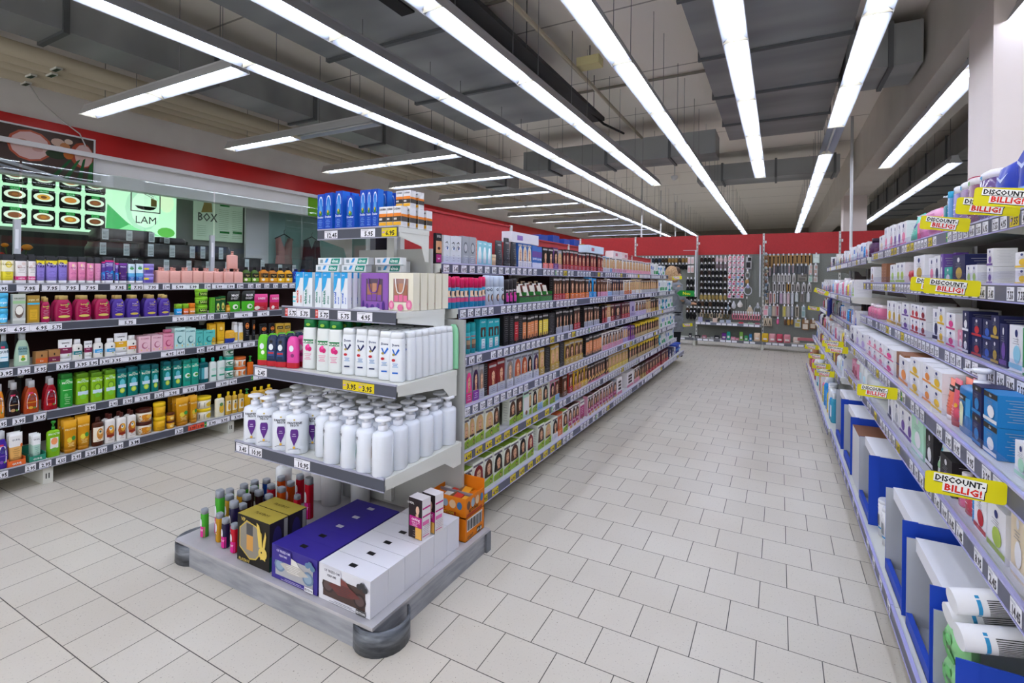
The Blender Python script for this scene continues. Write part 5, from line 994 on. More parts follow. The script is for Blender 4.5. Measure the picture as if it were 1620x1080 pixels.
# trays under the mint and apricot tubes
for y, c, l in ((1.625, '2f8a70', 'teal counter tray holding mint tubes on the lowest left shelf'), (1.51, 'd8642a', 'orange counter tray holding apricot tubes on the lowest left shelf')):
    b = B(); b.box(-.047, .047, -.008, -.004, 0, .045, c); b.box(-.047, -.044, -.004, .22, 0, .06, c); b.box(.044, .047, -.004, .22, 0, .06, c); b.box(-.047, .047, .217, .22, 0, .08, c); b.text('GUHL', 'e8f0ec', lambda x, z: (x, -.009, .015 + z), .014)
    tag(obj('counter_tray', b, None, (-4.897, y, .191), H90), l, 'tray')
# ---------------------------------------------------------------- long gondola
dc = lambda t, y: 2 if y < 4.2 else 1
GO = 'gondola\'s'
FL = [(8.42 + .125 * k, 8.53 + .125 * k) for k in range(10)]
rr = random.Random(3)
for i, (R, xf) in enumerate(((G1 + G1b + G1c, -1.89), (G2 + G2b + G2c, -1.76), (G3 + G3b + G3c, -1.75), (G4 + G4b, -1.72), (G5 + [q for q in G5b if q[1] < 4.86] + G5c, -1.72), (G6 + [q for q in G6b if q[2] < 4.75] + G6c, -1.69))):
    fill = [(rr.choice(('oral_green', 'oral_blue', 'oral_blue', 'oral_mouth', 'oral_green')), a, c, .17 + .03 * rr.random()) for a, c in FL]
    if i == 5: fill = [('ct:nv,wh', 9.0, 9.25, .16), ('ct:nv,wh', 9.27, 9.5, .16), ('ct:wh,bl', 9.5, 9.68, .14), ('oral_mouth', 8.85, 8.98, .18), ('tub_navy', 9.76, 9.94, .17), ('tub_navy', 9.95, 10.12, .17), ('tub_white', 10.13, 10.29, .17)]
    rows(R + fill, xf, GZ[i][1], H90, GO, ORD[i], 'hair colour goods on the %s shelf of the long gondola' % ORD[i], .23 if i else 9, dc if i == 5 else None)
# boxes lying on top of the top row
for j, (y0, y1, z, dx, c, l) in enumerate(((3.52, 4.03, .205, .09, 'd8d6de', 'long white carton lying on top of the blue bleach cartons'), (5.35, 5.9, .215, .12, 'c4d8e8', 'pale blue carton lying on the red hair dye boxes of the top shelf'), (6.3, 6.7, .2, .1, 'e4d8da', 'white and pink carton lying on the blonde hair dye boxes'), (6.75, 7.0, .2, .1, 'dcc4c4', 'small pink carton lying on the blonde hair dye boxes'))):
    b = B(); b.box(-dx, 0, 0, y1 - y0, 0, .085, c); b.box(0, .0006, .1, .2, .02, .06, '8a6ab0' if j == 0 else 'b86a80')
    tag(obj('shipping_carton', b, None, (-1.895, y0, 1.69 + z + .002)), l, 'box')
# bright blue overstock caps behind the header
for j in range(4):
    b = B(); b.box(-.1, .1, -.09, .09, 0, .09 + .02 * (j % 2), '1d3f94')
    tag(obj('shipping_carton', b, None, (-2.36, 4.95 + .33 * j, 1.99)), 'blue carton on top behind the red header, %s from the endcap' % nth(j), 'box', 'blue cartons behind the red header')
b = B(); b.box(-.15, .15, -.3, .3, 0, .07, '4a4c52'); b.box(-.05, .05, -.1, 0, .07, .09, 'd8c84a')
tag(obj('shipping_carton', b, None, (-2.39, 6.5, 1.99)), 'grey carton on top behind the red header, past the blue ones', 'box')
b = B(); b.box(-2.5, -2.235, 2.58, 9.7, 1.96, 1.988, '8a8b88'); b.box(-2.5, -2.45, 2.58, 9.7, 0.2, 1.96, '55565a')
o = obj('top_board', b); tag(o, 'grey top board along the back of the long gondola', 'board')
# ---------------------------------------------------------------- right rack
RT = "right rack's"
zr = lambda i: (lambda y: RZ[i][1] if y < 5.66 else RZF[i][1])
dr = lambda t, y: 2 if t.startswith('ct:') and y < 4.3 else (2 if y < 3.4 else 1)
for i, R in enumerate((R1, R2 + [q for q in R2f if q[1] > 5.0], R3 + R3f, R4 + R4f, R5 + R5n + R5f)):
    rows([q for q in R if q[1] > 1.2], RZ[i][0] + .03, RZ[i][1], -H90, RT, ORD[i], 'skin care on the %s shelf of the right rack' % ORD[i], 9, dr, 5.6)
rr = random.Random(11)
KF = ['mini_pink', 'mini_green', 'mini_blue', 'ct:wh,pk', 'ct:wh,bl', 'ct:nv,wh', 'deo_white', 'ct:wh,re', 'mini_violet', 'oral_blue', 'mini_brown', 'ct:wh,lg', 'mini_yellow', 'deo_white', 'ct:wh,pu']
for i in range(6):
    f = []; y = 5.74
    while y < 9.9:
        wd = rr.uniform(.1, .2); f.append((rr.choice(KF if i < 5 else ['deo_white', 'mini_blue', 'mini_pink', 'mini_red', 'oral_mouth', 'mini_brown', 'mini_yellow', 'ct:wh,bl']), y, y + wd, rr.uniform(.13, .19) if i < 5 else rr.uniform(.24, .34))); y += wd + .012
    x, z = RZF[i]
    rows([q for q in f if not (i == 5 and q[1] < 5.9)], x + .03, z, -H90, "right rack's far", ORD[i], 'goods on the far %s shelf of the right rack' % ORD[i], .2 if i not in (0, 5) else 9)
# dark blue flat pouches and pens in the far bay
for k in range(4):
    b = B(); b.box(-.008, .008, 0, .2, 0, .2, '1d2470')
    tag(obj('flat_pouch', b, None, (.54 + .03 * k, 7.2 + .28 * k, 1.182)), 'flat dark blue pouch standing in the far right bay, %s from the front' % nth(k), 'pouch', 'dark blue pouches in the far bay')
# shelf-ready cartons on the bottom shelf
CB = M('1f46b4', .5); CG = M('a9adb4', .7); CW = M('dcdde2', .6)
def carton(y0, y1, h, label, lid=True, x0=.475, x1=.82):
    b = B(); t = .006
    b.box(x0, x1, 0, t, 0, h, CB, back=CG); b.box(x0, x1, y1 - y0 - t, y1 - y0, 0, h, CB, front=CG)
    b.box(x1 - t, x1, t, y1 - y0 - t, 0, h, CB, left=CG); b.box(x0, x1 - t, t, y1 - y0 - t, 0, t, CG)
    b.box(x0, x0 + .02, t, y1 - y0 - t, 0, .05, CB)
    b.box(x0 - .004, x0 + .05, -.004, 0, 0, h + .004, CB)
    o = obj('display_carton', b, None, (0, y0, .191))
    tag(o, label, 'carton', 'blue and white cartons on the lowest right shelf')
    if lid:
        q = B(); q.box(x0 + .03, x1, 0, y1 - y0, h, h + .004, CW); q.box(x0 + .03, x0 + .032, t, y1 - y0 - t, h - .05, h, CW); obj('lid_flap', q, o)
carton(1.93, 2.19, .3, 'low blue tray carton at the near end of the lowest right shelf', False)
carton(2.22, 2.6, .36, 'open blue and white carton, nearest tall one on the lowest right shelf')
carton(2.66, 3.06, .4, 'open blue and white carton, second tall one on the lowest right shelf')
carton(3.56, 3.98, .4, 'open blue and white carton, third tall one on the lowest right shelf')
carton(4.41, 4.86, .42, 'open blue and white carton, fourth tall one, with brown lid edge behind')
carton(5.05, 5.5, .42, 'open blue and white carton, farthest tall one on the lowest right shelf')
b = B(); b.box(.48, .8, 0, .34, 0, .38, 'b9bcc2', top='7a4e30', left='c4c6ca'); tag(obj('display_carton', b, None, (0, 4.03, .191)), 'grey carton with torn brown top between the blue cartons', 'carton')
t_('pad_roll', 'jar', 'cotton_pad_pack', 'pack', 'white cotton pad pack', 1, c='e2e3e6', cap='d4d6dc', lid_h=.1, dec='r -.8 .2 .8 .24 3a9ad0;' + ''.join('r %.2f .3 %.2f .6 2c2c30;' % (-.6 + .12 * q_, -.55 + .12 * q_) for q_ in range(10)) + 'l .6 .7 .8 3 8a8a90')
for k, (y, x) in enumerate(((2.36, .53), (2.84, .53), (3.2, .5), (3.32, .5), (3.44, .5), (3.72, .53), (4.6, .53), (5.2, .53))):
    put('pad_roll', x, y, .199 if k not in (2, 3, 4) else .192, -H90, .085, .2 if k in (2, 3, 4) else .13, 'clear bag of white cotton pads on the lowest right shelf, %s from the near end' % nth(k), 'cotton pad packs on the lowest right shelf')
for k, (y, z, rx) in enumerate(((2.11, .43, 1.4), (2.0, .43, 1.45), (2.07, .5, 1.42))):
    o, d = put('pad_roll', .6, y, z, 0, .08, .26, 'clear bag of cotton pads with barcode lying over the green packs, %s' % ('rear one', 'front one', 'top one')[k], 'cotton pad rolls lying near the front')
    o.rotation_euler = (0, rx, .15); o.location = (.49, y - .02, z + .1)
t_('pad_green', 'pouch', 'cotton_pad_pack', 'pack', 'green leaf printed cotton pad pack', .4, c='8cc88a', dec='e -.3 .5 .4 .2 5aa85c;e .3 .3 .4 .2 5aa85c;e .2 .75 .3 .12 68b46a')
for k in range(3): put('pad_green', .485, 2.06, .2 + .102 * k, -H90, .17, .1, 'green leaf printed cotton pad pack, %s of a pile near the front' % ('bottom', 'middle', 'top')[k], 'green cotton pad packs')
t_('pad_pink', 'pouch', 'cotton_pad_pack', 'pack', 'pink bag', .6, c='dc9cae', band='e4c4cc', bn=3)
put('pad_pink', .5, 1.8, .192, -H90, .2, .17, 'clear bag of pink cotton balls standing in front of the low blue tray', None)
# ---------------------------------------------------------------- endcap, topmost shelf
t_('bath_blue', 'box', 'bath_salt_carton', 'box', 'tall deep blue carton with arched white print', 1, c='1747b0', side='1d6cd0', top='2a86d8', dec='e 0 .72 .6 .22 dfe6f0;e 0 .7 .5 .2 2a7ad0;r -.6 .42 .6 .66 2a7ad0;p -.5,.42 -.3,.6 0,.8 .3,.6 .5,.42 5a9ad8;e 0 .46 .45 .07 3a7a3a;e -.1 .5 .18 .04 d8a83a;t 0 .33 .06 Dresdner e0e8f4;l .6 .08 .26 5 7aa8e0')
EG = 'bath cartons on the topmost endcap shelf'
for k, (x0, x1, h, dp) in enumerate(((-2.553, -2.491, .225, 2), (-2.487, -2.423, .23, 2), (-2.397, -2.335, .235, 2), (-2.30, -2.237, .2, 2), (-2.192, -2.143, .225, 2), (-2.14, -2.098, .225, 2), (-2.094, -2.05, .225, 3))):
    for r in range(dp):
        put('bath_blue', (x0 + x1) / 2, 2.175 + r * .075, 1.886, 0, x1 - x0, h, 'blue carton with white arch print, %s from the left, %s row of the topmost endcap shelf' % (nth(k), WORDS[r]), EG)
t_('vit_orange', 'box', 'vitamin_carton', 'box', 'white carton with orange and dark bands', 1, c='dcdcde', dec='t 0 .82 .1 DERMA 4a4a50;r -1 .5 1 .66 e08028;r -1 .26 1 .5 3a3430;r -.9 .34 -.1 .44 c8c4c0;r -1 .08 1 .24 e4a82a', sdec='r -1 .5 1 .62 e08028;r -1 .26 1 .5 4a4644;l .7 .1 .2 3 b9b9bd')
k = 0
for x0, x1, ys in ((-2.046, -1.99, (2.18,)), (-1.986, -1.94, (2.18, 2.25)), (-1.936, -1.882, (2.18, 2.255, 2.33, 2.41))):
    for y in ys:
        put('vit_orange', (x0 + x1) / 2, y, 1.886, 0, x1 - x0, .118, 'white carton with orange and dark bands, %s from the corner of the topmost endcap shelf' % nth(k), 'orange banded cartons on the endcap'); k += 1
for j, y in enumerate((2.26, 2.335)):
    for x in (-1.965, -1.908): put('vit_orange', x, y, 2.005, 0, .052, .1, 'white and orange carton stacked on the lower ones, %s, topmost endcap shelf' % (('front left', 'front right'), ('rear left', 'rear right'))[j][x > -1.95], 'orange banded cartons on the endcap')
put('vit_orange', -1.965, 2.33, 1.886, 0, .05, .118, 'white carton with orange bands supporting the stacked ones at the rear', 'orange banded cartons on the endcap')
# second shelf
def elm(n, word, col, sm):
    t_(n, 'box', 'toothpaste_carton', 'box', 'upright %s toothpaste carton' % sm, .6, c='e2e6ea', top='dfe6ea', dec='r -1 .84 1 1 2a9ad8;p -1,.84 .2,.84 -.2,.6 -1,.44 38a4dc;v -.2 .29 .34 %s %s .54;v .62 .22 .2 %s %s .36;t -.3 .9 .045 2=1 dff0f8 .5' % (word, col, word, col))
elm('elmex_red', 'elmex', 'd8442a', 'red lettered'); elm('elmex_green', 'elmex', '12806a', 'green lettered'); elm('aronal', 'aronal', '1a5ac0', 'blue lettered')
EG = 'toothpaste cartons on the second endcap shelf'
k = 0
for t, x0, x1 in (('elmex_red', -2.6, -2.535), ('elmex_green', -2.53, -2.455), ('elmex_green', -2.43, -2.375), ('elmex_green', -2.37, -2.3), ('aronal', -2.275, -2.22), ('aronal', -2.215, -2.165)):
    for r in range(3):
        put(t, (x0 + x1) / 2, 2.06 + r * .045, 1.416, 0, x1 - x0, .208, '%s, %s from the left, %s row of the second endcap shelf' % (phrase(t), nth(k), WORDS[r]), EG)
    k += 1
t_('elmex_lie', 'box', 'toothpaste_carton', 'box', 'lying toothpaste carton', .25, c='e0e4e6', dec='p .1,.1 .2,.9 .95,.9 .85,.1 1a8a78;t .5 .3 .5 elmex e8f4f0 .3;p -.4,.3 -.25,.9 -.05,.9 -.2,.3 3a9ad8;r -.8 .25 -.55 .75 8a9aa0')
k = 0
for lay in range(2):
    for x, y in ((-2.49, 2.2), (-2.285, 2.22), (-2.07, 2.26)):
        if lay == 0 and x == -2.07: continue
        put('elmex_lie', x + .02 * lay, y, 1.63 + .044 * lay, 0, .2, .042, 'white toothpaste carton lying on top of the upright cartons, %s of the pile' % nth(k), EG); k += 1
for r in range(3): put('elmex_green', -2.1, 2.3 + .06 * r, 1.416, 0, .1, .208, 'green lettered toothpaste carton behind the purple gift bag, %s row' % WORDS[r], EG)
put('elmex_lie', -2.09, 2.31, 1.63, 0, .2, .042, 'white toothpaste carton lying behind the purple gift bag', EG)
put('elmex_lie', -2.15, 2.4, 1.63, 0, .22, .07, 'larger white carton lying at the back of the second endcap shelf', EG)
t_('aqua_box', 'box', 'toothpaste_carton', 'box', 'small white and aqua carton', .6, c='e0e6e8', dec='r -1 .6 1 .7 3ac0d0;r -1 .3 1 .4 3ac0d0')
put('aqua_box', -2.625, 2.08, 1.416, 0, .05, .085, 'small white carton with aqua stripes at the left end of the second endcap shelf', EG)
put('aqua_box', -2.625, 2.2, 1.416, 0, .05, .085, 'small white and aqua carton behind another at the shelf end', EG)
def gift(x0, x1, y, h, c, wc, hc, label, g, flowers):
    w = x1 - x0; d = .056
    o = thing('gift_bag', label, 'gift bag', ((x0 + x1) / 2, y, 1.416), 0, g)
    b = B(); b.box(-w / 2, w / 2, 0, d, 0.001, h, M(c, .6)); decal(b, 'r -.62 .22 .62 .84 %s;r -.52 .24 -.2 .7 a8745a;r -.14 .24 .18 .72 b88468;r .24 .24 .54 .68 a06a54;r -.52 .24 -.2 .4 %s;r -.14 .24 .18 .42 %s;r .24 .24 .54 .4 %s' % (wc, hc, hc, hc) + flowers, w, h, Flat(0)); obj('bag_body', b, o)
    b = B(); b.tube([(w * .22 * math.cos(a), -.006 - .004 * math.sin(-a), h * .78 + (h * .32 if math.sin(a) < 0 else h * .0) * math.sin(a)) if False else (-w * .2 + w * .4 * s, -.007, h * .86 - h * .4 * (1 - (2 * s - 1) ** 4)) for s, a in ((q / 12, q) for q in range(13))], .0035, hc if hc != 'd86a90' else 'e6e2e0', 6); obj('handle', b, o)
gift(-2.15, -1.945, 2.15, .208, '8a5aa8', '5a4a5c', '7a4a98', 'purple gift bag with window and ribbon handle on the second endcap shelf', None, ';e -.8 .1 .08 .14 4a2a7a;e -.5 .06 .1 .1 5a3a8a;e -.1 .06 .14 .08 4a2a7a;e .3 .08 .1 .1 5a3a8a;e .7 .1 .1 .14 4a2a7a')
for k in range(5):
    gift(-1.938, -1.765, 2.15 + k * .068 if k < 5 else 0, .21, 'dfdac6', '9a7a72', 'd86a90', 'cream gift bag with pink roses, %s in the row along the endcap side' % nth(k), 'cream gift bags on the endcap', ';e -.75 .14 .22 .12 d8709a;e -.75 .14 .12 .07 e498b4;e 0 .08 .24 .09 d8709a;e .72 .16 .24 .13 d8709a;e .72 .16 .12 .07 e498b4')
# third shelf
def shower(n, ph, c, lab): t_(n, 'bottle', 'shower_gel_bottle', 'bottle', ph, .5, shape='arch', c=c, cap='dddddd', p=3, foot='b8202c', dec='e 0 .62 .4 .1 dfe6ea;%sr -.5 .24 .5 .34 %s' % (lab, c), rough=.15)
shower('shower_green', 'bright green shower gel with red foot', '58b81c', 'e .2 .42 .3 .07 f0f4e0;'); shower('shower_navy', 'dark blue shower gel with red foot', '1c2c4c', 'e 0 .8 .3 .05 141418;r -.6 .24 .6 .5 2a4a80;r -.5 .4 .5 .46 b82a34;'); shower('shower_pink', 'pink shower gel with red foot', 'dc4a9c', 'e .2 .4 .3 .06 8a2a6a;')
t_('palm', 'bottle', 'shower_cream_bottle', 'bottle', 'white orchid bottle with green cap', .55, shape='palm', c='dfe4e2', cap='12703c', p=3, dec='r -.95 .52 .95 .6 147a44;t 0 .535 .04 PALMOLIVE f0f4f0;e -.1 .43 .3 .06 d8287c;e .25 .41 .28 .05 c81f70;e .05 .47 .2 .04 e8489a;l .5 .2 .3 4 d8709a;e 0 .9 .3 .03 8ab83a')
def dov(n, ph, col): t_(n, 'bottle', 'body_lotion_bottle', 'bottle', ph, .72, shape='dove', c='e2e6ea', cap='e6eaee', p=3.6, dec='t 0 .72 .05 Dove 2a3a6a .6;p -.5,.66 -.3,.66 .0,.56 -.1,.53 %s;p .4,.68 .56,.64 .05,.53 -.05,.56 %s;e -.25 .55 .2 .025 a8944a;e -.25 .44 .26 .03 b8202c;l .45 .3 .36 3 5a8ac0;r -.4 .17 .4 .2 %s' % (col, col, col))
dov('dove_navy', 'white lotion bottle with navy bird emblem', '1c2658'); dov('dove_blue', 'white lotion bottle with blue bird emblem', '1f62c0'); dov('dove_brown', 'white lotion bottle with brown emblem', '8a6a3a')
t_('green_flat', 'bottle', 'lotion_bottle', 'bottle', 'pale green rounded bottle', .5, shape='arch', c='8fd0a4', cap='dddddd', dec='t 0 .4 .05 o 2a4a3a')
B2 = [('shower_green', -2.745, 1.94), ('shower_navy', -2.668, 1.945), ('shower_navy', -2.592, 1.95), ('shower_pink', -2.509, 1.962), ('palm', -2.408, 1.995), ('palm', -2.285, 1.99), ('palm', -2.186, 1.985), ('dove_navy', -2.085, 1.987), ('dove_navy', -2.0, 2.0), ('dove_navy', -1.918, 2.003), ('dove_blue', -1.815, 1.985), ('dove_blue', -1.732, 1.975)]
S2 = dict(shower=(.078, .185), palm=(.094, .288), dove=(.086, .255))
for k, (t, x, y) in enumerate(B2):
    w, h = S2[t.split('_')[0]]
    nr = 4 if t[0] == 's' else (6 if t.startswith('palm') else 5)
    for r in range(nr):
        if x > -1.78 and r: continue
        yy = y + r * (w * .74 + .004)
        if yy > 2.44: break
        put(t, x, yy, 1.061, math.radians(16), w * .94, h, ('%s, %s from the left in the front of the third endcap shelf' % (phrase(t), nth(k))) if r == 0 else '%s, %s row behind the %s, third endcap shelf' % (phrase(t).split(' with ')[0], WORDS[r], nth(k)), 'bottles on the third endcap shelf')
for k, (t, y) in enumerate((('dove_blue', 2.038), ('dove_blue', 2.095), ('dove_navy', 2.152), ('dove_navy', 2.209), ('dove_brown', 2.266), ('dove_blue', 2.323), ('dove_navy', 2.38))):
    put(t, -1.73, y, 1.061, math.radians(-12), .08, .255, '%s, %s back along the right side of the third endcap shelf' % (phrase(t).replace(' bottle', ''), nth(k)), 'bottles on the third endcap shelf')
put('green_flat', -1.708, 2.44, 1.061, 0, .07, .262, 'pale green rounded bottle at the back corner of the third endcap shelf', None)
t_('clear_roll', 'jar', 'sponge_pack', 'pack', 'clear roll', 1, c='c9ccd0', cap='b9bcc2', lid_h=.3)
for k, x in enumerate((-2.12, -2.03)):
    o, d = put('clear_roll', x, 2.1, 1.35, 0, .085, .3, 'round clear pack lying on the bottles of the third endcap shelf, %s' % ('left', 'right')[k], 'clear packs on the third endcap shelf')
    o.rotation_euler = (-math.pi / 2, 0, 0); o.location = (x, 2.08, 1.389)
# fourth shelf: white pump bottles
def pan(n, ph, c): t_(n, 'pump', 'shampoo_pump_bottle', 'bottle', ph, .82, c='dfe4ec', cap='e6e8ee', bh=.77, p=2.2, head=1.6, spout=0, dec='e 0 .685 .09 .018 c8b468;t 0 .6 .045 PANTENE 2a2c34 .8;t .02 .555 .04 PRO-V 2a2c34 .5;p -.26,.5 .26,.5 .34,.46 .36,.38 .26,.3 .1,.22 0,.17 -.1,.22 -.26,.3 -.36,.38 -.34,.46 %s;l .2 .36 .4 2 c8b8d8;e 0 .145 .12 .022 d8a83a;l .6 .09 .11 2 8a8c94' % c)
pan('pan_violet', 'white pump bottle with purple emblem', '5a2a80'); pan('pan_green', 'white pump bottle with green emblem', '12705c'); pan('pan_brown', 'white pump bottle with brown emblem', '8a5a2a')
PH = [[-2.655, 1.835], [-2.548, 1.84], [-2.661, 1.93], [-2.534, 1.935], [-2.411, 1.85], [-2.659, 2.12], [-2.423, 1.95], [-2.304, 1.85], [-2.291, 1.95], [-2.501, 2.11], [-2.149, 1.9], [-2.284, 2.05], [-2.03, 1.85], [-2.167, 2.0], [-2.04, 1.95], [-2.179, 2.1], [-1.905, 1.85], [-2.037, 2.05], [-1.91, 1.95], [-2.049, 2.15], [-1.786, 1.855], [-1.918, 2.05], [-1.8, 1.955], [-1.937, 2.15], [-1.69, 1.87], [-1.81, 2.06], [-1.69, 1.97], [-1.81, 2.16], [-1.69, 2.075], [-1.9, 2.3], [-1.81, 2.26], [-1.69, 2.175], [-1.69, 2.27], [-1.69, 2.36], [-1.7, 2.45], [-2.41, 2.05], [-2.53, 2.03], [-2.3, 2.16], [-2.4, 2.2]]
for it in range(60):
    for i in range(len(PH)):
        for j in range(i):
            dx, dy = PH[i][0] - PH[j][0], PH[i][1] - PH[j][1]; d = math.hypot(dx, dy)
            if d < .108:
                q = (.108 - d) / 2 / max(d, 1e-4); PH[i][0] += dx * q; PH[i][1] += dy * q; PH[j][0] -= dx * q; PH[j][1] -= dy * q
        PH[i][0] = min(-1.69, max(-2.71, PH[i][0])); PH[i][1] = min(2.43, max(1.845, PH[i][1]))
PH.sort(key=lambda q: (round(q[1] / .1), q[0]))
fr_, ro = 0, {}
for x, y in PH:
    lf = x < -2.25
    rt = math.radians(34 if lf else (-42 if x < -1.75 else -68))
    t = 'pan_violet' if lf else ('pan_green' if x < -1.75 else ('pan_brown' if y < 1.95 else 'pan_violet'))
    rw = round(y / .1) - 18; ro[rw] = ro.get(rw, -1) + 1
    o, d = put(t, x, y, .646, 0, .122, .272, '%s, %s from the left in the %s row, lowest endcap shelf' % (phrase(t), nth(ro[rw]), WORDS[max(0, rw)]), 'white pump bottles on the endcap')
    o.rotation_euler = (0, 0, rt); o.location = (x, y, .646)
# ---------------------------------------------------------------- goods on the base tray
ON_BASE[0] = True
def mass(n, c, nm, mag): t_(n, 'bottle', 'massage_oil_bottle', 'bottle', '%s bottle with silver cap' % nm, .8, shape='straight', c=c, cap='8f949c', p=3, rough=.15, dec='e -.2 .5 .5 .16 dfdfe4;' + ('r -.4 .02 1 .4 cf1f86;t .25 .24 .07 PLAY f4d8ea .6' if mag else 'l .4 .3 .4 2 e4c8d8'))
for n, c, nm in (('ms_green', '3f9a2a', 'green'), ('ms_amber', 'b8861c', 'amber'), ('ms_violet', '1f1a3c', 'dark violet'), ('ms_red', 'b01428', 'red'), ('ms_blue', '143a8a', 'blue'), ('ms_orange', 'b8460f', 'orange'), ('ms_dark', '2a1618', 'dark brown')):
    mass(n, c, nm, nm in ('green', 'dark violet', 'red'))
ML = [('ms_green', -2.775, 1.61, .15, 's'), ('ms_green', -2.735, 1.665, .24, 't'), ('ms_amber', -2.655, 1.62, .15, 's'), ('ms_amber', -2.775, 1.745, .175, 't'), ('ms_violet', -2.57, 1.6, .15, 's'), ('ms_violet', -2.6, 1.66, .21, 't'), ('ms_red', -2.485, 1.595, .145, 's'), ('ms_dark', -2.655, 1.745, .15, 't'), ('ms_green', -2.86, 1.8, .17, 't'), ('ms_green', -2.83, 1.87, .18, 't'), ('ms_amber', -2.765, 1.81, .177, 't'), ('ms_dark', -2.7, 1.8, .17, 't'), ('ms_green', -2.86, 1.96, .165, 't'), ('ms_dark', -2.78, 1.9, .166, 't'), ('ms_dark', -2.7, 1.875, .167, 't'), ('ms_blue', -2.83, 2.02, .16, 't'), ('ms_red', -2.73, 1.98, .16, 't'), ('ms_violet', -2.635, 1.895, .15, 't'), ('ms_orange', -2.785, 2.09, .16, 't'), ('ms_orange', -2.63, 1.975, .165, 't'), ('ms_orange', -2.655, 2.06, .165, 't'), ('ms_red', -2.67, 2.14, .177, 't'), ('ms_red', -2.455, 2.03, .24, 't'), ('ms_red', -2.495, 1.985, .145, 's')]
seen = {}
for t, x, y, h, s in ML:
    k = seen.get(t, 0); seen[t] = k + 1
    put(t, x, y, .166, math.radians(-8), (.046 if s == 's' else .056), h, '%s, %s one from the front corner of the base tray, %s' % (phrase(t), WORDS[k], 'small size' if s == 's' else 'tall size'), 'massage bottles on the base tray')
t_('white_pump', 'pump', 'soap_pump_bottle', 'bottle', 'plain white pump bottle', .8, c='dfe2e4', cap='e2e4e6', bh=.78, p=2, head=1.4)
for k, (x, y, h) in enumerate(((-2.84, 2.13, .25), (-2.74, 2.25, .29), (-2.62, 2.22, .29))): put('white_pump', x, y, .166, 0, .11, h, 'plain white pump bottle standing behind the massage bottles, %s from the left' % WORDS[k], 'white pump bottles on the base tray')
t_('white_drum', 'jar', 'refill_canister', 'canister', 'white canister', 1, c='d8dbde', cap='dfe2e4', lid_h=.1)
for k, (x, y) in enumerate(((-2.49, 2.19), (-2.33, 2.28), (-2.49, 2.36))): put('white_drum', x, y, .166, 0, .125, .3, 'large white canister at the back of the base tray, %s' % ('front left', 'right', 'rear left')[k], 'white canisters on the base tray')
t_('vip', 'box', 'perfume_gift_box', 'gift box', 'black and gold perfume gift box', .42, c='1c1915', side='211d28', top='a8963a', dec='t -.62 .88 .075 VIP d8bc5a .4;p -.85,.3 -.85,.72 -.4,.92 .2,.86 .55,.74 .55,.34 .2,.14 -.2,.1 c8ac4a;p -.8,.32 -.8,.71 -.38,.89 .16,.84 .5,.72 .5,.36 .18,.17 -.2,.13 8a8478;r -.4 .62 .0 .86 4a4a4c;r -.38 .3 .02 .62 c8924a;e .62 .34 .26 .13 d8bc5a;p .38,.44 .3,.7 .24,.95 .4,.9 .56,.66 .6,.46 d8bc5a;p .62,.46 .66,.6 .78,.82 .84,.72 .78,.52 .74,.44 d8bc5a;e .56 .36 .04 .02 1c1915;p .5,.2 .8,.26 .8,.2 .5,.26 d8bc5a;t -.5 .03 .06 PLAYBOY d8bc5a .5', sdec='e -.2 .6 .5 .3 2a2458;p -1,0 1,0 1,.4 -1,.3 12463a;r .5 .02 .9 .98 8a8a86')
for k in range(2):
    o, d = put('vip', -2.283, 1.578 + k * .109, .166, 0, .25, .232, 'black and gold perfume gift box with rabbit emblem, %s' % ('front one on the base tray', 'rear one of the two'), 'black and gold gift boxes') if False else put('vip', -2.283, 1.578 + k * .109, .166, 0, .25, .232, ('front' if k == 0 else 'rear') + ' black and gold perfume gift box of two on the base tray', 'black and gold gift boxes')
    if True:
        q = B(); q.text('PLAYBOY', '5a4a10', lambda x, z: (x, z - .01, .232 * KB + .0006), .018, .12); obj('lettering', q, o)
moto = 'e -.62 .45 .24 .2 %s;e -.62 .45 .17 .14 %s;e .62 .38 .24 .2 %s;e .62 .38 .17 .14 %s;p -.6,.5 -.2,.66 .3,.6 .66,.44 .3,.34 -.2,.3 %s;p -.35,.62 -.1,.78 .1,.74 .25,.6 %s;l .3 .36 .6 6 %s'
for nm, c, top, win, lt, mm in (('motor_purple', '3a2f86', '35298a', 'a8a8ac', 'c8c4e4', ('6a8098', '8aa0b4', '6a8098', '8aa0b4', 'b8b4ac', 'd8d6d0', 'e8e6e0')), ('motor_white', 'd6d6dc', 'dcdce2', '4a3a36', '5a5a64', ('3a3030', '5a4a48', '3a3030', '5a4a48', '6a3a38', '7a4440', '4a4040'))):
    t_(nm, 'box', 'perfume_gift_box', 'gift box', '%s motorcycle perfume box' % ('deep purple' if 'purple' in nm else 'white'), .35, c=c, side=c if 'white' in nm else '2f2676', top=top,
       dec='r -.82 .14 .82 .72 %s;' % win + moto % mm + ';r -.84 .58 -.1 .96 %s;t -.45 .84 .07 OF_FREEDOM %s .42;t -.45 .72 .06 PERFUME %s .36;l .6 .06 .1 2 %s;r .5 .02 .86 .16 %s;t .68 .06 .06 EDITION %s .16;e .62 .78 .1 .08 %s;e .84 .74 .1 .08 %s;p .6,.82 .7,.92 .8,.9 .9,.76 .8,.74 .7,.76 %s' % (c, lt, lt, lt, 'e0e0e4' if 'purple' in nm else '4a4a4c', '2a2a30' if 'purple' in nm else 'e4e4e6', '5a7a9a' if 'purple' in nm else '3a3a3c', '5a7a9a' if 'purple' in nm else '3a3a3c', '5a7a9a' if 'purple' in nm else '3a3a3c'))
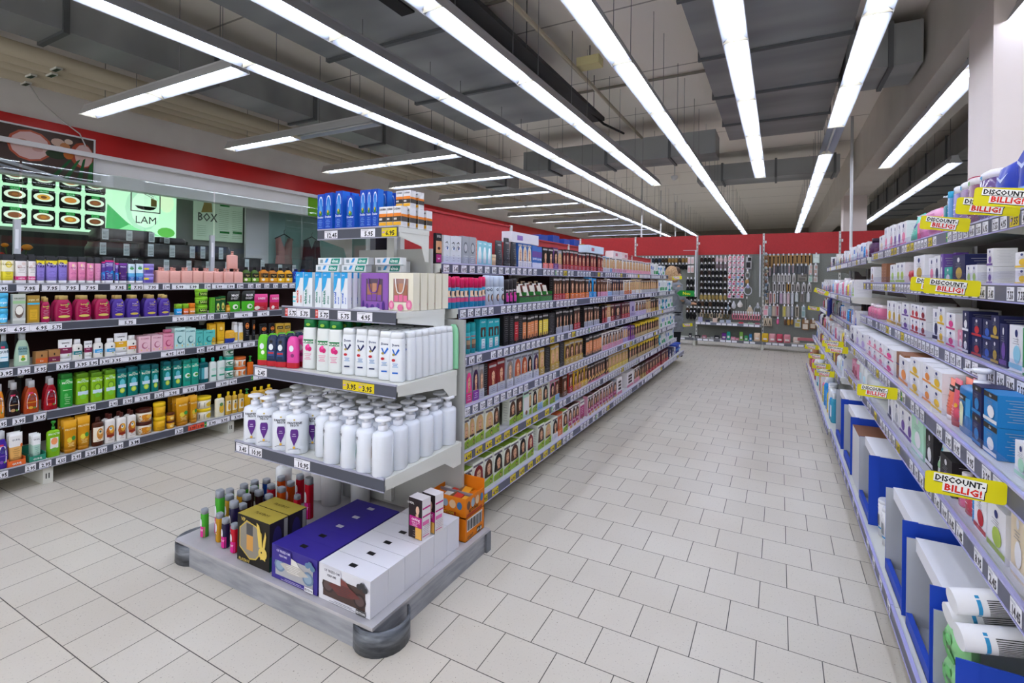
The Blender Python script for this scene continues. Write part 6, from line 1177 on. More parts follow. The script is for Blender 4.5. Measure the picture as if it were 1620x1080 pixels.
for nm, x, n in (('motor_purple', -1.968, 5), ('motor_white', -1.648, 6)):
    for k in range(n):
        o, d = put(nm, x, 1.566 + k * .1095, .166, 0, .312 if n == 5 else .308, .158, '%s, %s from the front of its row on the base tray' % (phrase(nm), nth(k)), 'motorcycle perfume boxes on the base tray', )
        q = B(); q.box(-.02, .02, -.012, .012, .158 * KB + .0003, .158 * KB + .001, '17171c' if (n == 6 or k < 2) else 'b9b9c4'); obj('seal_sticker', q, o)
t_('cast_big', 'box', 'hair_dye_box', 'box', 'dark-haired portrait hair dye box with magenta panel', .7, c='2a2022', side='dcd8da', top='d8d2d4', dec='e .4 .72 .5 .2 241a1a;r .0 .5 .9 .7 241a1a;e .35 .72 .26 .11 dcb49a;r .1 .5 .5 .62 d0a488;r -.8 .3 1 .56 b01f7a;t .1 .46 .07 casting f4e0ec;t .1 .4 .03 CREME_GLOSS f0d0e4;l .5 .32 .37 3 e0a8cc;r .1 .02 1 .3 dca850;t -.6 .86 .05 LOREAL e4e0e0 .5;l .3 .08 .2 3 8a7a7c', sdec='r -.9 .76 .9 .8 c0307e;r -.9 .56 .9 .6 c0307e;r -.9 .36 .6 .46 d870a8;l .8 .14 .32 5 b4a4ac;r -.9 .08 .6 .1 c0307e')
put('cast_big', -1.555, 1.93, .3255, math.radians(-4), .09, .195, 'front hair dye box with magenta panel standing on the white perfume boxes', 'magenta hair dye boxes on the base')
put('cast_big', -1.54, 2.015, .3255, math.radians(-6), .09, .19, 'rear hair dye box with magenta panel standing on the white perfume boxes', 'magenta hair dye boxes on the base')
ON_BASE[0] = False
# orange lighter trays
OR = M('d8780f', .5); ORD_ = M('b05f0a', .6)
def bic(z, h, label, open_):
    o = thing('lighter_tray', label, 'display tray', (-1.65, 2.33, z), 0, 'orange lighter trays on the endcap base')
    b = B(); x0, x1, y0, y1 = -.125, .125, 0, .2
    b.box(x0, x1, y0, y0 + .004, 0, h, OR); b.box(x1 - .004, x1, y0 + .004, y1, 0, h, OR); b.box(x0, x0 + .004, y0 + .004, y1, 0, h, OR); b.box(x0, x1, y1 - .004, y1, 0, h + (.05 if open_ else 0), OR); b.box(x0, x1, y0, y1, 0, .004, OR)
    if not open_: b.box(x0, x1, y0, y1, h - .003, h, OR)
    else: b.box(-.002, .002, .004, y1, 0, h * .9, '9a7a5a'); b.box(x0, x1, .1, .104, 0, h * .9, '9a9aa8')
    decal(b, 'e -.5 .62 .16 .2 6a4a3a;e -.1 .62 .16 .2 8a9aa8;e .3 .62 .18 .22 d8b48a;e .68 .6 .14 .2 3a6a9a;t -.5 .3 .14 RETTUNGS 2a1c10 .4;r -.3 .06 .5 .24 a84018;t .1 .1 .12 AKTION e8c83a .3' if open_ else 'r -.7 .3 -.1 .5 171310;t -.4 .34 .14 60_St e8e0d4 .25;t -.4 .62 .16 LIGHT 2a1c10 .4', .25, h, Flat(0))
    n0 = len(b.v); decal(b, 'r -.85 .4 .75 .92 e4e2e0;' + ''.join('r %.2f .44 %.2f .88 1c1c20;' % (-.8 + .1 * i, -.8 + .1 * i + (.05 if i % 3 else .08)) for i in range(15)) + 'r .1 .1 .6 .3 171310;t .35 .13 .14 60_St e8e0d4 .25;t -.6 .14 .12 LIGHT 2a1c10 .3' if not open_ else 'e -.7 .6 .18 .22 6a4a3a;e -.25 .62 .2 .24 8a9aa8;e .2 .62 .2 .24 d8b48a;t -.2 .22 .16 RETTUNGS 2a1c10 .5;r -.9 .02 .7 .18 a84018;e .65 .6 .16 .22 3a6a9a', .2, h, Flat(0))
    b.v[n0:] = [(x1 - y, .1 + x, z_) for x, y, z_ in b.v[n0:]]
    obj('tray_body', b, o)
    if open_:
        k = 0
        for gx in range(4):
            for gy in range(2):
                q = B(); q.box(-.024, .024, -.04, .04, 0, .02, ('e07a14', 'e8e0d8', 'c83a2a', 'e8a02a')[(gx + gy) % 4])
                o2 = obj('lighter_pack', q, None, (-1.65 - .092 + gx * .061, 2.33 + .053 + gy * .097, z + h * .62))
                o2.rotation_euler = (.12 * ((gx % 3) - 1), .1, .2 * ((gx + gy) % 2)); k += 1
                q2 = B()
                tag(o2, 'small lighter pack in the open orange tray, %s of eight' % nth(k - 1), 'pack', 'lighter packs in the orange tray')
bic(.128, .131, 'closed orange display tray with barcode on the base tray, lower one', False)
bic(.26, .108, 'open orange display tray full of lighter packs, upper one', True)
# ================================================================ the end wall of hooks
FY = 13.4
PEG = noisy('pegboard', '6f726c', '7b7e77', 60, 0.6)
FX = [-6.6, -5.0, -3.43, -1.85, -0.34, 1.2, 2.75]
NMP = ['leftmost', 'second', 'third', 'fourth, behind the hair accessories', 'fifth, behind the manicure tools', 'sixth']
CARDS = []      # (panel, x, z_top, w, h, kind, colours)
hookm = B(); hookm.tube([(0, 0, 0), (0, -.1, 0), (0, -.105, .006)], .0025, 'b9bbbe', 5); hookm.box(-.014, .014, -.111, -.108, -.018, .03, 'e4e4ea'); hookm = hookm.mesh('hook')
panels = []
for k in range(6):
    x0, x1 = FX[k], FX[k + 1]; cx = (x0 + x1) / 2
    t = thing('pegboard_rack', 'grey pegboard rack with red header on the end wall, %s from the left' % NMP[k].split(',')[0] if ',' not in NMP[k] else 'grey pegboard rack with red header on the end wall, %s' % NMP[k], 'shelving rack', (cx, FY, 0), 0, 'racks along the end wall')
    b = B(); b.box(x0 - cx + .022, x1 - cx - .022, .05, .09, .12, 2.26, PEG); obj('back_panel', b, t)
    b = B(); b.box(x0 - cx + .022, x1 - cx - .022, .04, .1, 2.26, 2.75, RED); obj('header_panel', b, t)
    b = B(); b.box(x0 - cx - .02, x0 - cx + .02, .02, .1, 0, 2.76, 'd3d4d0')
    for q in range(26): b.box(x0 - cx - .006, x0 - cx + .006, .018, .02, .3 + q * .095, .345 + q * .095, '2b2b2d')
    obj('upright', b, t)
    b = B(); b.box(x0 - cx - .03, x0 - cx + .03, -.33, .05, 0, .12, 'cfcfc4'); obj('foot', b, t)
    b = B(); b.box(x0 - cx + .03, x0 - cx + .06, .035, .04, 2.52, 2.58, 'e6e6e8'); b.box(x0 - cx - .015, x0 - cx + .015, .01, .02, 2.6, 2.7, 'e6e6e8'); obj('marker_tag', b, t)
    panels.append((x0, x1, cx, t))
    shelf('low shelf with pale price labels along the end wall, %s bay' % NMP[k].split(',')[0], (cx, 13.05, .185), 0, x0 - cx + .002, x1 - cx - .002, .35, [(x0 - cx + .08 + .13 * q, x0 - cx + .19 + .13 * q, '2.95') for q in range(10) if q % 4 != 3], 'low shelves of the end wall', rail=M('6a6d72', .5), lip=M('8e9096', .4), merge=True, brk=False)
shelf('short shelf with price labels below the pink hairbands on the end wall', (-1.1, 13.08, .585), 0, -.73, .73, .33, [(-.72 + .12 * q, -.62 + .12 * q, '2.95') for q in range(12) if q not in (3, 8)], 'low shelves of the end wall', rail=M('7a7f8e', .5), lip=M('a2a4b0', .4), merge=True, brk=True)
_CD = {}
def card_mesh(kind, w, h):
    k = (kind, round(w, 2), round(h, 2))
    if k in _CD: return _CD[k]
    kd, c, c2 = kind
    b = B()
    if kd == 'blob':        # dark bundle tied to a small card
        b.lathe([(-h, w * .1, .01), (-h * .85, w * .38, .022), (-h * .45, w * .46, .028), (-h * .2, w * .3, .02), (-h * .1, w * .22, .008)], M(c, .8), 10)
        b.box(-w * .24, w * .24, -.004, .0, -h * .2, 0, c2)
    elif kd == 'ring':
        pts = [(w * .42 * math.sin(2 * math.pi * q / 14), 0, -h * .55 + h * .4 * math.cos(2 * math.pi * q / 14)) for q in range(15)]
        b.tube(pts, .012, c, 6); b.box(-w * .15, w * .15, -.015, -.012, -h * .35, 0, c2)
    elif kd == 'tool':      # long tool on a card
        b.box(-w * .45, w * .45, -.002, .0, -h, 0, c)
        b.box(-w * .12, w * .12, -.01, -.003, -h * .9, -h * .3, c2); b.lathe([(-h * .32, w * .1, .006), (-h * .2, w * .22, .008), (-h * .12, w * .1, .004)], c2, 8)
    elif kd == 'pair':
        b.box(-w * .46, w * .46, -.002, .0, -h, 0, c)
        b.face([(-w * .3, -.006, -h * .92), (-w * .12, -.006, -h * .92), (w * .06, -.006, -h * .3), (-w * .04, -.006, -h * .25)], c2); b.face([(w * .3, -.006, -h * .92), (w * .12, -.006, -h * .92), (-w * .06, -.006, -h * .3), (w * .04, -.006, -h * .25)], c2)
    else:                   # flat card with a coloured print
        b.box(-w * .46, w * .46, -.003, .0, -h, 0, c)
        b.face([(-w * .36, -.0035, -h * .9), (w * .3, -.0035, -h * .9), (w * .3, -.0035, -h * .45), (-w * .36, -.0035, -h * .45)], c2)
        b.face([(-w * .1, -.004, -h * .35), (w * .4, -.004, -h * .35), (w * .4, -.004, -h * .08), (-w * .1, -.004, -h * .08)], {'e4dde0': 'd85a78'}.get(c, c2))
    _CD[k] = b.mesh('hanging_' + {'blob': 'hair_accessory', 'ring': 'hair_ring', 'tool': 'manicure_tool', 'pair': 'tweezers', 'card': 'hair_clip_card'}[kd])
    return _CD[k]
NMC = {'blob': ('hanging_hair_accessory', 'hair accessory'), 'ring': ('hanging_hair_ring', 'hair ring'), 'tool': ('hanging_manicure_tool', 'manicure tool'), 'pair': ('hanging_tweezers', 'tweezers'), 'card': ('hanging_hair_clip_card', 'hair clip card')}
def hang(x, z, w, h, kind, label, grp):
    p = [q for q in panels if q[0] <= x < q[1]][0]
    obj('hook', hookm, p[3], (x - p[2], .05, z + .004))
    tag(obj(NMC[kind[0]][0], card_mesh(kind, w, h), None, (x, FY - .035, z)), label, NMC[kind[0]][1], grp)
rr = random.Random(5)
ROWN = ['top', 'second', 'third', 'fourth', 'fifth', 'sixth', 'seventh', 'eighth', 'ninth']
BZ = [2.2, 2.04, 1.88, 1.72, 1.57, 1.42, 1.27]
for i, z in enumerate(BZ):
    for j, x in enumerate((-1.73, -1.64, -1.55, -1.46, -1.37, -1.28, -1.18)):
        c = rr.choice(('17171b', '1c1a20', '22201f', '141418', '3a2c28')) if i < 6 else rr.choice(('b09a5c', '9a8450'))
        if i == 0 and j > 3: c = 'c8b0b4'
        if i == 1 and j > 3: c = '7a6a70'
        hang(x, z, .1, .15, ('blob', c, 'd8d4d6' if i < 6 else 'c8bca0'), '%s hair accessory on a hook, %s row, %s from the left among the dark ones' % ('golden' if i == 6 else ('pale' if c == 'c8b0b4' else 'dark'), ROWN[i], WORDS[j]), 'dark hair accessories on the end wall')
for i, z in enumerate((2.22, 2.08, 1.93, 1.78, 1.62, 1.47, 1.31)):
    for j, x in enumerate((-1.08, -.985, -.89, -.8)):
        c2 = rr.choice(('d87a9a', 'c85a80', 'b09ac8', '7aa0c8', 'e0a0a0', '2a2430', 'd8504a') if i > 2 else ('e4b8c4', 'd89ab0', 'c8a8c0', 'e0a8a8'))
        hang(x, z, .085, .125, ('card', 'e4dde0', c2), 'pink and white hair clip card, %s row, %s column' % (ROWN[i], WORDS[j]), 'pink hair clip cards on the end wall')
for i, z in enumerate((1.1, .93)):
    for j in range(12):
        x = -2.06 + .09 * j
        if x > -1.0: continue
        hang(x, z, .1, .15, ('blob', rr.choice(('17171b', '24201e', '1a1a1e', '4a3628')), 'cfcacc'), 'dark hair tie bundle in the low rows, %s row, %s from the left' % (('upper', 'lower')[i], nth(j)), 'dark hair accessories on the end wall')
for j in range(9): hang(-1.72 + .075 * j, .84, .08, .17, ('ring', rr.choice(('5a4a2c', '2a2424', 'c8b49a', '1f1f28', '6a5a3a')), 'd8d4d0'), 'dark hairband hanging above the short shelf, %s from the left' % nth(j), 'hairbands on the end wall')
for j in range(11): hang(-.98 + .055 * j, .84, .07, .18, ('ring', rr.choice(('d87a8c', 'e08a98', 'c86a80', 'e4a0a8', '3a3a78')), 'e8e4e6'), 'pink hairband hanging above the short shelf, %s from the left' % nth(j), 'pink hairbands on the end wall')
for j, (x, z, w, h, k, l) in enumerate(((-.66, 2.2, .14, .3, ('card', 'b0aeb0', '2a2628'), 'grey card with a black hair net beside the pink clips'), (-.68, 1.86, .11, .2, ('ring', '9aa0a0', 'c8c4b8'), 'pale round mirror hanging beside the pink clips'), (-.69, 1.66, .1, .12, ('blob', 'b8905a', 'd8c8a8'), 'wooden disc brush hanging beside the pink clips'), (-.67, 1.52, .2, .26, ('ring', 'd4d6e0', 'a8acd0'), 'large round hand mirror hanging beside the pink clips'), (-.69, 1.2, .06, .3, ('tool', '8c8e88', '4a4a48'), 'slim handle brush hanging below the round mirror'),
        (-.62, .99, .16, .22, ('blob', 'd0bfa8', 'd8ccb8'), 'beige oval bath brush low on the end wall'), (-.45, 1.06, .18, .3, ('ring', 'a4a9b4', 'b8bcc4'), 'clear round shower mirror low on the end wall'), (-.98, 1.08, .12, .16, ('blob', 'cfd0d4', 'e0d8d8'), 'white sleeping mask hanging low on the end wall'), (-.84, 1.1, .14, .14, ('blob', 'd8d2cc', 'e4e0dc'), 'cream terry band hanging low on the end wall'), (-1.1, 1.05, .09, .2, ('blob', '7a8a98', 'd8d8dc'), 'blue grey bath sponge hanging low on the end wall'))):
    hang(x, z, w, h, k, l, None)
TAN, GRY = 'a07c48', '5a5c62'
for j, x in enumerate((-.28, -.2, -.12, -.03, .08, .19, .27, .36, .45, .53, .61)): hang(x, 2.23, .095, (.3, .3, .28, .27, .2, .2, .24, .2, .2, .2, .24)[j], ('tool', TAN, '2c241e'), 'brown kraft card with a tool, top row of the manicure bay, %s from the left' % nth(j), 'kraft tool cards on the end wall')
for j, x in enumerate((-.2, -.11, -.03, .05, .12, .2, .28, .37, .45, .54)): hang(x, 1.99 if j else 1.92, .085, .2, ('tool', GRY, rr.choice(('8a8c92', '3a3c42', 'b9a0a8'))), 'dark grey card with a manicure tool, second row, %s from the left' % nth(j), 'grey tool cards on the end wall')
for j, x in enumerate((-.27, -.11, -.02, .06, .125, .2, .3)): hang(x, 1.77, .075, .18, ('tool' if j != 6 else 'pair', 'b9b6b4', '6a6668'), 'pale card with a manicure tool, third row, %s from the left' % nth(j), 'pale tool cards on the end wall')
hang(.47, 1.77, .2, .15, ('card', '8e8a82', '6e6a66'), 'wide grey manicure set card in the third row', None)
for j, (x, c) in enumerate(((.63, '9ec4b4'), (.73, 'b8a49c'))): hang(x, 1.77, .09, .17, ('card', 'c8ccc8', c), 'pale card with a %s pad, right end of the third row' % ('green', 'brown')[j], 'pad cards on the end wall')
for j, (x, c) in enumerate(((.63, 'd0b0a8'), (.73, 'b89a90'))): hang(x, 2.0, .085, .26, ('card', 'c4c8c4', c), 'tall pale card, right end of the second row, %s' % ('left', 'right')[j], 'pad cards on the end wall')
hang(.74, 2.24, .14, .2, ('card', 'c8d8d0', 'dce8e2'), 'wide pale mint pack at the right end of the top row', None)
for j, x in enumerate((-.24, -.1, 0, .09, .19, .28, .38, .5, .61)): hang(x, 1.56, .085, .19, ('pair' if j > 5 else 'tool', 'a07a3c' if j == 4 else 'b4b0ae', '2c2a2c'), 'card with %s, fourth row of the manicure bay, %s from the left' % ('pliers' if j > 5 else 'a file', nth(j)), 'tool cards on the end wall')
for j, x in enumerate((-.26, -.18, -.1, -.035, .04, .115, .19, .27, .355, .47, .59)): hang(x, 1.34, .07, (.26 if j < 8 else .2), ('tool', ('c8b49c', 'c4a8a8', 'cfcfcf', '4a4c54', 'b49ab0', 'c4bcc0', 'c0a8ac', 'b8bcc4', 'c4ccd0', '8a847e', 'c8ccd0')[j], ('2a2628', '8a5a68', 'b8743c', 'c4c4c8', 'd0b8cc', 'e0d8dc', 'd8c0c4', 'd0d4dc', 'd8dcd8', '6a645e', 'e4e4e8')[j]), 'long card with a nail file, fifth row, %s from the left' % nth(j), 'long file cards on the end wall')
for j, x in enumerate((-.28, -.19, -.11, -.035, .11, .19, .27, .37, .5)): hang(x, 1.04, .08 if j else .12, .26, ('tool' if j not in (0, 8) else 'card', ('d8d0d0', '8a98a0', 'b8a898', 'b89aa0', 'b8ac74', 'a8a49c', '8a9098', 'b0a898', 'b8c4c4')[j], ('d89aa4', 'a8b8c0', 'c8b4a0', 'a84a54', 'd4c84a', 'b8b4b0', 'c8ccd8', '24201f', '8aa8a8')[j]), 'long card with a tool, sixth row of the manicure bay, %s from the left' % nth(j), 'long tool cards on the end wall')
for j, (x, w, h, k) in enumerate(((-.28, .09, .2, ('pair', 'c8b8a0', '1c1a1a')), (-.19, .09, .2, ('pair', 'c8b8a0', '1c1a1a')), (-.02, .07, .15, ('blob', 'e06a9c', 'c8c4c8')), (.13, .07, .16, ('blob', '6a5040', 'a89a8a')), (.2, .09, .16, ('blob', 'a8803c', 'b89a5a')), (.27, .06, .14, ('blob', 'a8803c', 'b89a5a')), (.385, .14, .2, ('card', 'b8c0c0', 'b8a85a')), (.54, .15, .25, ('card', '8a6848', 'd8d0c0')), (.69, .14, .22, ('card', '7a5a40', 'c8bca8')))):
    hang(x, .74, w, h, k, '%s item in the lowest hook row of the manicure bay, %s from the left' % ({'e06a9c': 'pink', '6a5040': 'brown', 'a8803c': 'wooden'}.get(k[1], 'carded'), nth(j)), 'items in the lowest hook row')
# hooks seen over the gondola and beside the shopper
for i, z in enumerate((2.2, 2.03)):
    for j in range(14):
        x = -3.2 + .085 * j
        hang(x, z, .1, .15, ('blob', rr.choice(('2a3040', '17171b', '22201f') if j < 6 else ('8a6a3a', '3a2c20')) if i == 0 else rr.choice(('23283a', '17171b', '1c1a1a')), 'c8ccd8'), 'dark hair accessory above the long gondola, %s row, %s from the left' % (('upper', 'lower')[i], nth(j)), 'dark hair accessories on the end wall')
for j, (z, c) in enumerate(((1.66, '17171b'), (1.47, '1f1c1f'), (1.28, '141416'), (.82, '101013'))):
    for q in range(3): hang(-2.06 + .085 * q, z, .095, .2, ('blob', c, 'c4bcc0'), 'black hosiery pack beside the shopper, %s row, %s' % (WORDS[j], ('left', 'middle', 'right')[q]), 'black packs beside the shopper')
# white dividers with their own hooks
for k, (x, z0, z1, l) in enumerate(((-1.83, 1.2, 2.36, 'white divider frame jutting from the end wall beside the shopper'), (-.4, 1.24, 2.45, 'white divider frame jutting from the end wall before the manicure bay'))):
    t = thing('divider_frame', l, 'display divider', (x, 13.33, 0), 0, 'white divider frames')
    b = B(); b.box(-.012, .012, -.33, -.28, z0, z1, 'cfd2d8'); b.box(-.012, .012, -.02, .02, z0, z1, 'cfd2d8'); b.box(-.012, .012, -.28, -.02, z1 - .04, z1, 'cfd2d8'); b.box(-.012, .012, -.28, -.02, z0, z0 + .03, 'cfd2d8'); obj('frame', b, t)
    b = B(); b.box(-.003, .003, -.28, -.02, z0 + .03, z1 - .04, 'b9bcc2'); obj('mesh_panel', b, t)
    b = B(); b.box(-.3 if k == 0 else -.02, 0.0, -.29, -.285, z1 - .01, z1 + .0, 'cfd2d8'); obj('top_bar', b, t)
for j, (x, z, c) in enumerate(((-2.0, 2.2, 'd8b8bc'), (-1.92, 2.2, 'e0c4c4'), (-2.0, 1.98, 'd8a8a8'), (-1.92, 1.98, 'dcb4b0'))):
    b = B(); b.box(-.035, .035, -.004, 0, -.18, 0, 'e4dcdc'); b.face([(-.025, -.005, -.16), (.025, -.005, -.16), (.025, -.005, -.05), (-.025, -.005, -.05)], c); b.tube([(0, 0, 0), (0, .3, .012)], .003, 'b9bbbe', 5)
    tag(obj('hanging_hair_clip_card', b, None, (x, 13.13, z)), 'pink clip card hanging left of the white divider, %s' % ('upper left', 'upper right', 'lower left', 'lower right')[j], 'hair clip card', 'pink cards by the divider')
rr = random.Random(21)
for j in range(14):
    z = 2.28 - .08 * j
    b = B(); b.lathe([(-.07, .02, .02), (-.04, .04, .03), (0, .012, .012)], rr.choice(('c8a8a8', 'a8b0b8', 'c0b49c', '8a6a5a', '6a7a8a', 'b8c4c0')), 8); b.tube([(0, 0, 0), (-.11, 0, .004)], .002, 'b9bbbe', 5)
    tag(obj('hanging_jewellery_card', b, None, (-.28 + .02 * (j % 2), 13.06 + .11 * (j % 3), z)), 'small trinket hanging on the right of the white divider, %s from the top' % nth(j), 'trinket', 'trinkets on the divider')
# things on the low shelves
LOW = [(-1.95, .07, .1, '2a2a2e', 'black sponge pack'), (-1.78, .13, .06, '1f1d20', 'black brush pack'), (-1.62, .1, .07, 'b06a78', 'oval pink and white soap dish'), (-1.44, .08, .05, '8a8c90', 'small grey clip box'), (-1.33, .12, .08, '2c2c34', 'dark grey sponge pack'), (-1.17, .1, .15, '6a2f8c', 'purple bath carton'), (-1.07, .08, .19, '2aa08c', 'turquoise bath carton'), (-.97, .1, .07, 'd88aa0', 'pink soap box'), (-.88, .08, .05, 'c87a8c', 'small pink soap box'), (-.79, .08, .2, '7aa84a', 'green bath bottle box'), (-.68, .08, .12, '4aa86a', 'green soap box'), (-.59, .06, .16, '3a7ab0', 'blue grey bottle box')]
for j, (x, w, h, c, l) in enumerate(LOW):
    b = B(); b.box(-w / 2, w / 2, 0, .08, 0, h, c, tx=w * .04); b.face([(-w * .3, -.001, h * .2), (w * .3, -.001, h * .2), (w * .3, -.001, h * .5), (-w * .3, -.001, h * .5)], 'd8d4d4')
    tag(obj('bath_product', b, None, (x, 13.1, .187)), l + ' on the low shelf of the end wall', 'bath product', 'bath goods on the low shelf')
t_('sponge', 'pouch', 'bath_sponge', 'sponge', 'sponge', .6, c='d8c8b0')
for j, (x, c, nm) in enumerate(((-.45, 'e0c4a8', 'cream'), (-.28, 'dfb82a', 'yellow'), (-.13, 'e0a0a8', 'pale pink'), (.02, 'c04a60', 'raspberry'), (.17, 'd88a94', 'rose'), (.36, 'd8c8bc', 'beige'))):
    t_('sponge_' + nm, 'pouch', 'bath_sponge', 'sponge', nm + ' sponge', .6, c=c, dec='r -.6 .25 .6 .45 e8e0dc')
    put('sponge_' + nm, x, 13.1, .187, 0, .135, .2 if j < 5 else .15, nm + ' bath sponge in a clear bag on the low shelf of the end wall', 'bath sponges on the low shelf')
for j, (x, c) in enumerate(((-1.72, 'a8a8c8'), (-1.55, '3a3a58'), (-1.38, 'd8c0b4'), (-1.22, 'b8c0d0'), (-1.08, 'a8b0c8'), (-.8, 'd84a5a'), (-.6, 'a8c0a8'), (-.45, 'b86a78'))):
    b = B(); b.box(-.05, .05, 0, .07, 0, (.12, .05, .1, .06, .07, .03, .03, .03)[j], c); tag(obj('hair_clip_box', b, None, (x, 13.12, .587)), 'small hair clip box on the short shelf, %s from the left' % nth(j), 'clip box', 'clip boxes on the short shelf')
b = B(); b.box(-.07, .07, 0, .001, 0, .1, 'e4e0e0'); b.box(-.05, .05, -.001, 0, .02, .05, 'c85a70'); b.box(-.25, .3, .06, .2, .14, .2, 'b86a70')
o = obj('towel_pack', b, None, (.63, 13.02, .13)); tag(o, 'pink towel pack with hanging paper tag over the low shelf edge', 'towel')
# ---------------------------------------------------------------- far end of the gondola: flags and the Neu arrow
flag('yellow discount flag at the far end of the long gondola, upper one', -1.62, 9.8, 1.66, -.1, 'discount flags at the gondola end')
flag('yellow discount flag at the far end of the long gondola, lower one', -1.42, 9.8, .78, -.1, 'discount flags at the gondola end')
b = B(); b.face([(-.16, 0, 0), (-.1, 0, .055), (.16, 0, .055), (.16, 0, -.055), (-.1, 0, -.055)], '1f8a3a'); b.face([(-.16, .002, 0), (-.1, .002, -.055), (.16, .002, -.055), (.16, .002, .055), (-.1, .002, .055)], '1f8a3a'); b.text('Neu', 'e8e020', lambda x, z: (.02 + x, -.002, -.025 + z), .055)
tag(obj('arrow_sign', b, None, (-1.56, 9.85, 1.36)), 'green arrow sign reading Neu at the far end of the long gondola', 'sign')
# ---------------------------------------------------------------- shopper
def skin(name, pts, edges, mt, parent=None, sub=2):
    me = bpy.data.meshes.new(name); me.from_pydata([p[:3] for p in pts], edges, [])
    o = bpy.data.objects.new(name, me); COL.objects.link(o)
    m = o.modifiers.new('s', 'SKIN'); s = o.modifiers.new('d', 'SUBSURF'); s.levels = s.render_levels = sub
    m.use_smooth_shade = True
    for i, p in enumerate(pts):
        me.skin_vertices[0].data[i].radius = (p[3], p[4] if len(p) > 4 else p[3]); 
    me.skin_vertices[0].data[0].use_root = True
    dg = bpy.context.evaluated_depsgraph_get(); m2 = bpy.data.meshes.new_from_object(o.evaluated_get(dg))
    bpy.data.objects.remove(o); bpy.data.meshes.remove(me)
    m2.materials.clear(); m2.materials.append(mt)
    for p in m2.polygons: p.material_index = 0; p.use_smooth = True
    o = bpy.data.objects.new(name, m2); COL.objects.link(o)
    if parent: o.parent = parent
    return o
SK = M('c89a7c', .5)
# local frame: faces +x (towards the goods); z up
body = skin('person', [(0, 0, .98, .15), (0, 0, 1.2, .14), (.0, 0, 1.45, .16), (.02, 0, 1.58, .06), (.04, 0, 1.68, .085), (.045, 0, 1.78, .095), (.04, 0, 1.84, .075),
     (0, -.1, .92, .1), (.03, -.11, .5, .065), (0, -.11, .1, .042), (.13, -.12, .04, .04), (0, .1, .92, .1), (.03, .11, .5, .065), (0, .11, .1, .042), (.13, .12, .04, .04),
     (0, -.2, 1.46, .065), (.06, -.25, 1.2, .045), (.26, -.2, 1.12, .034), (.34, -.18, 1.12, .028), (0, .2, 1.46, .065), (.06, .25, 1.2, .045), (.28, .2, 1.25, .034), (.36, .18, 1.27, .028),
     (.41, -.16, 1.12, .011), (.42, -.175, 1.12, .011), (.42, -.19, 1.115, .011), (.41, -.205, 1.11, .01), (.38, -.15, 1.14, .011), (.43, .16, 1.28, .011), (.44, .175, 1.28, .011), (.44, .19, 1.275, .011), (.43, .205, 1.27, .01), (.4, .15, 1.3, .011)],
    [(0, 1), (1, 2), (2, 3), (3, 4), (4, 5), (5, 6), (0, 7), (7, 8), (8, 9), (9, 10), (0, 11), (11, 12), (12, 13), (13, 14), (2, 15), (15, 16), (16, 17), (17, 18), (2, 19), (19, 20), (20, 21), (21, 22), (18, 23), (18, 24), (18, 25), (18, 26), (18, 27), (22, 28), (22, 29), (22, 30), (22, 31), (22, 32)], SK)
tag(body, 'person in a grey quilted jacket facing the end wall, seen from behind', 'person')
JK = noisy('quilted_nylon', '6b7076', '7d8288', 14, .55)
seg = []; 
for k in range(20):
    z = .53 + k * .05; a = .2 + .02 * math.sin(k * .6); seg.append((z, (a + .012) * .8, a + .03)); seg.append((z + .03, (a + .03) * .8, a + .045))
b = B(); b.lathe(seg + [(1.53, .13, .2), (1.58, .1, .12), (1.62, .11, .11)], JK, 18, 2.4)
for sy, hand in ((-1, (.25, -.2, 1.12)), (1, (.27, .2, 1.24))):
    P = [Vector((0, .2 * sy, 1.46)), Vector((.06, .26 * sy, 1.2)), Vector(hand)]
    rings = []
    for i in range(13):
        s = i / 12; q = P[0].lerp(P[1], min(1, s * 2)) if s <= .5 else P[1].lerp(P[2], (s - .5) * 2); r = .085 - .03 * s + (.008 if i % 2 else 0)
        d = (P[1] - P[0] if s <= .5 else P[2] - P[1]).normalized(); u = d.orthogonal().normalized(); v = d.cross(u)
        rings.append([q + (u * math.cos(2 * math.pi * j / 10) + v * math.sin(2 * math.pi * j / 10)) * r for j in range(10)])
    b.loft(rings, JK)
obj('jacket', b, body)
TR = M('1d1f26', .8)
b = B()
for sy in (-1, 1):
    rings = []
    for z, x, r in ((.95, 0, .125), (.7, .01, .1), (.5, .03, .085), (.3, .02, .075), (.1, 0, .07)):
        rings.append([(x + r * math.cos(2 * math.pi * j / 12), sy * .105 + r * math.sin(2 * math.pi * j / 12), z) for j in range(12)])
    b.loft(rings, TR)
obj('trousers', b, body)
HR = noisy('brown_hair', '3a2a1e', '5a4230', 30, .6)
b = B(); b.lathe([(1.72, .07, .08), (1.78, .1, .105), (1.84, .1, .105), (1.88, .07, .075), (1.9, .02, .02)], HR, 14, 2, cx=.035); obj('hair', b, body)
b = B(); b.lathe([(1.56, .1, .15), (1.62, .13, .165), (1.7, .135, .15), (1.79, .13, .14), (1.87, .1, .11), (1.91, .04, .05)], noisy('fur_trim', '9a7a56', 'c4a27c', 40, .9, bump=.6), 14, 2, cx=-.05); obj('hood_trim', b, body)
b = B(); 
for sy in (-1, 1): b.lathe([(1.745, .008, .008), (1.752, .01, .01), (1.76, .006, .006)], '1c1614', 8, 2, cx=.135, cy=sy * .035); b.lathe([(1.71, .008, .006), (1.74, .014, .012), (1.77, .01, .008)], SK, 8, 2, cx=.03, cy=sy * .1)
b.lathe([(1.7, .012, .014), (1.72, .022, .016), (1.755, .01, .01)], SK, 8, 2, cx=.14); b.box(.128, .136, -.025, .025, 1.668, 1.676, '9a5048'); obj('face_features', b, body)
b = B()
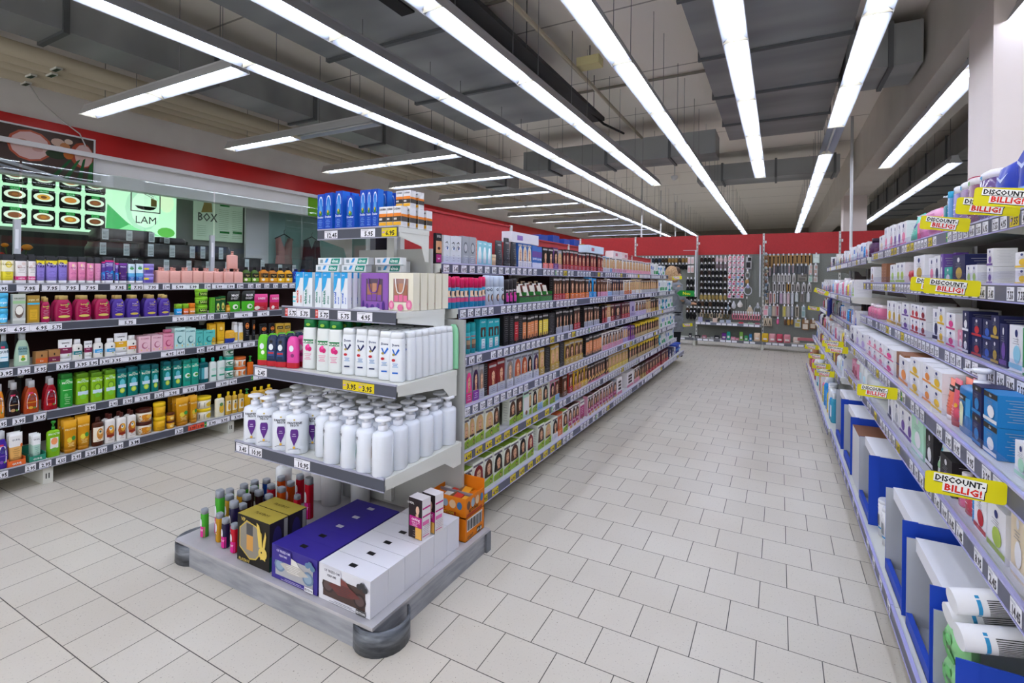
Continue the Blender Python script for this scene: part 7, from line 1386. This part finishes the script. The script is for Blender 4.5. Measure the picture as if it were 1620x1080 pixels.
for sy in (-1, 1): b.lathe([(0, .1, .05), (.05, .11, .05), (.09, .06, .045), (.14, .05, .05)], '26221f', 12, 2.4, cx=.05, cy=sy * .11)
obj('shoes', b, body)
body.location = (-1.98, 11.0, 0); body.rotation_euler = (0, 0, math.radians(35))
# ================================================================ behind the left rack
# stacked black wrapped packs
WR = noisy('black_wrap', '1f1a1c', '43383c', 9, .3)
def pack(x, y, z, w, h, rz, label):
    t = thing('wrapped_can_pack', label, 'pack', (x, y, z), rz, 'black wrapped packs behind the left rack')
    b = B(); n = 12
    pts = []
    for zz in (0, h * .25, h * .6, h * .9, h):
        ins = 0 if zz < h * .8 else .015
        for s in range(24):
            a = 2 * math.pi * (s + .5) / 24; c, q = math.cos(a), math.sin(a)
            pts.append((math.copysign(abs(c) ** .35, c) * (w / 2 - ins) * (1 + .02 * math.sin(s * 5 + zz * 40)), math.copysign(abs(q) ** .35, q) * (.13 - ins), zz))
    rings = [pts[i * 24:(i + 1) * 24] for i in range(5)]
    b.loft(rings, WR); obj('film', b, t)
    m = int(w / .1)
    for k in range(m):
        if (k + int(z * 50)) % 2 == 0:
            xx = -w / 2 + (k + .5) * w / m; b = B(); b.box(xx - .026, xx + .026, -.1375, -.134, h * .08, h * .92, 'e2e3e8')
            for q in range(6): b.box(xx - .02, xx + .02, -.1382, -.1375, h * (.2 + .1 * q), h * (.2 + .1 * q) + .004, '3a3638')
            obj('barcode_label', b, t)
    b = B(); b.box(w / 2 - .002, w / 2 + .004, -.06, .05, h * .3, h * .6, 'd9dade'); obj('barcode_label', b, t)
k = 0
for x, y, z, w, h, rz in ((-5.85, 2.48, 1.62, .4, .15, 1.57), (-5.8, 2.95, 1.62, .46, .15, 1.6), (-5.85, 3.42, 1.62, .44, .15, 1.55), (-5.85, 2.5, 1.775, .4, .14, 1.62), (-5.8, 2.96, 1.775, .5, .15, 1.52), (-5.85, 3.45, 1.775, .42, .16, 1.6), (-5.85, 2.58, 1.925, .5, .12, 1.56), (-5.88, 3.9, 1.62, .42, .2, 1.57), (-5.85, 4.35, 1.62, .4, .14, 1.5), (-5.9, 3.02, 1.93, .3, .07, 1.6)):
    pack(x, y, z, w, h, rz, 'black film-wrapped pack with barcode labels, %s in the pile behind the left rack' % nth(k)); k += 1
b = B(); b.box(-6.15, -5.56, 2.0, 6.0, 1.58, 1.618, '4a4b4e'); b.box(-5.6, -5.56, 2.0, 6.0, 0, 1.58, '3a3a3c'); tag(obj('back_counter', b), 'dark counter behind the left rack carrying the wrapped packs', 'counter')
# glass screens
for k, (y0, y1) in enumerate(((-.4, 1.7), (1.72, 3.3), (3.32, 6.2))):
    t = thing('glass_screen', 'tall clear glass screen behind the left rack, %s pane' % ('nearest', 'middle', 'far')[k], 'glass screen', (-5.53, (y0 + y1) / 2, 1.6), 0, 'glass screens behind the left rack')
    b = B(); b.box(-.004, .004, y0 - (y0 + y1) / 2, y1 - (y0 + y1) / 2, .1, .93, GLASS); obj('pane', b, t)
    b = B(); b.box(-.02, .02, y1 - (y0 + y1) / 2 - .03, y1 - (y0 + y1) / 2 + .01, 0, .44, 'b4b7bd'); b.box(.02, .022, y1 - (y0 + y1) / 2 - .025, y1 - (y0 + y1) / 2 - .005, .2, .36, 'dfe0e4'); obj('post', b, t)
# poster, menu boards
t = thing('food_poster', 'framed poster of sliced roast meat on a grill under the red stripe', 'poster', (-8.66, 2.5, 2.9), H90, None)
W_, H_ = 1.9, .6
b = B(); b.box(-.95, .95, 0, .03, 0, H_, '4a3a34')
decal(b, 'r -1 0 1 1 4a3a34;r -1 .5 -.3 1 5a4a44;e .28 .62 .24 .34 b8583c;e .28 .62 .21 .3 d8b4ae;e .2 .7 .05 .04 b88a7a;e .36 .56 .06 .05 c89a90;e .86 .6 .14 .3 a84a30;e .88 .6 .11 .26 d0b0a8;e .58 .8 .08 .09 c8a894;e .66 .74 .06 .08 b87a4a;e .6 .66 .07 .07 d0b4a0;e .7 .86 .05 .06 d8c0a8;e .56 .52 .12 .1 2a3c24;e .7 .56 .06 .1 c06a2c;p .5,.0 .56,.0 .74,.46 .7,.44 1f5a30;p .64,.0 .7,.0 .84,.5 .8,.46 2a6a38;p .8,.0 .86,.0 .9,.55 .87,.5 1f5a30;p .92,.0 .99,.0 .99,.5 .95,.4 2a6a38;p -1,.6 -1,.48 .55,-.0 .7,.0 c8c8d4;p -1,.44 -1,.36 .25,.0 .4,.0 a8a8b8;p -1,.3 -1,.24 .0,.0 .1,.0 8a8a98', 1.9, H_, Flat(0)); obj('print', b, t)
b = B(); b.box(-.97, .97, -.012, .03, -.03, 0, 'd8d8dc'); b.box(-.97, .97, -.012, .03, H_, H_ + .02, 'd8d8dc'); b.box(.95, .97, -.012, .03, 0, H_, 'd8d8dc'); obj('frame', b, t)
t = thing('menu_board', 'backlit pale green menu board with dish tiles and the LAM logo', 'menu board', (-9.44, 3.0, 2.25), H90)
b = B(); gm = M('b6e4c0', .5, 0, .62); b.box(-2.6, 1.98, 0, .04, 0, .86, gm); obj('panel', b, t)
b = B(); fl = Flat(0); decal(b, 'p .46,.02 .74,.02 .6,.25 .47,.55 2f9e52*;p .5,.02 .86,.02 .62,.2 7ad08e*;e .72 .52 .13 .42 a4d4b4*;e .74 .52 .11 .36 c6e8ce*;e .9 .1 .07 .1 58a84a*;e .9 .7 .06 .2 cfe6c0*', 4.04, .86, fl); obj('artwork', b, t)
b = B()
for q in ((1.27, 1.285, .4, .75), (1.705, 1.72, .4, .75), (1.285, 1.705, .4, .415)): b.box(q[0], q[1], -.006, -.003, q[2], q[3], '12201c')
b.face([(1.33, -.007, .5), (1.66, -.007, .5), (1.62, -.007, .46), (1.56, -.007, .44), (1.43, -.007, .44), (1.37, -.007, .46)], '12201c'); b.face([(1.57, -.0075, .51), (1.66, -.0075, .51), (1.66, -.0075, .62), (1.57, -.0075, .65)], 'c8a868')
for s in (0, .03): b.face([(1.62, -.008, .64 + s), (1.62, -.008, .648 + s), (1.28, -.008, .79 + s), (1.28, -.008, .78 + s)], '12201c')
b.text('LAM', '12201c', lambda x, z: (1.5 + x, -.007, .21 + z), .12, .44, 0.0); obj('logo', b, t)
DISH = ('8a5a34*', 'a8702c*', '6a4428*', 'c8923c*', 'b87a3a*', '7a4a30*')
for i in range(4):
    for j in range(9):
        x = -1.825 + j * .31; z = (.035, .325, .6, 0)[i]
        if i == 3: continue
        zt = z + .235
        b = B(); b.box(x + .01, x + .255, -.012, -.004, z, zt, '20221f'); b.box(x, x + .265, -.0115, -.004, z + .02, zt - .02, '20221f')
        decal_z = z + .12
        n = 20
        if i < 3:
            for rx, rz, c, o in ((.115, .062, 'd4e2d0*', .0135), (.075, .04, DISH[(i * 3 + j) % 6], .0145), (.035, .02, DISH[(i + j * 2 + 1) % 6], .0155)):
                b.face([(x + .132 + rx * math.cos(2 * math.pi * q / n), -o, decal_z + .01 + rz * math.sin(2 * math.pi * q / n)) for q in range(n)], c)
            b.box(x + .08, x + .185, -.017, -.016, z + .195, z + .238, '1f8a3e*'); b.text(('7.95', '8.50', '6.90', '9.20')[(i + j) % 4] + '€', 'd8f0d8', lambda u, v: (x + .132 + u, -.018, z + .203 + v), .024)
        else: b.face([(x + .22 + .15 * math.cos(math.pi * q / n), -.0135, z + .2 - .06 * math.sin(math.pi * q / n)) for q in range(n + 1)], 'c8dcc4')
        b.box(x + .04, x + .225, -.0135, -.012, z + .018, z + .03, 'b8bcb8')
        obj('dish_tile', b, t)
t = thing('menu_sheet', 'translucent pale menu sheet headed BOX right of the lit board', 'menu board', (-9.42, 5.75, 2.3), H90)
b = B(); b.box(-.48, .46, 0, .02, -.05, .72, M('b9cfba', .5, 0, .12)); decal(b, 'p -.75,.62 -.6,.95 -.35,.95 -.3,.66 c8b070;t -.5 .42 .2 BOX 5a605c .4;r .0 .84 .4 .9 2f9a4a;r .0 .14 .4 .2 2f9a4a;r .55 .16 .95 .22 2f9a4a;' + ''.join('r %.2f %.3f %.2f %.3f 8aa08c;' % (a, z, a + w_, z + .008) for a, w_ in ((-.9, .35), (-.05, .4), (.5, .42)) for z in [.04 + .05 * q for q in range(6 if a < -.5 else 15)]), .94, .74, Flat(0)); obj('sheet', b, t)
# fitting corner behind glass, dresses
b = B(); b.box(-9.3, -9.28, 6.7, 9.0, 0, 3.0, M('9fbcbb', .4)); tag(obj('tinted_screen', b), 'pale teal screen behind the hanging dresses', 'screen')
b = B(); b.box(-9.35, -9.3, 6.2, 6.75, 0, 2.95, 'd4d3d8'); tag(obj('pale_panel', b), 'pale panel between the menu sheet and the dresses', 'panel')
b = B(); b.box(-8.86, -8.852, 6.75, 9.0, .2, 2.88, GLASS); tag(obj('shop_window_pane', b), 'clear pane in front of the hanging dresses', 'glass')
for k, (y, c, w_) in enumerate(((7.65, '33303c', .3), (6.95, 'b88a88', .22))):
    t = thing('hanging_dress', ('dark blue dress on a black hanger beyond the left rack', 'pink top on a black hanger beyond the left rack')[k], 'dress', (-9.15, y, 2.45), H90)
    b = B(); b.tube([(-.22, 0, -.08), (0, 0, .03), (.22, 0, -.08)], .012, '1c1c20', 6); b.tube([(0, 0, .03), (0, 0, .1), (.03, 0, .12)], .006, '1c1c20', 6); obj('hanger', b, t)
    b = B()
    for sy in (-.04, .04):
        b.face([(-.18, sy, -.06), (-.12, sy, -.04), (0, sy, -.32), (.0, sy, -.9), (-w_, sy, -.9), (-w_ * .7, sy, -.42)], M(c, .9)); b.face([(.18, sy, -.06), (.12, sy, -.04), (0, sy, -.32), (.0, sy, -.9), (w_, sy, -.9), (w_ * .7, sy, -.42)], M(c, .9))
    b.face([(-w_, -.04, -.9), (-w_ * .7, -.04, -.42), (-w_ * .7, .04, -.42), (-w_, .04, -.9)], M(c, .9)); b.face([(w_, -.04, -.9), (w_ * .7, -.04, -.42), (w_ * .7, .04, -.42), (w_, .04, -.9)], M(c, .9)); obj('garment', b, t)
# flowers by the kitchen counter
rr = random.Random(9)
t = thing('flower_bunch', 'bunch of orange and red flowers behind the glass at the left', 'flowers', (-8.6, 2.6, 1.2))
b = B(); b.lathe([(0, .12, .12), (.35, .18, .18)], '3a3a3a', 12); obj('vase', b, t)
for k in range(16):
    x, y, z = rr.uniform(-.25, .25), rr.uniform(-.75, .5), rr.uniform(.4, .8); r = rr.uniform(.035, .06)
    b = B(); b.lathe([(z - r * .6, r * .5, r * .5), (z, r, r), (z + r * .5, r * .7, r * .7), (z + r * .7, .01, .01)], rr.choice(('d8871c', 'e0a020', 'b02a1c', 'c8a888', 'd86a1c')), 8, cx=x, cy=y); b.tube([(0, 0, .3), (x, y, z - r * .6)], .006, '3a5a2a', 5); obj('bloom', b, t)
b = B(); b.box(-9.2, -8.3, 1.4, 6.1, 0, 1.15, '3a3f3c', top='8a8d8c'); tag(obj('kitchen_counter', b), 'kitchen counter behind the left rack below the menu board', 'counter')
# green sign on the left wall
b = B(); b.box(0, .02, -.75, .75, -.2, .2, '6fb52c'); 
for k in range(2): 
    for q in range(3): b.box(.02, .022, -.5 + k * .55 + q * .13, -.42 + k * .55 + q * .13, -.09, .1, 'e6eee0')
tag(obj('wall_sign', b, None, (-8.66, 12.4, 3.05)), 'green sign with white bars on the left wall above the red header', 'sign')
# loose cable on the left wall
p = B(); p.tube([(0, 0, 0), (.02, .12, -.22), (.03, .35, -.42), (.03, .55, -.55), (.02, .62, -.7)], .008, 'c8c8c8', 6)
tag(obj('wall_cable', p, None, (-8.64, 2.72, 4.1)), 'loose white cable hanging across the red stripe', 'cable')
